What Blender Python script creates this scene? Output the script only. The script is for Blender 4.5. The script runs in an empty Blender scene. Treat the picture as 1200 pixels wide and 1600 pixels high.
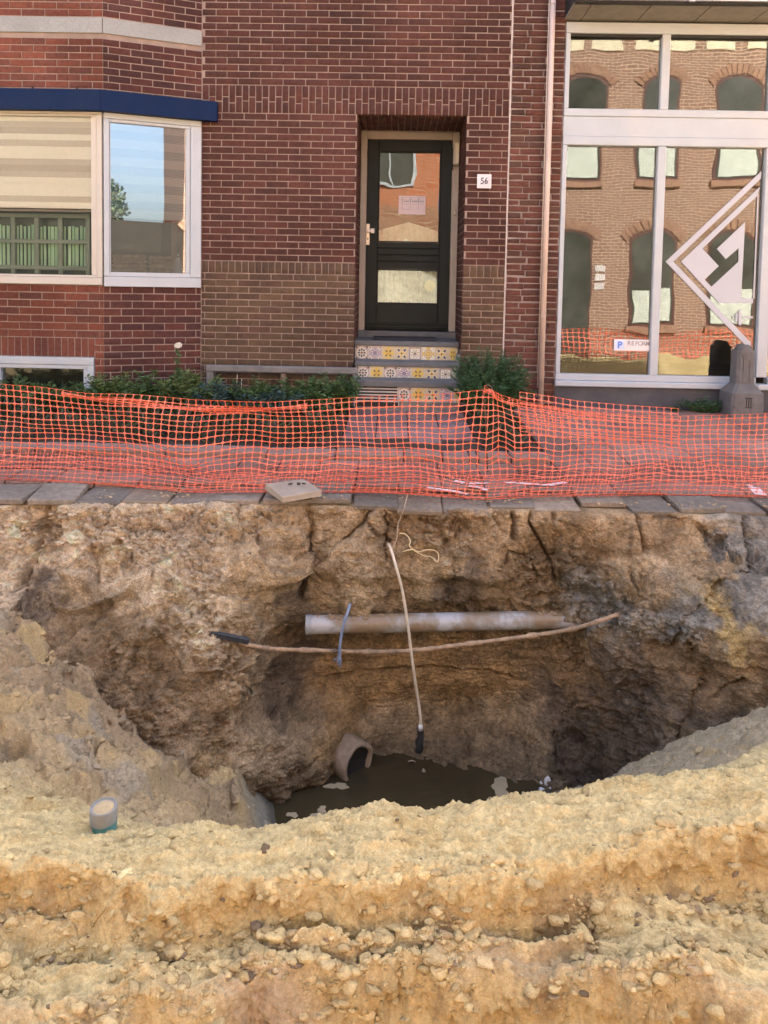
import bpy, math, random
import numpy as np
from mathutils import Matrix, Vector

random.seed(7); rng = np.random.default_rng(11)
R = math.radians
sc = bpy.context.scene
C = sc.collection

# ------------------------------------------------------------------ camera
CAM = np.array([0.0, 0.0, 1.2]); FPX = 1130.0; PCX, PCY = 600.0, 508.0
YAW, PITCH, ROLL = R(0.9), R(3.3), R(1.05)
FW = np.array([-math.sin(YAW)*math.cos(PITCH), math.cos(YAW)*math.cos(PITCH), -math.sin(PITCH)])
_R0 = np.array([math.cos(YAW), math.sin(YAW), 0.0]); _U0 = np.cross(_R0, FW)
RT = math.cos(ROLL)*_R0 + math.sin(ROLL)*_U0
UP = math.cos(ROLL)*_U0 - math.sin(ROLL)*_R0
cam_data = bpy.data.cameras.new('camera'); cam = bpy.data.objects.new('camera', cam_data); C.objects.link(cam)
cam_data.sensor_fit = 'HORIZONTAL'; cam_data.sensor_width = 36.0
cam_data.lens = FPX/1200*36; cam_data.shift_y = (PCY-800)/1200.0
cam_data.clip_start = 0.05; cam_data.clip_end = 900
cam.matrix_world = Matrix(((RT[0], UP[0], -FW[0], CAM[0]), (RT[1], UP[1], -FW[1], CAM[1]), (RT[2], UP[2], -FW[2], CAM[2]), (0, 0, 0, 1)))
sc.camera = cam

# ------------------------------------------------------------------ sky, sun, exposure
SUN_EL, SUN_AZ = R(47), R(18)          # high behind the houses, a little to the right
world = bpy.data.worlds.new('World'); sc.world = world; world.use_nodes = True
wn = world.node_tree.nodes; wl = world.node_tree.links
sky = wn.new('ShaderNodeTexSky'); sky.sky_type = 'NISHITA'; sky.sun_disc = False
sky.sun_elevation = SUN_EL; sky.sun_rotation = SUN_AZ; sky.air_density = 0.8; sky.dust_density = 6.0; sky.ozone_density = 0.0
wn['Background'].inputs['Strength'].default_value = 0.15
wl.new(sky.outputs[0], wn['Background'].inputs['Color'])
sun_d = bpy.data.lights.new('sun', 'SUN'); sun_d.energy = 5.0; sun_d.angle = R(0.5); sun_d.color = (1.0, 0.93, 0.82)
sun = bpy.data.objects.new('sun', sun_d); C.objects.link(sun)
_to = Vector((math.sin(SUN_AZ)*math.cos(SUN_EL), math.cos(SUN_AZ)*math.cos(SUN_EL), math.sin(SUN_EL)))
sun.rotation_euler = _to.to_track_quat('Z', 'Y').to_euler(); sun.location = (0, 0, 30)
sc.view_settings.view_transform = 'Standard'; sc.view_settings.look = 'None'
sc.view_settings.exposure = 2.55; sc.view_settings.gamma = 1.0; sc.view_settings.use_curve_mapping = False
sc.render.engine = 'CYCLES'
sc.cycles.max_bounces = 10; sc.cycles.transparent_max_bounces = 16; sc.cycles.use_denoising = True

# ------------------------------------------------------------------ measuring helpers (photo pixel -> point on a real plane)
def pdir(px, py): return FW + RT*(px-PCX)/FPX + UP*(PCY-py)/FPX
def aty(px, py, Y):
    v = pdir(px, py); return CAM + v*(Y/v[1])
def atz(px, py, Z):
    v = pdir(px, py); return CAM + v*((Z-CAM[2])/v[2])
GS = 0.04; WY = 7.2                     # pavement falls 4 % from the house line to the street
def ground_z(y): return -GS*(WY-y)
def atg(px, py):
    v = pdir(px, py); return CAM + v*((-GS*WY-CAM[2])/(v[2]-GS*v[1]))
def zat(py, Y, px=600): return float(aty(px, py, Y)[2])
def xat(px, Y, py=400): return float(aty(px, py, Y)[0])

# ------------------------------------------------------------------ object helpers
WLOC = {}
def setp(o, parent):
    if parent is not None:
        o.parent = parent
        o.matrix_parent_inverse = Matrix.Translation(-Vector(WLOC.get(parent.name, (0, 0, 0))))
def tag(o, label=None, cat=None, group=None, kind=None):
    if label: o['label'] = label
    if cat: o['category'] = cat
    if group: o['group'] = group
    if kind: o['kind'] = kind
    return o
def empty(name, loc, label, cat, group=None):
    o = bpy.data.objects.new(name, None); C.objects.link(o); o.location = loc; WLOC[o.name] = tuple(loc)
    o.empty_display_size = 0.1
    return tag(o, label, cat, group)
class MB:
    def __init__(s): s.v = []; s.f = []; s.m = []; s.mi = 0; s.sm = []; s.smooth = False
    def add(s, vs, fs):
        b = len(s.v); s.v.extend([tuple(map(float, p)) for p in vs])
        for f in fs: s.f.append([b+i for i in f]); s.m.append(s.mi); s.sm.append(s.smooth)
    def box(s, x0, x1, y0, y1, z0, z1, c=0.0):
        if c <= 0:
            vs = [(x, y, z) for x in (x0, x1) for y in (y0, y1) for z in (z0, z1)]
            s.add(vs, [(0, 1, 3, 2), (4, 6, 7, 5), (0, 4, 5, 1), (2, 3, 7, 6), (0, 2, 6, 4), (1, 5, 7, 3)])
        else:
            vs = []; idx = {}
            X = (x0, x1); Y = (y0, y1); Z = (z0, z1)
            for i in (0, 1):
                for j in (0, 1):
                    for k in (0, 1):
                        for a in range(3):
                            q = [X[i], Y[j], Z[k]]; sg = (1-2*i, 1-2*j, 1-2*k)
                            for b in range(3):
                                if b != a: q[b] += sg[b]*c
                            idx[i, j, k, a] = len(vs); vs.append(q)
            fs = []
            for i in (0, 1): fs.append([idx[i, 0, 0, 0], idx[i, 1, 0, 0], idx[i, 1, 1, 0], idx[i, 0, 1, 0]])
            for j in (0, 1): fs.append([idx[0, j, 0, 1], idx[1, j, 0, 1], idx[1, j, 1, 1], idx[0, j, 1, 1]])
            for k in (0, 1): fs.append([idx[0, 0, k, 2], idx[1, 0, k, 2], idx[1, 1, k, 2], idx[0, 1, k, 2]])
            for i in (0, 1):
                for j in (0, 1): fs.append([idx[i, j, 0, 0], idx[i, j, 1, 0], idx[i, j, 1, 1], idx[i, j, 0, 1]])
            for i in (0, 1):
                for k in (0, 1): fs.append([idx[i, 0, k, 0], idx[i, 1, k, 0], idx[i, 1, k, 2], idx[i, 0, k, 2]])
            for j in (0, 1):
                for k in (0, 1): fs.append([idx[0, j, k, 1], idx[1, j, k, 1], idx[1, j, k, 2], idx[0, j, k, 2]])
            for i in (0, 1):
                for j in (0, 1):
                    for k in (0, 1): fs.append([idx[i, j, k, 0], idx[i, j, k, 1], idx[i, j, k, 2]])
            s.add(vs, fs)
        return s
    def prism(s, poly, axis, a, b):
        """extrude a 2-D polygon along an axis; axis y: poly in (x, z)"""
        n = len(poly); vs = []
        for t in (a, b):
            for (p, q) in poly:
                vs.append({'y': (p, t, q), 'x': (t, p, q), 'z': (p, q, t)}[axis])
        fs = [list(range(n)), list(range(2*n-1, n-1, -1))] + [[i, (i+1) % n, n+(i+1) % n, n+i] for i in range(n)]
        s.add(vs, fs); return s
    def tube(s, path, rad, n=10, cap=True, inner=None):
        P = [Vector(p) for p in path]; m = len(P)
        rr = rad if hasattr(rad, '__len__') else [rad]*m
        vs = []; prev = None
        for i in range(m):
            t = (P[min(i+1, m-1)]-P[max(i-1, 0)]).normalized()
            if prev is None:
                a = Vector((0, 0, 1)) if abs(t.z) < 0.9 else Vector((1, 0, 0))
                u = t.cross(a).normalized()
            else: u = (prev-t*prev.dot(t)).normalized()
            w = t.cross(u); prev = u
            for k in range(n):
                an = 2*math.pi*k/n; vs.append(P[i]+(u*math.cos(an)+w*math.sin(an))*rr[i])
        fs = [[i*n+k, i*n+(k+1) % n, (i+1)*n+(k+1) % n, (i+1)*n+k] for i in range(m-1) for k in range(n)]
        if cap: fs += [list(range(n-1, -1, -1)), [(m-1)*n+k for k in range(n)]]
        s.smooth = True; s.add(vs, fs); s.smooth = False; return s
    def lathe(s, prof, cx, cy, n=24):
        vs = [(cx+r*math.cos(2*math.pi*k/n), cy+r*math.sin(2*math.pi*k/n), z) for (r, z) in prof for k in range(n)]
        m = len(prof)
        s.add(vs, [[i*n+k, i*n+(k+1) % n, (i+1)*n+(k+1) % n, (i+1)*n+k] for i in range(m-1) for k in range(n)]); return s
    def xf(s, M):
        s.v = [tuple(M @ Vector(p)) for p in s.v]; return s
    def build(s, name, mats, parent=None, origin=None):
        me = bpy.data.meshes.new(name)
        if parent is None and origin is None and s.v:
            A = np.array(s.v); origin = ((A[:, 0].min()+A[:, 0].max())/2, (A[:, 1].min()+A[:, 1].max())/2, A[:, 2].min())
        o0 = origin if (parent is None and origin is not None) else (0, 0, 0)
        me.from_pydata([(x-o0[0], y-o0[1], z-o0[2]) for (x, y, z) in s.v], [], s.f)
        if not isinstance(mats, (list, tuple)): mats = [mats]
        for m in mats: me.materials.append(m)
        me.polygons.foreach_set('material_index', s.m)
        me.polygons.foreach_set('use_smooth', s.sm)
        import bmesh as _b
        bm = _b.new(); bm.from_mesh(me); _b.ops.recalc_face_normals(bm, faces=bm.faces); bm.to_mesh(me); bm.free()
        me.update()
        o = bpy.data.objects.new(name, me); C.objects.link(o); o.location = o0; WLOC[o.name] = tuple(o0)
        setp(o, parent); return o
def npmesh(name, V, Fq, mat, parent=None, smooth=False, col=None):
    """mesh from numpy arrays: V (n,3), Fq (m,k) with k = 3 or 4"""
    me = bpy.data.meshes.new(name)
    k = Fq.shape[1]
    me.vertices.add(len(V)); me.vertices.foreach_set('co', np.ascontiguousarray(V, np.float32).ravel())
    me.loops.add(Fq.size); me.loops.foreach_set('vertex_index', np.ascontiguousarray(Fq, np.int32).ravel())
    me.polygons.add(len(Fq)); me.polygons.foreach_set('loop_start', np.arange(0, Fq.size, k, dtype=np.int32))
    try: me.polygons.foreach_set('loop_total', np.full(len(Fq), k, np.int32))
    except Exception: pass
    if smooth: me.polygons.foreach_set('use_smooth', np.ones(len(Fq), bool))
    me.update(calc_edges=True)
    if col is not None:
        a = me.color_attributes.new('Col', 'FLOAT_COLOR', 'POINT')
        c4 = np.ones((len(V), 4), np.float32); c4[:, :3] = col; a.data.foreach_set('color', c4.ravel())
    me.materials.append(mat)
    o = bpy.data.objects.new(name, me); C.objects.link(o); WLOC[o.name] = (0, 0, 0); setp(o, parent); return o

# ------------------------------------------------------------------ noise (numpy)
_perm = rng.permutation(256); _perm = np.concatenate([_perm]*3)
_g3 = rng.normal(size=(256, 3)); _g3 /= np.linalg.norm(_g3, axis=1)[:, None]
_ga = np.linspace(0, 2*np.pi, 256, endpoint=False); _gx = np.cos(_ga).astype(np.float32); _gy = np.sin(_ga).astype(np.float32)
_p32 = _perm.astype(np.int32)
def perlin(x, y, z):
    """gradient noise on (x, y); z only picks the layer"""
    seed = int(np.asarray(z).flat[0]*37.0+1000)
    x = np.asarray(x, np.float32); y = np.asarray(y, np.float32)
    xf = np.floor(x); yf = np.floor(y); xi = xf.astype(np.int32); yi = yf.astype(np.int32); xf = x-xf; yf = y-yf
    u = xf*xf*xf*(xf*(xf*6-15)+10); v = yf*yf*yf*(yf*(yf*6-15)+10)
    yi = yi+seed*13; xi = xi+seed*7
    pa = _p32[xi & 255]; pb = _p32[(xi+1) & 255]; y0 = yi & 255; y1 = (yi+1) & 255
    h = _p32[pa+y0]; a = _gx[h]*xf+_gy[h]*yf
    h = _p32[pb+y0]; b = _gx[h]*(xf-1)+_gy[h]*yf
    h = _p32[pa+y1]; c = _gx[h]*xf+_gy[h]*(yf-1)
    h = _p32[pb+y1]; d = _gx[h]*(xf-1)+_gy[h]*(yf-1)
    a = a+(b-a)*u; c = c+(d-c)*u
    return a+(c-a)*v
_g3f = _g3.astype(np.float32)
def perlin3(x, y, z):
    x = np.asarray(x, np.float32); y = np.asarray(y, np.float32); z = np.asarray(z, np.float32)
    xf, yf, zf = np.floor(x), np.floor(y), np.floor(z); xi, yi, zi = xf.astype(np.int32), yf.astype(np.int32), zf.astype(np.int32); xf, yf, zf = x-xf, y-yf, z-zf
    u = xf*xf*xf*(xf*(xf*6-15)+10); v = yf*yf*yf*(yf*(yf*6-15)+10); w = zf*zf*zf*(zf*(zf*6-15)+10)
    out = 0
    for i in (0, 1):
        a = _p32[(xi+i) & 255]; wx = u if i else 1-u
        for j in (0, 1):
            b = _p32[(a+yi+j) & 255]; wxy = wx*(v if j else 1-v)
            for k in (0, 1):
                h = _p32[(b+zi+k) & 255]; out = out+(_g3f[h, 0]*(xf-i)+_g3f[h, 1]*(yf-j)+_g3f[h, 2]*(zf-k))*wxy*(w if k else 1-w)
    return out
def fbm3(P, f, octv=3, gain=0.5, off=0.0, mode=0):
    s = 0; a = 1.0
    for o in range(octv):
        n = perlin3(P[0]*f+off+o*3.7, P[1]*f-off, P[2]*f+o*9.1); s = s+a*(n if mode == 0 else np.abs(n)*2-0.35); f *= 2.05; a *= gain
    return s
def fbm(x, y, z, octv=4, gain=0.5, lac=2.03):
    a = 1.0; s = 0
    for o in range(octv):
        s = s+a*perlin(x+o*17.1, y-o*9.7, np.asarray(z).flat[0]+o*5.3); x, y = x*lac, y*lac; a *= gain
    return s
def ridge(x, y, z, octv=4, gain=0.55):
    a = 1.0; s = 0
    for o in range(octv):
        s = s+a*(1-2*np.abs(perlin(x+o*7.7, y+o*3.1, np.asarray(z).flat[0]+o*11.9))); x, y = x*2.07, y*2.07; a *= gain
    return s
def worley2(x, y, seed=0, tilt=False):
    """2-D cellular noise: F1, F2 and a random value of the nearest cell"""
    xi = np.floor(x).astype(np.int64); yi = np.floor(y).astype(np.int64)
    f1 = np.full(x.shape, 9.0); f2 = np.full(x.shape, 9.0); idv = np.zeros(x.shape); tl = np.zeros(x.shape)
    for i in (-1, 0, 1):
        for j in (-1, 0, 1):
            h = _perm[(_perm[(xi+i+seed) & 255]+yi+j) & 255]
            px = xi+i+(h*0.61803) % 1; py = yi+j+(h*0.7548) % 1
            d = np.hypot(px-x, py-y); r = (h*0.3819) % 1
            n = d < f1
            f2 = np.where(n, f1, np.minimum(f2, d)); idv = np.where(n, r, idv); f1 = np.where(n, d, f1)
            if tilt: tl = np.where(n, (px-x)*((h*0.137) % 1-0.5)+(py-y)*((h*0.719) % 1-0.5), tl)
    return (f1, f2, idv, tl) if tilt else (f1, f2, idv)
def sstep(a, b, x):
    t = np.clip((x-a)/(b-a), 0, 1); return t*t*(3-2*t)
def lin(x, pts):
    p = sorted(pts); return np.interp(x, [a for a, _ in p], [b for _, b in p])

# ------------------------------------------------------------------ materials
def nodes(name):
    m = bpy.data.materials.new(name); m.use_nodes = True
    return m, m.node_tree.nodes, m.node_tree.links, m.node_tree.nodes['Principled BSDF']
def N(nd, t, **kw):
    n = nd.new(t)
    for k, v in kw.items():
        if k.startswith('i_'): n.inputs[k[2:].replace('_', ' ')].default_value = v
        else: setattr(n, k, v)
    return n
def ramp(nd, pts):
    r = nd.new('ShaderNodeValToRGB'); e = r.color_ramp.elements
    e[0].position, e[0].color = pts[0][0], (*pts[0][1], 1)
    e[1].position, e[1].color = pts[-1][0], (*pts[-1][1], 1)
    for p, c in pts[1:-1]:
        q = e.new(p); q.color = (*c, 1)
    return r
def M(name, col, rough=0.6, var=0.12, scale=6.0, bump=0.0, bscale=60.0, metal=0.0, spec=0.5, dirt=None, dscale=2.0, damt=0.5):
    """painted / stone / metal surface: base colour, blotchy variation, optional dirt, fine bump"""
    m, nd, lk, b = nodes(name)
    b.inputs['Roughness'].default_value = rough; b.inputs['Metallic'].default_value = metal
    b.inputs['Specular IOR Level'].default_value = spec
    tc = nd.new('ShaderNodeNewGeometry')
    nz = N(nd, 'ShaderNodeTexNoise', i_Scale=scale, i_Detail=6.0, i_Roughness=0.6)
    lk.new(tc.outputs['Position'], nz.inputs['Vector'])
    c = col
    r = ramp(nd, [(0.3, tuple(x*(1-var) for x in c)), (0.7, tuple(min(1, x*(1+var)) for x in c))])
    lk.new(nz.outputs[0], r.inputs[0]); out = r.outputs[0]
    if dirt:
        n2 = N(nd, 'ShaderNodeTexNoise', i_Scale=dscale, i_Detail=8.0, i_Roughness=0.65)
        lk.new(tc.outputs['Position'], n2.inputs['Vector'])
        mr = N(nd, 'ShaderNodeMapRange'); mr.inputs[1].default_value = 0.48; mr.inputs[2].default_value = 0.72; mr.inputs[4].default_value = damt
        lk.new(n2.outputs[0], mr.inputs[0])
        mx = N(nd, 'ShaderNodeMixRGB'); mx.inputs[2].default_value = (*dirt, 1)
        lk.new(mr.outputs[0], mx.inputs[0]); lk.new(out, mx.inputs[1]); out = mx.outputs[0]
    lk.new(out, b.inputs['Base Color'])
    if bump > 0:
        n3 = N(nd, 'ShaderNodeTexNoise', i_Scale=bscale, i_Detail=5.0)
        lk.new(tc.outputs['Position'], n3.inputs['Vector'])
        bp = N(nd, 'ShaderNodeBump', i_Strength=bump, i_Distance=0.01)
        lk.new(n3.outputs[0], bp.inputs['Height']); lk.new(bp.outputs[0], b.inputs['Normal'])
    return m
def brick_mat(name, cols, rough=0.85, bump=0.5):
    """fired brick: each piece gets its own tone (per object and per loose piece), with mottling and pits"""
    m, nd, lk, b = nodes(name); b.inputs['Roughness'].default_value = rough; b.inputs['Specular IOR Level'].default_value = 0.25
    oi = nd.new('ShaderNodeObjectInfo'); g = nd.new('ShaderNodeNewGeometry')
    ad = N(nd, 'ShaderNodeMath', operation='ADD'); fr = N(nd, 'ShaderNodeMath', operation='FRACT')
    lk.new(oi.outputs['Random'], ad.inputs[0]); lk.new(g.outputs['Random Per Island'], ad.inputs[1]); lk.new(ad.outputs[0], fr.inputs[0])
    r = ramp(nd, [(i/(len(cols)-1), c) for i, c in enumerate(cols)]); lk.new(fr.outputs[0], r.inputs[0])
    nz = N(nd, 'ShaderNodeTexNoise', i_Scale=28.0, i_Detail=7.0, i_Roughness=0.65); lk.new(g.outputs['Position'], nz.inputs['Vector'])
    mr = N(nd, 'ShaderNodeMapRange'); mr.inputs[1].default_value = 0.3; mr.inputs[2].default_value = 0.7; mr.inputs[3].default_value = 0.72; mr.inputs[4].default_value = 1.28
    lk.new(nz.outputs[0], mr.inputs[0])
    mx = N(nd, 'ShaderNodeMixRGB', blend_type='MULTIPLY'); mx.inputs[0].default_value = 1
    lk.new(r.outputs[0], mx.inputs[1]); lk.new(mr.outputs[0], mx.inputs[2])
    n4 = N(nd, 'ShaderNodeTexNoise', i_Scale=1.3, i_Detail=5.0); lk.new(g.outputs['Position'], n4.inputs['Vector'])
    m4 = N(nd, 'ShaderNodeMapRange'); m4.inputs[1].default_value = 0.35; m4.inputs[2].default_value = 0.65; m4.inputs[3].default_value = 0.72; m4.inputs[4].default_value = 1.2
    lk.new(n4.outputs[0], m4.inputs[0])
    mx2 = N(nd, 'ShaderNodeMixRGB', blend_type='MULTIPLY'); mx2.inputs[0].default_value = 1
    lk.new(mx.outputs[0], mx2.inputs[1]); lk.new(m4.outputs[0], mx2.inputs[2])
    lk.new(mx2.outputs[0], b.inputs['Base Color'])
    n3 = N(nd, 'ShaderNodeTexNoise', i_Scale=120.0, i_Detail=4.0); lk.new(g.outputs['Position'], n3.inputs['Vector'])
    bp = N(nd, 'ShaderNodeBump', i_Strength=bump, i_Distance=0.006); lk.new(n3.outputs[0], bp.inputs['Height']); lk.new(bp.outputs[0], b.inputs['Normal'])
    return m
def brick_texture(name, c1, c2, mortar, w=0.24, h=0.075):
    """walls too far off to tell the bricks apart"""
    m, nd, lk, b = nodes(name); b.inputs['Roughness'].default_value = 0.9; b.inputs['Specular IOR Level'].default_value = 0.2
    g = nd.new('ShaderNodeNewGeometry'); sp = nd.new('ShaderNodeSeparateXYZ'); cb = nd.new('ShaderNodeCombineXYZ')
    ad = N(nd, 'ShaderNodeMath', operation='ADD')
    lk.new(g.outputs['Position'], sp.inputs[0]); lk.new(sp.outputs[0], ad.inputs[0]); lk.new(sp.outputs[1], ad.inputs[1])
    lk.new(ad.outputs[0], cb.inputs[0]); lk.new(sp.outputs[2], cb.inputs[1])
    t = N(nd, 'ShaderNodeTexBrick', i_Scale=1.0); t.inputs['Color1'].default_value = (*c1, 1); t.inputs['Color2'].default_value = (*c2, 1); t.inputs['Mortar'].default_value = (*mortar, 1)
    t.inputs['Brick Width'].default_value = w; t.inputs['Row Height'].default_value = h; t.inputs['Mortar Size'].default_value = 0.009
    lk.new(cb.outputs[0], t.inputs['Vector']); lk.new(t.outputs[0], b.inputs['Base Color'])
    return m
def glass_mat(name, ior=1.55, tint=(0.86, 0.9, 0.88), wave=0.0, wscale=3.0):
    m, nd, lk, b = nodes(name); nd.remove(b); out = nd['Material Output']
    tr = nd.new('ShaderNodeBsdfTransparent'); tr.inputs[0].default_value = (*tint, 1)
    gl = nd.new('ShaderNodeBsdfGlossy'); gl.inputs['Roughness'].default_value = 0.0; gl.inputs['Color'].default_value = (1, 1, 1, 1)
    fr = nd.new('ShaderNodeFresnel'); fr.inputs[0].default_value = ior
    mx = nd.new('ShaderNodeMixShader')
    lk.new(fr.outputs[0], mx.inputs[0]); lk.new(tr.outputs[0], mx.inputs[1]); lk.new(gl.outputs[0], mx.inputs[2]); lk.new(mx.outputs[0], out.inputs[0])
    if wave > 0:
        g = nd.new('ShaderNodeNewGeometry'); nz = N(nd, 'ShaderNodeTexNoise', i_Scale=wscale, i_Detail=1.0); lk.new(g.outputs['Position'], nz.inputs['Vector'])
        bp = N(nd, 'ShaderNodeBump', i_Strength=1.0, i_Distance=wave); lk.new(nz.outputs[0], bp.inputs['Height'])
        lk.new(bp.outputs[0], gl.inputs['Normal'])
    return m
def earth_mat(name, rough=0.95, b1=0.5, s1=90.0, s2=320.0, mot=1.0):
    """soil: class colour from the mesh, broken up by two sizes of mottling and single darker and paler grains"""
    m, nd, lk, b = nodes(name); b.inputs['Roughness'].default_value = rough; b.inputs['Specular IOR Level'].default_value = 0.12
    a = N(nd, 'ShaderNodeVertexColor', layer_name='Col'); g = nd.new('ShaderNodeNewGeometry')
    def noise(sc_, det, lo, hi, r=0.7):
        nz = N(nd, 'ShaderNodeTexNoise', i_Scale=sc_, i_Detail=det, i_Roughness=r); lk.new(g.outputs['Position'], nz.inputs['Vector'])
        mr = N(nd, 'ShaderNodeMapRange'); mr.inputs[1].default_value = 0.34; mr.inputs[2].default_value = 0.66; mr.inputs[3].default_value = lo; mr.inputs[4].default_value = hi
        lk.new(nz.outputs[0], mr.inputs[0]); return nz, mr
    n1, m1 = noise(s1*0.7, 8.0, 1-0.40*mot, 1+0.36*mot, 0.75); n2, m2 = noise(s2*0.8, 4.0, 1-0.28*mot, 1+0.28*mot)
    vo = N(nd, 'ShaderNodeTexVoronoi', i_Scale=s1*1.1); lk.new(g.outputs['Position'], vo.inputs['Vector'])
    mv = N(nd, 'ShaderNodeMapRange'); mv.inputs[1].default_value = 0.0; mv.inputs[2].default_value = 0.45; mv.inputs[3].default_value = 1+0.18*mot; mv.inputs[4].default_value = 1-0.08*mot; lk.new(vo.outputs['Distance'], mv.inputs[0])
    out = a.outputs[0]
    for q in (m1, m2, mv):
        mx = N(nd, 'ShaderNodeMixRGB', blend_type='MULTIPLY'); mx.inputs[0].default_value = 1; lk.new(out, mx.inputs[1]); lk.new(q.outputs[0], mx.inputs[2]); out = mx.outputs[0]
    lk.new(out, b.inputs['Base Color'])
    ad = N(nd, 'ShaderNodeMath', operation='ADD'); lk.new(n1.outputs[0], ad.inputs[0]); lk.new(n2.outputs[0], ad.inputs[1])
    sb = N(nd, 'ShaderNodeMath', operation='SUBTRACT'); lk.new(ad.outputs[0], sb.inputs[0]); lk.new(vo.outputs['Distance'], sb.inputs[1])
    bp = N(nd, 'ShaderNodeBump', i_Strength=b1, i_Distance=0.014); lk.new(sb.outputs[0], bp.inputs['Height']); lk.new(bp.outputs[0], b.inputs['Normal'])
    return m
def leaf_mat(name, c1, c2):
    m, nd, lk, b = nodes(name); b.inputs['Roughness'].default_value = 0.55
    g = nd.new('ShaderNodeNewGeometry'); r = ramp(nd, [(0.0, c1), (1.0, c2)]); lk.new(g.outputs['Random Per Island'], r.inputs[0])
    lk.new(r.outputs[0], b.inputs['Base Color'])
    return m

MAT = {}
MAT['mortar'] = M('mortar', (0.30, 0.225, 0.185), 0.95, 0.22, 5, 0.5, 150)
MAT['mortar_old'] = M('mortar_old', (0.30, 0.245, 0.22), 0.95, 0.2, 9, 0.6, 120)
MAT['brick_wall'] = brick_mat('brick_wall', [(0.0676, 0.0288, 0.0224), (0.0818, 0.0320, 0.0235), (0.0747, 0.0294, 0.0241), (0.0960, 0.0357, 0.0257), (0.0604, 0.0268, 0.0224)])
MAT['brick_olive'] = brick_mat('brick_olive', [(0.0963, 0.0606, 0.0366), (0.1131, 0.0711, 0.0422), (0.0838, 0.0534, 0.0366), (0.1047, 0.0566, 0.0387)])
MAT['brick_red'] = brick_mat('brick_red', [(0.1474, 0.0468, 0.0300), (0.1735, 0.0562, 0.0339), (0.1344, 0.0451, 0.0306), (0.1128, 0.0429, 0.0312)])
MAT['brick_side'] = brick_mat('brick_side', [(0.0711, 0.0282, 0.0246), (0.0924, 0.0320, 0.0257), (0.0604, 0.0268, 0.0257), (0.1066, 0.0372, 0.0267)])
MAT['brick_pier'] = brick_mat('brick_pier', [(0.1214, 0.0468, 0.0339), (0.0954, 0.0406, 0.0312), (0.1388, 0.0514, 0.0358), (0.0824, 0.0451, 0.0339), (0.1128, 0.0429, 0.0326)], bump=0.9)
MAT['stone_band'] = M('stone_band', (0.30, 0.30, 0.29), 0.9, 0.15, 70, 0.3, 200, dirt=(0.2, 0.2, 0.19))
MAT['blue_paint'] = M('blue_paint', (0.004, 0.016, 0.060), 0.55, 0.06, 4, 0.04, 60, spec=0.12, dirt=(0.02, 0.03, 0.05), dscale=3, damt=0.3)
MAT['cream_paint'] = M('cream_paint', (0.50, 0.46, 0.40), 0.4, 0.05, 4, dirt=(0.5, 0.44, 0.36), dscale=5, damt=0.35)
MAT['white_paint'] = M('white_paint', (0.42, 0.46, 0.50), 0.4, 0.04, 4, dirt=(0.55, 0.5, 0.48), dscale=3, damt=0.3)
MAT['taupe_paint'] = M('taupe_paint', (0.33, 0.285, 0.235), 0.5, 0.08, 5, dirt=(0.3, 0.26, 0.2), dscale=6, damt=0.4)
MAT['door_paint'] = M('door_paint', (0.012, 0.017, 0.0145), 0.5, 0.15, 8, 0.06, 40, dirt=(0.022, 0.025, 0.021), dscale=3, damt=0.5, spec=0.2)
MAT['groove'] = M('groove', (0.012, 0.012, 0.012), 0.7)
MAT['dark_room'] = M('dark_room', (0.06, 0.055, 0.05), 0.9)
MAT['bluestone'] = M('bluestone', (0.11, 0.11, 0.112), 0.7, 0.18, 12, 0.2, 120, dirt=(0.17, 0.16, 0.14), dscale=5, damt=0.6)
MAT['glass'] = glass_mat('glass', 1.65, wave=0.0014, wscale=2.2)
MAT['door_glass'] = glass_mat('door_glass', 1.7, wave=0.0018, wscale=3.0)
MAT['bay_glass'] = glass_mat('bay_glass', 1.38, tint=(0.92, 0.94, 0.93), wave=0.0006, wscale=1.5)
MAT['side_glass'] = glass_mat('side_glass', 2.7, tint=(0.88, 0.92, 0.93), wave=0.0008, wscale=1.5)
MAT['plinth'] = M('plinth', (0.07, 0.07, 0.082), 0.8, 0.12, 5, 0.2, 90, dirt=(0.11, 0.105, 0.10), dscale=2.5, damt=0.6)
MAT['soffit'] = M('soffit', (0.20, 0.185, 0.165), 0.85, 0.12, 10, 0.15, 60)
MAT['steel'] = M('steel', (0.45, 0.46, 0.48), 0.35, 0.1, 8, metal=0.8)
MAT['rust'] = M('rust', (0.13, 0.085, 0.06), 0.8, 0.3, 40, 0.4, 150)
MAT['pipe_pink'] = M('pipe_pink', (0.60, 0.47, 0.40), 0.5, 0.08, 5, dirt=(0.4, 0.32, 0.28), dscale=6, damt=0.5)
MAT['concrete'] = M('concrete', (0.21, 0.195, 0.18), 0.9, 0.2, 14, 0.4, 140, dirt=(0.12, 0.11, 0.10), dscale=6, damt=0.6)
MAT['grey_wood'] = M('grey_wood', (0.19, 0.175, 0.16), 0.85, 0.2, 12, 0.4, 80)
MAT['brown_wood'] = M('brown_wood', (0.20, 0.13, 0.085), 0.85, 0.25, 15, 0.4, 60)
MAT['black'] = M('black', (0.015, 0.015, 0.016), 0.6)
MAT['white_plate'] = M('white_plate', (0.72, 0.68, 0.70), 0.3, 0.04, 6)
MAT['ink'] = M('ink', (0.03, 0.035, 0.05), 0.5)
MAT['ink_grey'] = M('ink_grey', (0.30, 0.30, 0.34), 0.5)
MAT['sign_blue'] = M('sign_blue', (0.10, 0.22, 0.62), 0.4)
MAT['sign_pale'] = M('sign_pale', (0.55, 0.64, 0.82), 0.4)
MAT['vinyl'] = M('vinyl', (0.45, 0.47, 0.52), 0.55, 0.03, 3)
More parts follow.
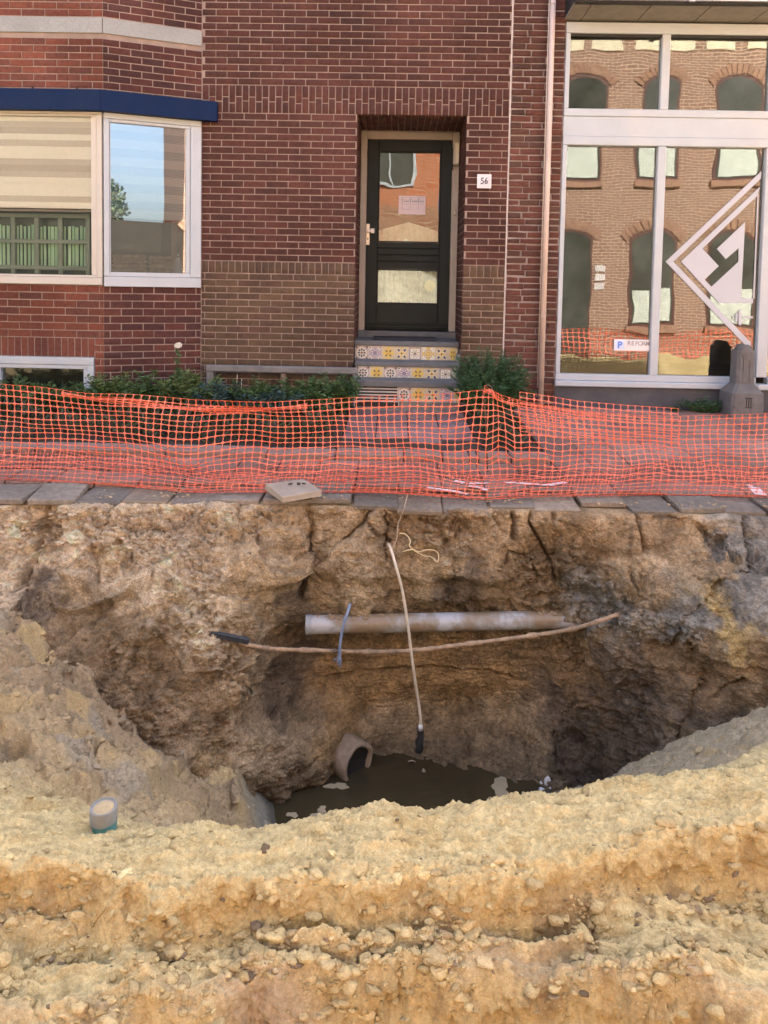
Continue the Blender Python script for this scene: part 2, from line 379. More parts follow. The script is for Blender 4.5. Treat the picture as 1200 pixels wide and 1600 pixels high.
MAT['soil'] = M('soil', (0.05, 0.036, 0.025), 0.95, 0.4, 12, 0.8, 60)

# ------------------------------------------------------------------ brickwork
def Tm(x, y, z): return Matrix.Translation((x, y, z))
def Rz(a): return Matrix.Rotation(a, 4, 'Z')
def Rx(a): return Matrix.Rotation(a, 4, 'X')
_bt = {}
def brick_arrays(w, h, d=0.03, c=0.0025):
    """local brick: u along x from 0..w, front face at y = 0 looking to -y, v along z from 0..h"""
    vs = []
    for (yy, i) in ((d, 0), (c, 0), (0, c)):
        vs += [(i, yy, i), (w-i, yy, i), (w-i, yy, h-i), (i, yy, h-i)]
    fs = [(8, 9, 10, 11)]
    for a in (0, 4):
        for k in range(4):
            fs.append((a+k, a+(k+1) % 4, a+4+(k+1) % 4, a+4+k))
    return np.array(vs, float), np.array(fs)
def rect_split(rects, n): 
    big = sorted(range(len(rects)), key=lambda i: -((rects[i][1]-rects[i][0])*(rects[i][3]-rects[i][2])+random.random()*1e-4))
    s = set(big[:n]); return [r for i, r in enumerate(rects) if i in s], [r for i, r in enumerate(rects) if i not in s]
def bricks(rects, Mx, mat, parent, nsingle, name='brick', jit=0.0012, d=0.03, rough=0.0):
    one, rest = rect_split(rects, nsingle)
    for (u0, u1, v0, v1) in one:
        q = 0.005 if rough else 0.0005
        w = round((u1-u0)/q)*q; h = round((v1-v0)/q)*q
        var = random.randrange(3) if rough else 0
        key = (mat.name, round(w, 4), round(h, 4), d, var)
        if key not in _bt:
            V, F = brick_arrays(w, h, d, 0.0025 if not rough else 0.006)
            if rough: V[4:] += rng.normal(0, rough, V[4:].shape)
            me = bpy.data.meshes.new(name); me.from_pydata(V.tolist(), [], F.tolist()); me.materials.append(mat); _bt[key] = me
        o = bpy.data.objects.new(name, _bt[key]); C.objects.link(o)
        o.matrix_basis = Mx @ Tm(u0+random.gauss(0, jit*0.5), random.gauss(0, jit), v0+random.gauss(0, jit*0.5))
        setp(o, parent)
    if rest:
        VV = []; FF = []; b = 0
        for (u0, u1, v0, v1) in rest:
            V, F = brick_arrays(u1-u0, v1-v0, d, 0.0025 if not rough else 0.006)
            if rough: V[4:] += rng.normal(0, rough, V[4:].shape)
            V += np.array([u0+random.gauss(0, jit*0.5), random.gauss(0, jit), v0+random.gauss(0, jit*0.5)])
            VV.append(V); FF.append(F+b); b += len(V)
        V = np.concatenate(VV); A = np.array(Mx); V = V @ A[:3, :3].T + A[:3, 3]
        o = npmesh('brick_field', V, np.concatenate(FF), mat, parent); tag(o, kind='stuff')
def courses(u0, u1, v0, n, pv=0.066, pu=0.221, ph=0.0, j=0.0095, holes=(), row0=0):
    out = []
    for r in range(n):
        va = v0+r*pv+j/2; vb = v0+(r+1)*pv-j/2
        spans = [(u0, u1)]
        for (a, b, c, d) in holes:
            if vb > c+0.005 and va < d-0.005:
                ns = []
                for (s, e) in spans:
                    if a > s+0.01: ns.append((s, min(e, a)))
                    if b < e-0.01: ns.append((max(s, b), e))
                    if (a <= s+0.01 and b >= e-0.01): pass
                    elif a > e or b < s: ns = ns or [(s, e)]
                spans = [x for x in ns if x[1]-x[0] > 0.02]
        off = ph+((r+row0) % 2)*pu/2
        for (s, e) in spans:
            k = math.floor((s-off)/pu)
            while off+k*pu < e:
                a = max(s, off+k*pu+j/2); b = min(e, off+(k+1)*pu-j/2); k += 1
                if b-a > 0.022: out.append((a, b, va, vb))
    return out
def soldiers(u0, u1, v0, v1, pu=0.066, j=0.0095, split=False):
    out = []; n = max(1, round((u1-u0)/pu)); p = (u1-u0)/n
    for k in range(n):
        a, b = u0+k*p+j/2, u0+(k+1)*p-j/2
        if split:
            mid = v0+(v1-v0)*(0.57 if k % 2 else 0.42)+random.gauss(0, 0.006)
            out += [(a, b, v0+j/2, mid-j/2), (a, b, mid+j/2, v1-j/2)]
        else: out.append((a, b, v0+j/2, v1-j/2))
    return out

# ================================================================== BRICK HOUSE
XI, XP = -1.945, 1.078                 # bay's inner corner, party line with the shop
DX0, DX1, DZT = -0.41, 0.66, 2.85      # door recess
RY = 7.95                              # plane of the door frame
house = empty('brick_house', (-2.0, WY, 0), 'dark red brick terraced house with angled bay window and recessed front door', 'house')
wall_p = MB()
wall_p.box(XI-0.3, DX0-0.006, WY+0.006, WY+0.3, 0, 4.3); wall_p.box(DX0-0.3, DX0-0.006, WY+0.31, RY+0.3, 0, 4.3)
wall_p.box(DX1+0.006, XP, WY+0.006, WY+0.3, 0, 4.3); wall_p.box(DX1+0.006, XP, WY+0.31, RY+0.3, 0, 4.3)
wall_p.box(DX0-0.006, DX1+0.006, WY+0.006, RY+0.3, DZT+0.006, 4.3)
wall = wall_p.build('wall', MAT['mortar'], house)
b = MB(); b.box(-5.6, XP, WY+0.03, WY+0.32, -0.7, -0.003); b.box(DX0-0.005, DX1+0.005, 7.40, RY+0.3, -0.7, zat(534, 7.5, 640)-0.03); b.box(DX1-0.04, DX1+0.005, WY+0.02, 7.41, -0.7, 0.5); b.build('foundation', MAT['concrete'], house)
MW = Tm(0, WY, 0)
dh = (DX0, DX1, 0.0, DZT)
S2B, S2T = 1.275, 1.397
mid = courses(XI+0.004, XP-0.006, S2T, 22, holes=[dh], ph=-1.86)
bricks(mid, MW, MAT['brick_wall'], wall, 230)
up = courses(XI+0.004, XP-0.006, 3.121, 18, ph=-1.86+0.05)
bricks(up, MW, MAT['brick_wall'], wall, 60)
low = courses(XI+0.004, XP-0.006, S2B-19*0.066, 19, holes=[(DX0, DX1, -1, 2)], ph=-1.80, row0=1)
bricks(low, MW, MAT['brick_olive'], wall, 120)
bricks(soldiers(XI+0.004, XP-0.006, S2T+22*0.066, 3.121, split=True), MW, MAT['brick_wall'], wall, 0)
sl = [r for r in soldiers(XI+0.004, DX0, S2B, S2T)+soldiers(DX1, XP-0.006, S2B, S2T)]
bricks(sl, MW, MAT['brick_olive'], wall, 0)
# recess: side walls and soldier-course ceiling
nre = 43
re_l = courses(0.035, RY-WY, 0.55, 36, holes=[], ph=0.0, row0=1)
bricks(re_l, Tm(DX0, WY, 0) @ Rz(R(90)), MAT['brick_wall'], wall, 0)
bricks(courses(0.0, RY-WY-0.035, 0.55, 36, ph=0.05), Tm(DX1, RY, 0) @ Rz(R(-90)), MAT['brick_wall'], wall, 0)
sof = []
for k in range(4): sof += soldiers(DX0, DX1, 0.0+k*0.178, 0.178*(k+1))
bricks(sof, Tm(0, RY, DZT) @ Rx(R(90)), MAT['brick_wall'], wall, 0)
# hidden body of the house: upper storeys, back, roof (they shade the street)
brick_far = brick_texture('brick_far', (0.11, 0.05, 0.045), (0.14, 0.058, 0.05), (0.38, 0.3, 0.27))
roof_mat = M('roof_tile', (0.16, 0.07, 0.05), 0.8)
b = MB(); b.box(-9, XP, WY, WY+0.3, 4.3, 10.0); b.box(-9, -5.6, WY, WY+0.3, 0, 4.3); b.box(-9, -8.7, WY+0.31, 15, 0, 9.9); b.box(-8.69, XP, 14.7, 15, 0, 9.9); b.box(XP-0.2, XP, RY+0.31, 14.69, 0, 9.9)
b.build('upper_wall', brick_far, house)
b = MB(); b.prism([(WY-0.35, 9.9), (WY-0.35, 10.05), (11.1, 12.6), (15.3, 10.05), (15.3, 9.9)], 'x', -9.1, XP); b.build('roof', roof_mat, house)
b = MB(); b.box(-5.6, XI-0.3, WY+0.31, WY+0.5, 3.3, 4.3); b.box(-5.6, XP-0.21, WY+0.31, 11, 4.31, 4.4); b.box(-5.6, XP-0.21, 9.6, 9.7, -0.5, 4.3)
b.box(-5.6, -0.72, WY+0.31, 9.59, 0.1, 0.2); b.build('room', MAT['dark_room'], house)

# ---- bay
BY = 6.86
XB = xat(161, BY, 300)
ang = math.atan2(WY-BY, XI-XB); SL = math.hypot(WY-BY, XI-XB)
MF = Tm(0, BY, 0); MS = Tm(XB, BY, 0) @ Rz(ang)
def side_u(px, py, off=0.0):
    n = np.array([math.sin(ang), -math.cos(ang), 0]); o = np.array([XB, BY, 0])+n*off
    v = pdir(px, py); t = ((o-CAM)@n)/(v@n); P = CAM+v*t
    return float((P[0]-XB)*math.cos(ang)+(P[1]-BY)*math.sin(ang)), float(P[2])
zbt, zbb = zat(27, BY, 80), zat(51, BY, 80)         # stone band
zct, zcb = zat(139, BY-0.1, 80), zat(171, BY-0.1, 80)  # blue canopy
zwt, zwb = zat(173, BY, 80), zat(444, BY, 80)       # window
zl0, zl1 = zat(557, BY, 80), zat(527, BY, 80)       # soldier course over cellar window
XL = -5.5
bay = MB()
def bay_slab(z0, z1, o=0.006, mb=None):
    n = (math.sin(ang)*o, -math.cos(ang)*o)
    poly = [(XL, BY+o), (XB-0.0, BY+o), (XI, WY+o*1.0), (XI, WY+0.0+0.29), (XL, WY+0.29)]
    (mb or bay).prism(poly, 'z', z0, z1)
xcw = xat(148, BY, 580)                              # right edge of the cellar window
bay_slab(zl0, zwb-0.004); bay_slab(zct-0.03, 4.3)
bay.box(xcw, XB-0.012, BY+0.006, WY+0.25, -0.1, zl0); 
bay.prism([(XB-0.012, BY+0.006), (XB, BY+0.006), (XI, WY+0.006), (XI, WY+0.29), (XB-0.012, WY+0.29)], 'z', -0.1, zl0)
bay.box(XL-0.3, XL, BY+0.006, WY+0.29, 0, 4.3)
bayo = bay.build('bay', MAT['mortar'], house)
fr_up = courses(-4.3, XB-0.002, zct-0.03, int((4.3-zct)/0.066)+1, ph=-3.0, pu=0.222)
fr_up = [r for r in fr_up if r[3] < zbb-0.001 or r[2] > zbt+0.001]
bricks(fr_up, MF, MAT['brick_red'], bayo, 60)
nlow = int((zwb-zl1)/0.066)
bricks(courses(-4.3, XB-0.002, zl1, nlow, ph=-3.05, pv=(zwb-0.006-zl1)/nlow, pu=0.222), MF, MAT['brick_red'], bayo, 60)
bricks(soldiers(-4.3, xcw, zl0, zl1), MF, MAT['brick_red'], bayo, 30)
bricks(courses(xcw, XB-0.002, zl1-9*0.066, 9, ph=xcw, pu=0.11), MF, MAT['brick_red'], bayo, 20)
sd_up = courses(0.004, SL-0.004, zct-0.03, int((4.3-zct)/0.066)+1, ph=0.05, pu=0.2)
sd_up = [r for r in sd_up if r[3] < zbb-0.001 or r[2] > zbt+0.001]
bricks(sd_up, MS, MAT['brick_side'], bayo, 60)
bricks(courses(0.004, SL-0.004, zl1, nlow, ph=0.06, pv=(zwb-0.006-zl1)/nlow, pu=0.2), MS, MAT['brick_side'], bayo, 40)
bricks(courses(0.004, SL-0.004, zl1-9*0.066, 9, ph=0.06, pu=0.2, row0=1), MS, MAT['brick_side'], bayo, 30)
b = MB(); b.box(XB-1.03, XB+0.0, BY-0.012, BY+0.02, zbb, zbt, 0.003); b.build('stone_band', MAT['stone_band'], bayo)
b = MB(); b.box(XB-3.0, XB-1.034, BY-0.012, BY+0.02, zbb, zbt, 0.003); b.build('stone_band', MAT['stone_band'], bayo)
b = MB(); b.box(0.004, SL-0.006, -0.011, 0.02, zbb, zbt, 0.003); b.xf(MS).build('stone_band', MAT['stone_band'], bayo)
# blue canopy strip round the bay
o = 0.11
nx, ny = math.sin(ang)*o, -math.cos(ang)*o
dxs, dys = math.cos(ang), math.sin(ang)
# corner of the offset lines
tcor = (-(o)-ny)/dys if abs(dys) > 1e-6 else 0
cx_, cy_ = XB+nx+dxs*tcor, BY-o
ex, ey = XI+nx+dxs*0.10, WY+ny+dys*0.02
b = MB(); b.prism([(XL, BY-o), (cx_-0.001, BY-o), (XB, BY+0.02), (XL, BY+0.02)], 'z', zcb, zct); b.build('canopy', MAT['blue_paint'], bayo)
b = MB(); b.prism([(cx_+0.001, cy_), (XI+nx+dxs*0.13, WY+ny+dys*0.13), (XI+0.16, WY-0.001), (XI, WY-0.001), (XB+0.002, BY+0.02)], 'z', zcb, zct); b.build('canopy', MAT['blue_paint'], bayo)
b = MB()
for k in range(6): b.box(XB-0.25-k*0.42, XB-0.235-k*0.42, BY-0.004, BY+0.01, zct+0.004, zct+0.045)
b.build('weep_slot', MAT['groove'], bayo)

# window in the front of the bay
def frame_rect(mb, u0, u1, v0, v1, w, y0, y1, c=0.004, wb=None, wr=None):
    wb = wb or w; wr = wr or w
    mb.box(u0, u0+w, y0, y1, v0, v1, c); mb.box(u1-wr, u1, y0, y1, v0, v1, c)
    mb.box(u0+w+0.0005, u1-wr-0.0005, y0, y1, v1-w, v1, c); mb.box(u0+w+0.0005, u1-wr-0.0005, y0, y1, v0, v0+wb, c)
    return mb
uF1 = XB-0.004; uF0 = -5.2
gxr = xat(143, BY, 300); gzt = zat(181, BY, 80); gzb = zat(429, BY, 80)
b = MB(); frame_rect(b, uF0, uF1, zwb, zwt, uF1-gxr, -0.02, 0.07, wb=gzb-zwb); b.v = [(x, y, z) for (x, y, z) in b.v]
b2 = frame_rect(MB(), uF0, uF1, zwb, zwt, 0.001, 0, 0)
frame_front = MB()
frame_front.box(uF0, uF1, -0.03, 0.07, zwb, gzb-0.022, 0.004); frame_front.box(uF0, uF1-0.05, -0.014, 0.06, gzb-0.02, gzb, 0.003)
frame_front.box(uF0, uF1, -0.02, 0.07, gzt+0.018, zwt+0.02, 0.004); frame_front.box(uF0, uF1-0.05, -0.008, 0.06, gzt, gzt+0.016, 0.003)
frame_front.box(uF1-0.048, uF1, -0.022, 0.07, gzb-0.019, gzt+0.016, 0.004); frame_front.box(gxr, uF1-0.05, -0.01, 0.06, gzb+0.001, gzt-0.001, 0.003)
wf = frame_front.xf(MF).build('window', MAT['cream_paint'], bayo)
b = MB(); b.box(uF0, gxr+0.002, 0.02, 0.026, gzb-0.002, gzt+0.002); b.xf(MF).build('pane', MAT['bay_glass'], wf)
# blind behind it, strips of woven cloth
blind_m = [M('blind_a', (0.58, 0.52, 0.44), 0.9, 0.05, 30), M('blind_b', (0.33, 0.27, 0.22), 0.9, 0.08, 30), M('blind_c', (0.26, 0.20, 0.16), 0.9, 0.06, 30)]
zb_bot = zat(329, BY+0.07, 80)
rows = 15
dz = (gzt-0.0-zb_bot)/rows
for k in range(rows):
    z1 = gzt+0.02-k*dz
    b = MB(); yk = 0.055+0.004*(k % 2)
    b.box(uF0, gxr-0.012, yk, yk+0.003, z1-dz*1.02, z1)
    b.xf(MF).build('blind_strip', blind_m[(0, 1, 0, 0, 1, 0, 0, 1, 0, 1, 0, 0, 0, 1, 0)[k] if k not in (2, 8) else 2], wf)
b = MB(); b.box(uF0, gxr-0.012, 0.05, 0.066, zb_bot-0.012, zb_bot+0.01, 0.003); b.xf(MF).build('blind_rail', blind_m[2], wf)
# grey lattice window with green pleated curtains, seen below the blind
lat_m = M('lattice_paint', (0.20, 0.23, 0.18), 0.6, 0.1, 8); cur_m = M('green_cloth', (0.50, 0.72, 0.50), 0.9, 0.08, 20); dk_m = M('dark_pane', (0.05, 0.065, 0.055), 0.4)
yl = 0.20
zl_t, zl_b = zat(340, BY+yl, 60), zat(418, BY+yl, 60)
b = MB()
pxs = [-12, 56, 95, 137]
lx = [xat(p, BY+yl, 380) for p in (-60, 20, 57, 94, 137)]
for i, x in enumerate(lx): b.box(x-0.022, x+0.022, yl, yl+0.04, zat(428, BY+yl, 60), zl_t+0.04, 0.003)
for zz in (zl_t+0.02, zat(377, BY+yl, 60), zl_b): b.box(lx[0], lx[-1]+0.02, yl-0.004, yl+0.036, zz-0.02, zz+0.02, 0.003)
lat = b.xf(MF).build('lattice', lat_m, wf)
b = MB(); 
xx = lx[0]
while xx < lx[-1]-0.03:
    w = random.uniform(0.022, 0.034)
    b.prism([(xx, yl+0.07), (xx+w/2, yl+0.05), (xx+w, yl+0.07), (xx+w/2, yl+0.085)], 'z', zl_b+random.uniform(0.0, 0.02), zat(352, BY+yl, 60)+random.uniform(-0.01, 0.01)); xx += w+random.uniform(0.006, 0.02)
b.xf(MF).build('curtain', cur_m, wf)
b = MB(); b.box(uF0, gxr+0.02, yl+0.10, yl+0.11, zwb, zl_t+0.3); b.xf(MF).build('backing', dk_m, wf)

# side window of the bay
su0, su1 = 0.006, SL-0.006
g0 = side_u(173, 300)[0]; g1 = side_u(290, 300)[0]; gst = side_u(230, 196)[1]; gsb = side_u(230, 426)[1]
b = MB()
b.box(su0, su1, -0.03, 0.07, zwb-0.012, gsb-0.045, 0.004); b.box(su0+0.02, su1-0.05, -0.016, 0.06, gsb-0.043, gsb-0.001, 0.004)
b.box(su0, su1, -0.02, 0.07, gst+0.03, zwt+0.02, 0.004); b.box(su0+0.02, su1-0.05, -0.012, 0.06, gst, gst+0.028, 0.004)
b.box(su0, g0-0.012, -0.024, 0.07, gsb-0.04, gst+0.028, 0.004); b.box(g0-0.01, g0, -0.012, 0.06, gsb, gst-0.001, 0.002)
b.box(g1+0.045, su1, -0.024, 0.07, gsb-0.04, gst+0.028, 0.004); b.box(g1, g1+0.043, -0.012, 0.06, gsb, gst-0.001, 0.004)
ws = b.xf(MS).build('window', MAT['white_paint'], bayo)
b = MB(); b.box(g0-0.003, g1+0.003, 0.015, 0.021, gsb-0.003, gst+0.003); b.xf(MS).build('pane', MAT['side_glass'], ws)
blue_m = [M('shade_a', (0.70, 0.92, 0.99), 0.9, 0.04, 20), M('shade_b', (0.42, 0.66, 0.80), 0.9, 0.05, 20)]
zsb = side_u(230, 342)[1]
n = 11; dz = (gst+0.02-zsb)/n
for k in range(n):
    b = MB(); yk = 0.05+0.004*(k % 2); b.box(g0-0.004, g1+0.004, yk, yk+0.003, gst+0.02-(k+1)*dz*1.0, gst+0.02-k*dz); b.xf(MS).build('shade_strip', blue_m[k % 2], ws)
# things on the sill inside: folded linen, dark cushion and a small pale figure
lin_m = M('linen', (0.34, 0.27, 0.20), 0.9, 0.25, 25, 0.4, 40)
b = MB(); um = (g0+g1)/2
for k in range(4): b.box(g0+0.01, um-0.01, 0.10, 0.24, gsb+k*0.045, gsb+0.042+k*0.045, 0.014); b.box(um+0.005, g1-0.11, 0.10, 0.24, gsb+k*0.043, gsb+0.04+k*0.043, 0.014)
b.xf(MS).build('linen_stack', lin_m, ws)
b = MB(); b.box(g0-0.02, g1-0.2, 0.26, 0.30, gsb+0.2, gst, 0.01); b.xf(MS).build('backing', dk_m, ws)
b = MB(); b.lathe([(0.001, gsb+0.21), (0.018, gsb+0.20), (0.022, gsb+0.18), (0.016, gsb+0.165), (0.03, gsb+0.15), (0.042, gsb+0.09), (0.055, gsb+0.03), (0.058, gsb), (0.001, gsb)], g1-0.055, 0.11, 16)
b.xf(MS).build('figurine', M('porcelain', (0.55, 0.56, 0.66), 0.35), ws)
# cellar window
zc0 = -0.02
b = MB(); cw = 0.075
b.box(-4.6, xcw-0.004, -0.02, 0.08, zl0-0.075, zl0-0.003, 0.004); b.box(xcw-0.065, xcw-0.004, -0.02, 0.08, zc0, zl0-0.077, 0.004)
b.box(-4.6, xcw-0.067, -0.012, 0.07, zl0-0.115, zl0-0.078, 0.004); b.box(xcw-0.105, xcw-0.067, -0.012, 0.07, zc0, zl0-0.117, 0.004)
xcl = xat(2, BY, 580); b.box(xcl-0.06, xcl, -0.016, 0.075, zc0, zl0-0.116, 0.004)
cwn = b.xf(MF).build('cellar_window', MAT['white_paint'], bayo)
b = MB(); b.box(-4.6, xcw-0.1, 0.03, 0.036, zc0, zl0-0.11); b.xf(MF).build('pane', MAT['glass'], cwn)
b = MB(); b.box(-4.6, xcw+0.0, 0.2, 0.21, zc0, zl0); b.xf(MF).build('backing', MAT['dark_room'], cwn)

# ---- front door
FZ0 = zat(517, RY, 640); FZT = zat(207, RY, 640)
fxl0, fxl1 = xat(562, RY, 360), xat(572, RY, 360); fxr0, fxr1 = xat(704, RY, 360), xat(714, RY, 360)
b = MB(); b.box(DX0+0.002, fxl1, RY-0.03, RY+0.08, FZ0, FZT, 0.005); b.box(fxr0, DX1-0.002, RY-0.03, RY+0.08, FZ0, FZT, 0.005)
b.box(DX0+0.002, DX1-0.002, RY-0.031, RY+0.08, FZT+0.001, DZT, 0.005)
frm = b.build('door_frame', MAT['taupe_paint'], house)
DT = zat(219, RY+0.02, 640)
b = MB(); b.box(fxl1+0.001, fxr0-0.001, RY-0.02, RY+0.07, DT, FZT, 0.004); b.build('head_rail', MAT['taupe_paint'], frm)
def dz_(py): return zat(py, RY+0.02, 640)
def dx_(px, py=360): return xat(px, RY+0.02, py)
ly0, ly1 = RY+0.012, RY+0.055
px0, px1 = dx_(590), dx_(687)
b = MB()
b.box(fxl1+0.003, px0-0.0, ly0, ly1, FZ0+0.01, DT-0.003, 0.004); b.box(px1, fxr0-0.003, ly0, ly1, FZ0+0.01, DT-0.003, 0.004)
b.box(px0+0.0005, px1-0.0005, ly0, ly1, dz_(237), DT-0.003, 0.004)
b.box(px0+0.0005, px1-0.0005, ly0, ly1, FZ0+0.01, dz_(475), 0.004)
door = b.build('front_door', MAT['door_paint'], house)
zs = [dz_(379), dz_(388.5), dz_(399), dz_(409), dz_(421)]
for k in range(4):
    b = MB(); b.box(px0+0.001, px1-0.001, ly0+0.006, ly1-0.004, zs[k+1]+0.005, zs[k]-0.005, 0.004); b.build('plank', MAT['door_paint'], door)
b = MB(); b.box(px0, px1, ly0+0.02, ly1-0.002, zs[4], zs[0]); b.build('plank_backing', MAT['groove'], door)
b = MB(); b.box(px0, px1, ly0+0.018, ly0+0.024, dz_(379)-0.004, dz_(237)+0.004); b.build('pane', MAT['door_glass'], door)
b = MB(); b.box(px0, px1, ly0+0.018, ly0+0.024, dz_(475)-0.004, dz_(421)+0.004); b.build('pane', MAT['door_glass'], door)
b = MB(); frame_rect(b, px0+0.0006, px1-0.0006, dz_(379), dz_(237), 0.014, ly0+0.004, ly0+0.017, 0.003); frame_rect(b, px0+0.0006, px1-0.0006, dz_(475), dz_(421), 0.014, ly0+0.004, ly0+0.017, 0.003)
b.build('glazing_bead', MAT['groove'], door)
b = MB(); b.box(fxl1+0.01, fxr0-0.01, ly0-0.02, ly0-0.001, FZ0+0.03, FZ0+0.06, 0.006); b.box(fxl1+0.01, fxr0-0.01, ly0-0.012, ly0-0.001, FZ0+0.07, FZ0+0.085, 0.003); b.build('weather_bar', MAT['door_paint'], door)
paper_m = M('paper', (0.66, 0.55, 0.56), 0.8, 0.03)
pu0, pu1, pz0, pz1 = dx_(622), dx_(664), dz_(335), dz_(306)
b = MB(); b.box(pu0, pu1, ly0+0.012, ly0+0.0135, pz0, pz1); pp = b.build('paper_notice', paper_m, door)
b = MB(); W = pu1-pu0; H = pz1-pz0
for (a, c, e, g) in ((0.04, 0.96, 0.93, 0.915), (0.06, 0.94, 0.80, 0.79), (0.06, 0.94, 0.56, 0.545), (0.12, 0.15, 0.9, 0.6), (0.42, 0.46, 0.88, 0.62), (0.72, 0.77, 0.9, 0.62), (0.12, 0.14, 0.46, 0.27), (0.14, 0.42, 0.29, 0.27), (0.42, 0.44, 0.44, 0.27), (0.73, 0.75, 0.46, 0.27), (0.2, 0.4, 0.74, 0.68), (0.5, 0.7, 0.75, 0.66), (0.8, 0.93, 0.74, 0.67)):
    b.box(pu0+a*W, pu0+c*W, ly0+0.0112, ly0+0.0119, pz0+min(e, g)*H, pz0+max(e, g)*H)
b.build('print', MAT['ink_grey'], pp)
# curtain and straw flower behind the low pane, pale valance behind the high one
b = MB(); cz0, cz1 = dz_(476), dz_(420); 
n = 60; vs = []; 
for i in range(n+1):
    u = px0+(px1-px0)*i/n; yy = ly1+0.05+0.012*math.sin(i*1.3)+0.008*math.sin(i*0.53)
    vs += [(u, yy, cz0), (u+0.01*math.sin(i), yy+0.01, (cz0+cz1)/2), (u, yy, cz1)]
b.add(vs, [[i*3, i*3+3, i*3+4, i*3+1] for i in range(n)]+[[i*3+1, i*3+4, i*3+5, i*3+2] for i in range(n)])
lace = M('lace', (0.56, 0.54, 0.42), 0.9, 0.3, 18); b.build('curtain', lace, door)
b = MB(); fx, fz = dx_(672, 445), dz_(446)
for k in range(14):
    a = 2*math.pi*k/14; ca, sa = math.cos(a), math.sin(a)
    b.prism([(fx+0.03*ca, fz+0.03*sa), (fx+0.05*ca-0.016*sa, fz+0.05*sa+0.016*ca), (fx+0.072*ca, fz+0.072*sa), (fx+0.05*ca+0.016*sa, fz+0.05*sa-0.016*ca)], 'y', ly1+0.008+0.002*(k % 2), ly1+0.012+0.002*(k % 2))
b.prism([(fx+0.045*math.cos(a*0.5236), fz+0.045*math.sin(a*0.5236)) for a in range(12)], 'y', ly1+0.002, ly1+0.008)
b.build('straw_flower', M('straw', (0.78, 0.66, 0.36), 0.8, 0.1, 30), door)
b = MB(); zt = dz_(346); zm = dz_(380)
vs = []
for i in range(n+1):
    t = i/n; u = px0+(px1-px0)*t; top = zt-0.10*abs(t-0.5)*2; yy = ly1+0.04+0.006*math.sin(i*0.9)
    vs += [(u, yy, zm), (u, yy+0.012, top)]
b.add(vs, [[i*2, i*2+2, i*2+3, i*2+1] for i in range(n)]); b.build('valance', M('pale_cloth', (0.62, 0.62, 0.50), 0.9, 0.15, 12), door)
b = MB(); b.box(DX0-0.2, DX1+0.2, RY+0.5, RY+0.55, 0, 4.2); b.box(DX0-0.2, DX0-0.1, RY+0.31, RY+0.5, 0, 4.2); b.build('hallway', M('hall', (0.10, 0.085, 0.07), 0.9), house)
# handle and lock plate
hx = dx_(575, 365); 
b = MB(); b.box(hx-0.019, hx+0.019, ly0-0.008, ly0, dz_(384), dz_(351), 0.003); hp = b.build('lock_plate', M('lock_metal', (0.74, 0.66, 0.52), 0.35, 0.05, metal=0.35), door)
b = MB(); b.tube([(hx+0.004, ly0-0.006, dz_(362)), (hx+0.004, ly0-0.045, dz_(362))], 0.011, 10); b.build('handle_neck', MAT['black'], hp)
b = MB(); b.box(hx+0.028, hx+0.072, ly0-0.06, ly0-0.032, dz_(366), dz_(358.5), 0.006); b.box(hx-0.008, hx+0.03, ly0-0.054, ly0-0.04, dz_(364), dz_(360.5), 0.003); b.build('handle', M('knob_white', (0.78, 0.72, 0.66), 0.35), hp)
b = MB(); b.prism([(hx-0.004, dz_(372)), (hx+0.004, dz_(372)), (hx+0.006, dz_(376)), (hx-0.006, dz_(376))], 'y', ly0-0.0095, ly0-0.0085); b.build('keyhole', MAT['ink'], hp)
# lamp over the frame, bell push
lx_ = xat(713, RY-0.05, 240)
b = MB(); b.box(lx_-0.035, lx_+0.028, RY-0.11, RY-0.033, zat(259, RY-0.05, 713), zat(223, RY-0.05, 713), 0.012); lampb = b.build('porch_lamp', M('lamp_shell', (0.40, 0.37, 0.30), 0.35, 0.1), house)
b = MB(); b.box(lx_-0.055, lx_-0.037, RY-0.09, RY-0.033, zat(266, RY-0.05, 713), zat(232, RY-0.05, 713), 0.004); b.build('bracket', MAT['black'], lampb)
b = MB(); b.box(lx_-0.01, lx_+0.024, RY-0.114, RY-0.111, zat(256, RY-0.05, 713), zat(226, RY-0.05, 713)); b.build('lens', M('lens', (0.55, 0.52, 0.42), 0.2), lampb)
bx = xat(710.5, RY-0.04, 330)
b = MB(); b.box(bx-0.014, bx+0.014, RY-0.045, RY-0.031, zat(337, RY-0.04, 711), zat(327, RY-0.04, 711), 0.004); bell = b.build('bell_push', M('bell', (0.30, 0.27, 0.22), 0.4), house)
b = MB(); b.box(bx-0.006, bx+0.006, RY-0.049, RY-0.0455, zat(335, RY-0.04, 711), zat(330, RY-0.04, 711)); b.build('button', M('bell_b', (0.5, 0.46, 0.4), 0.4), bell)
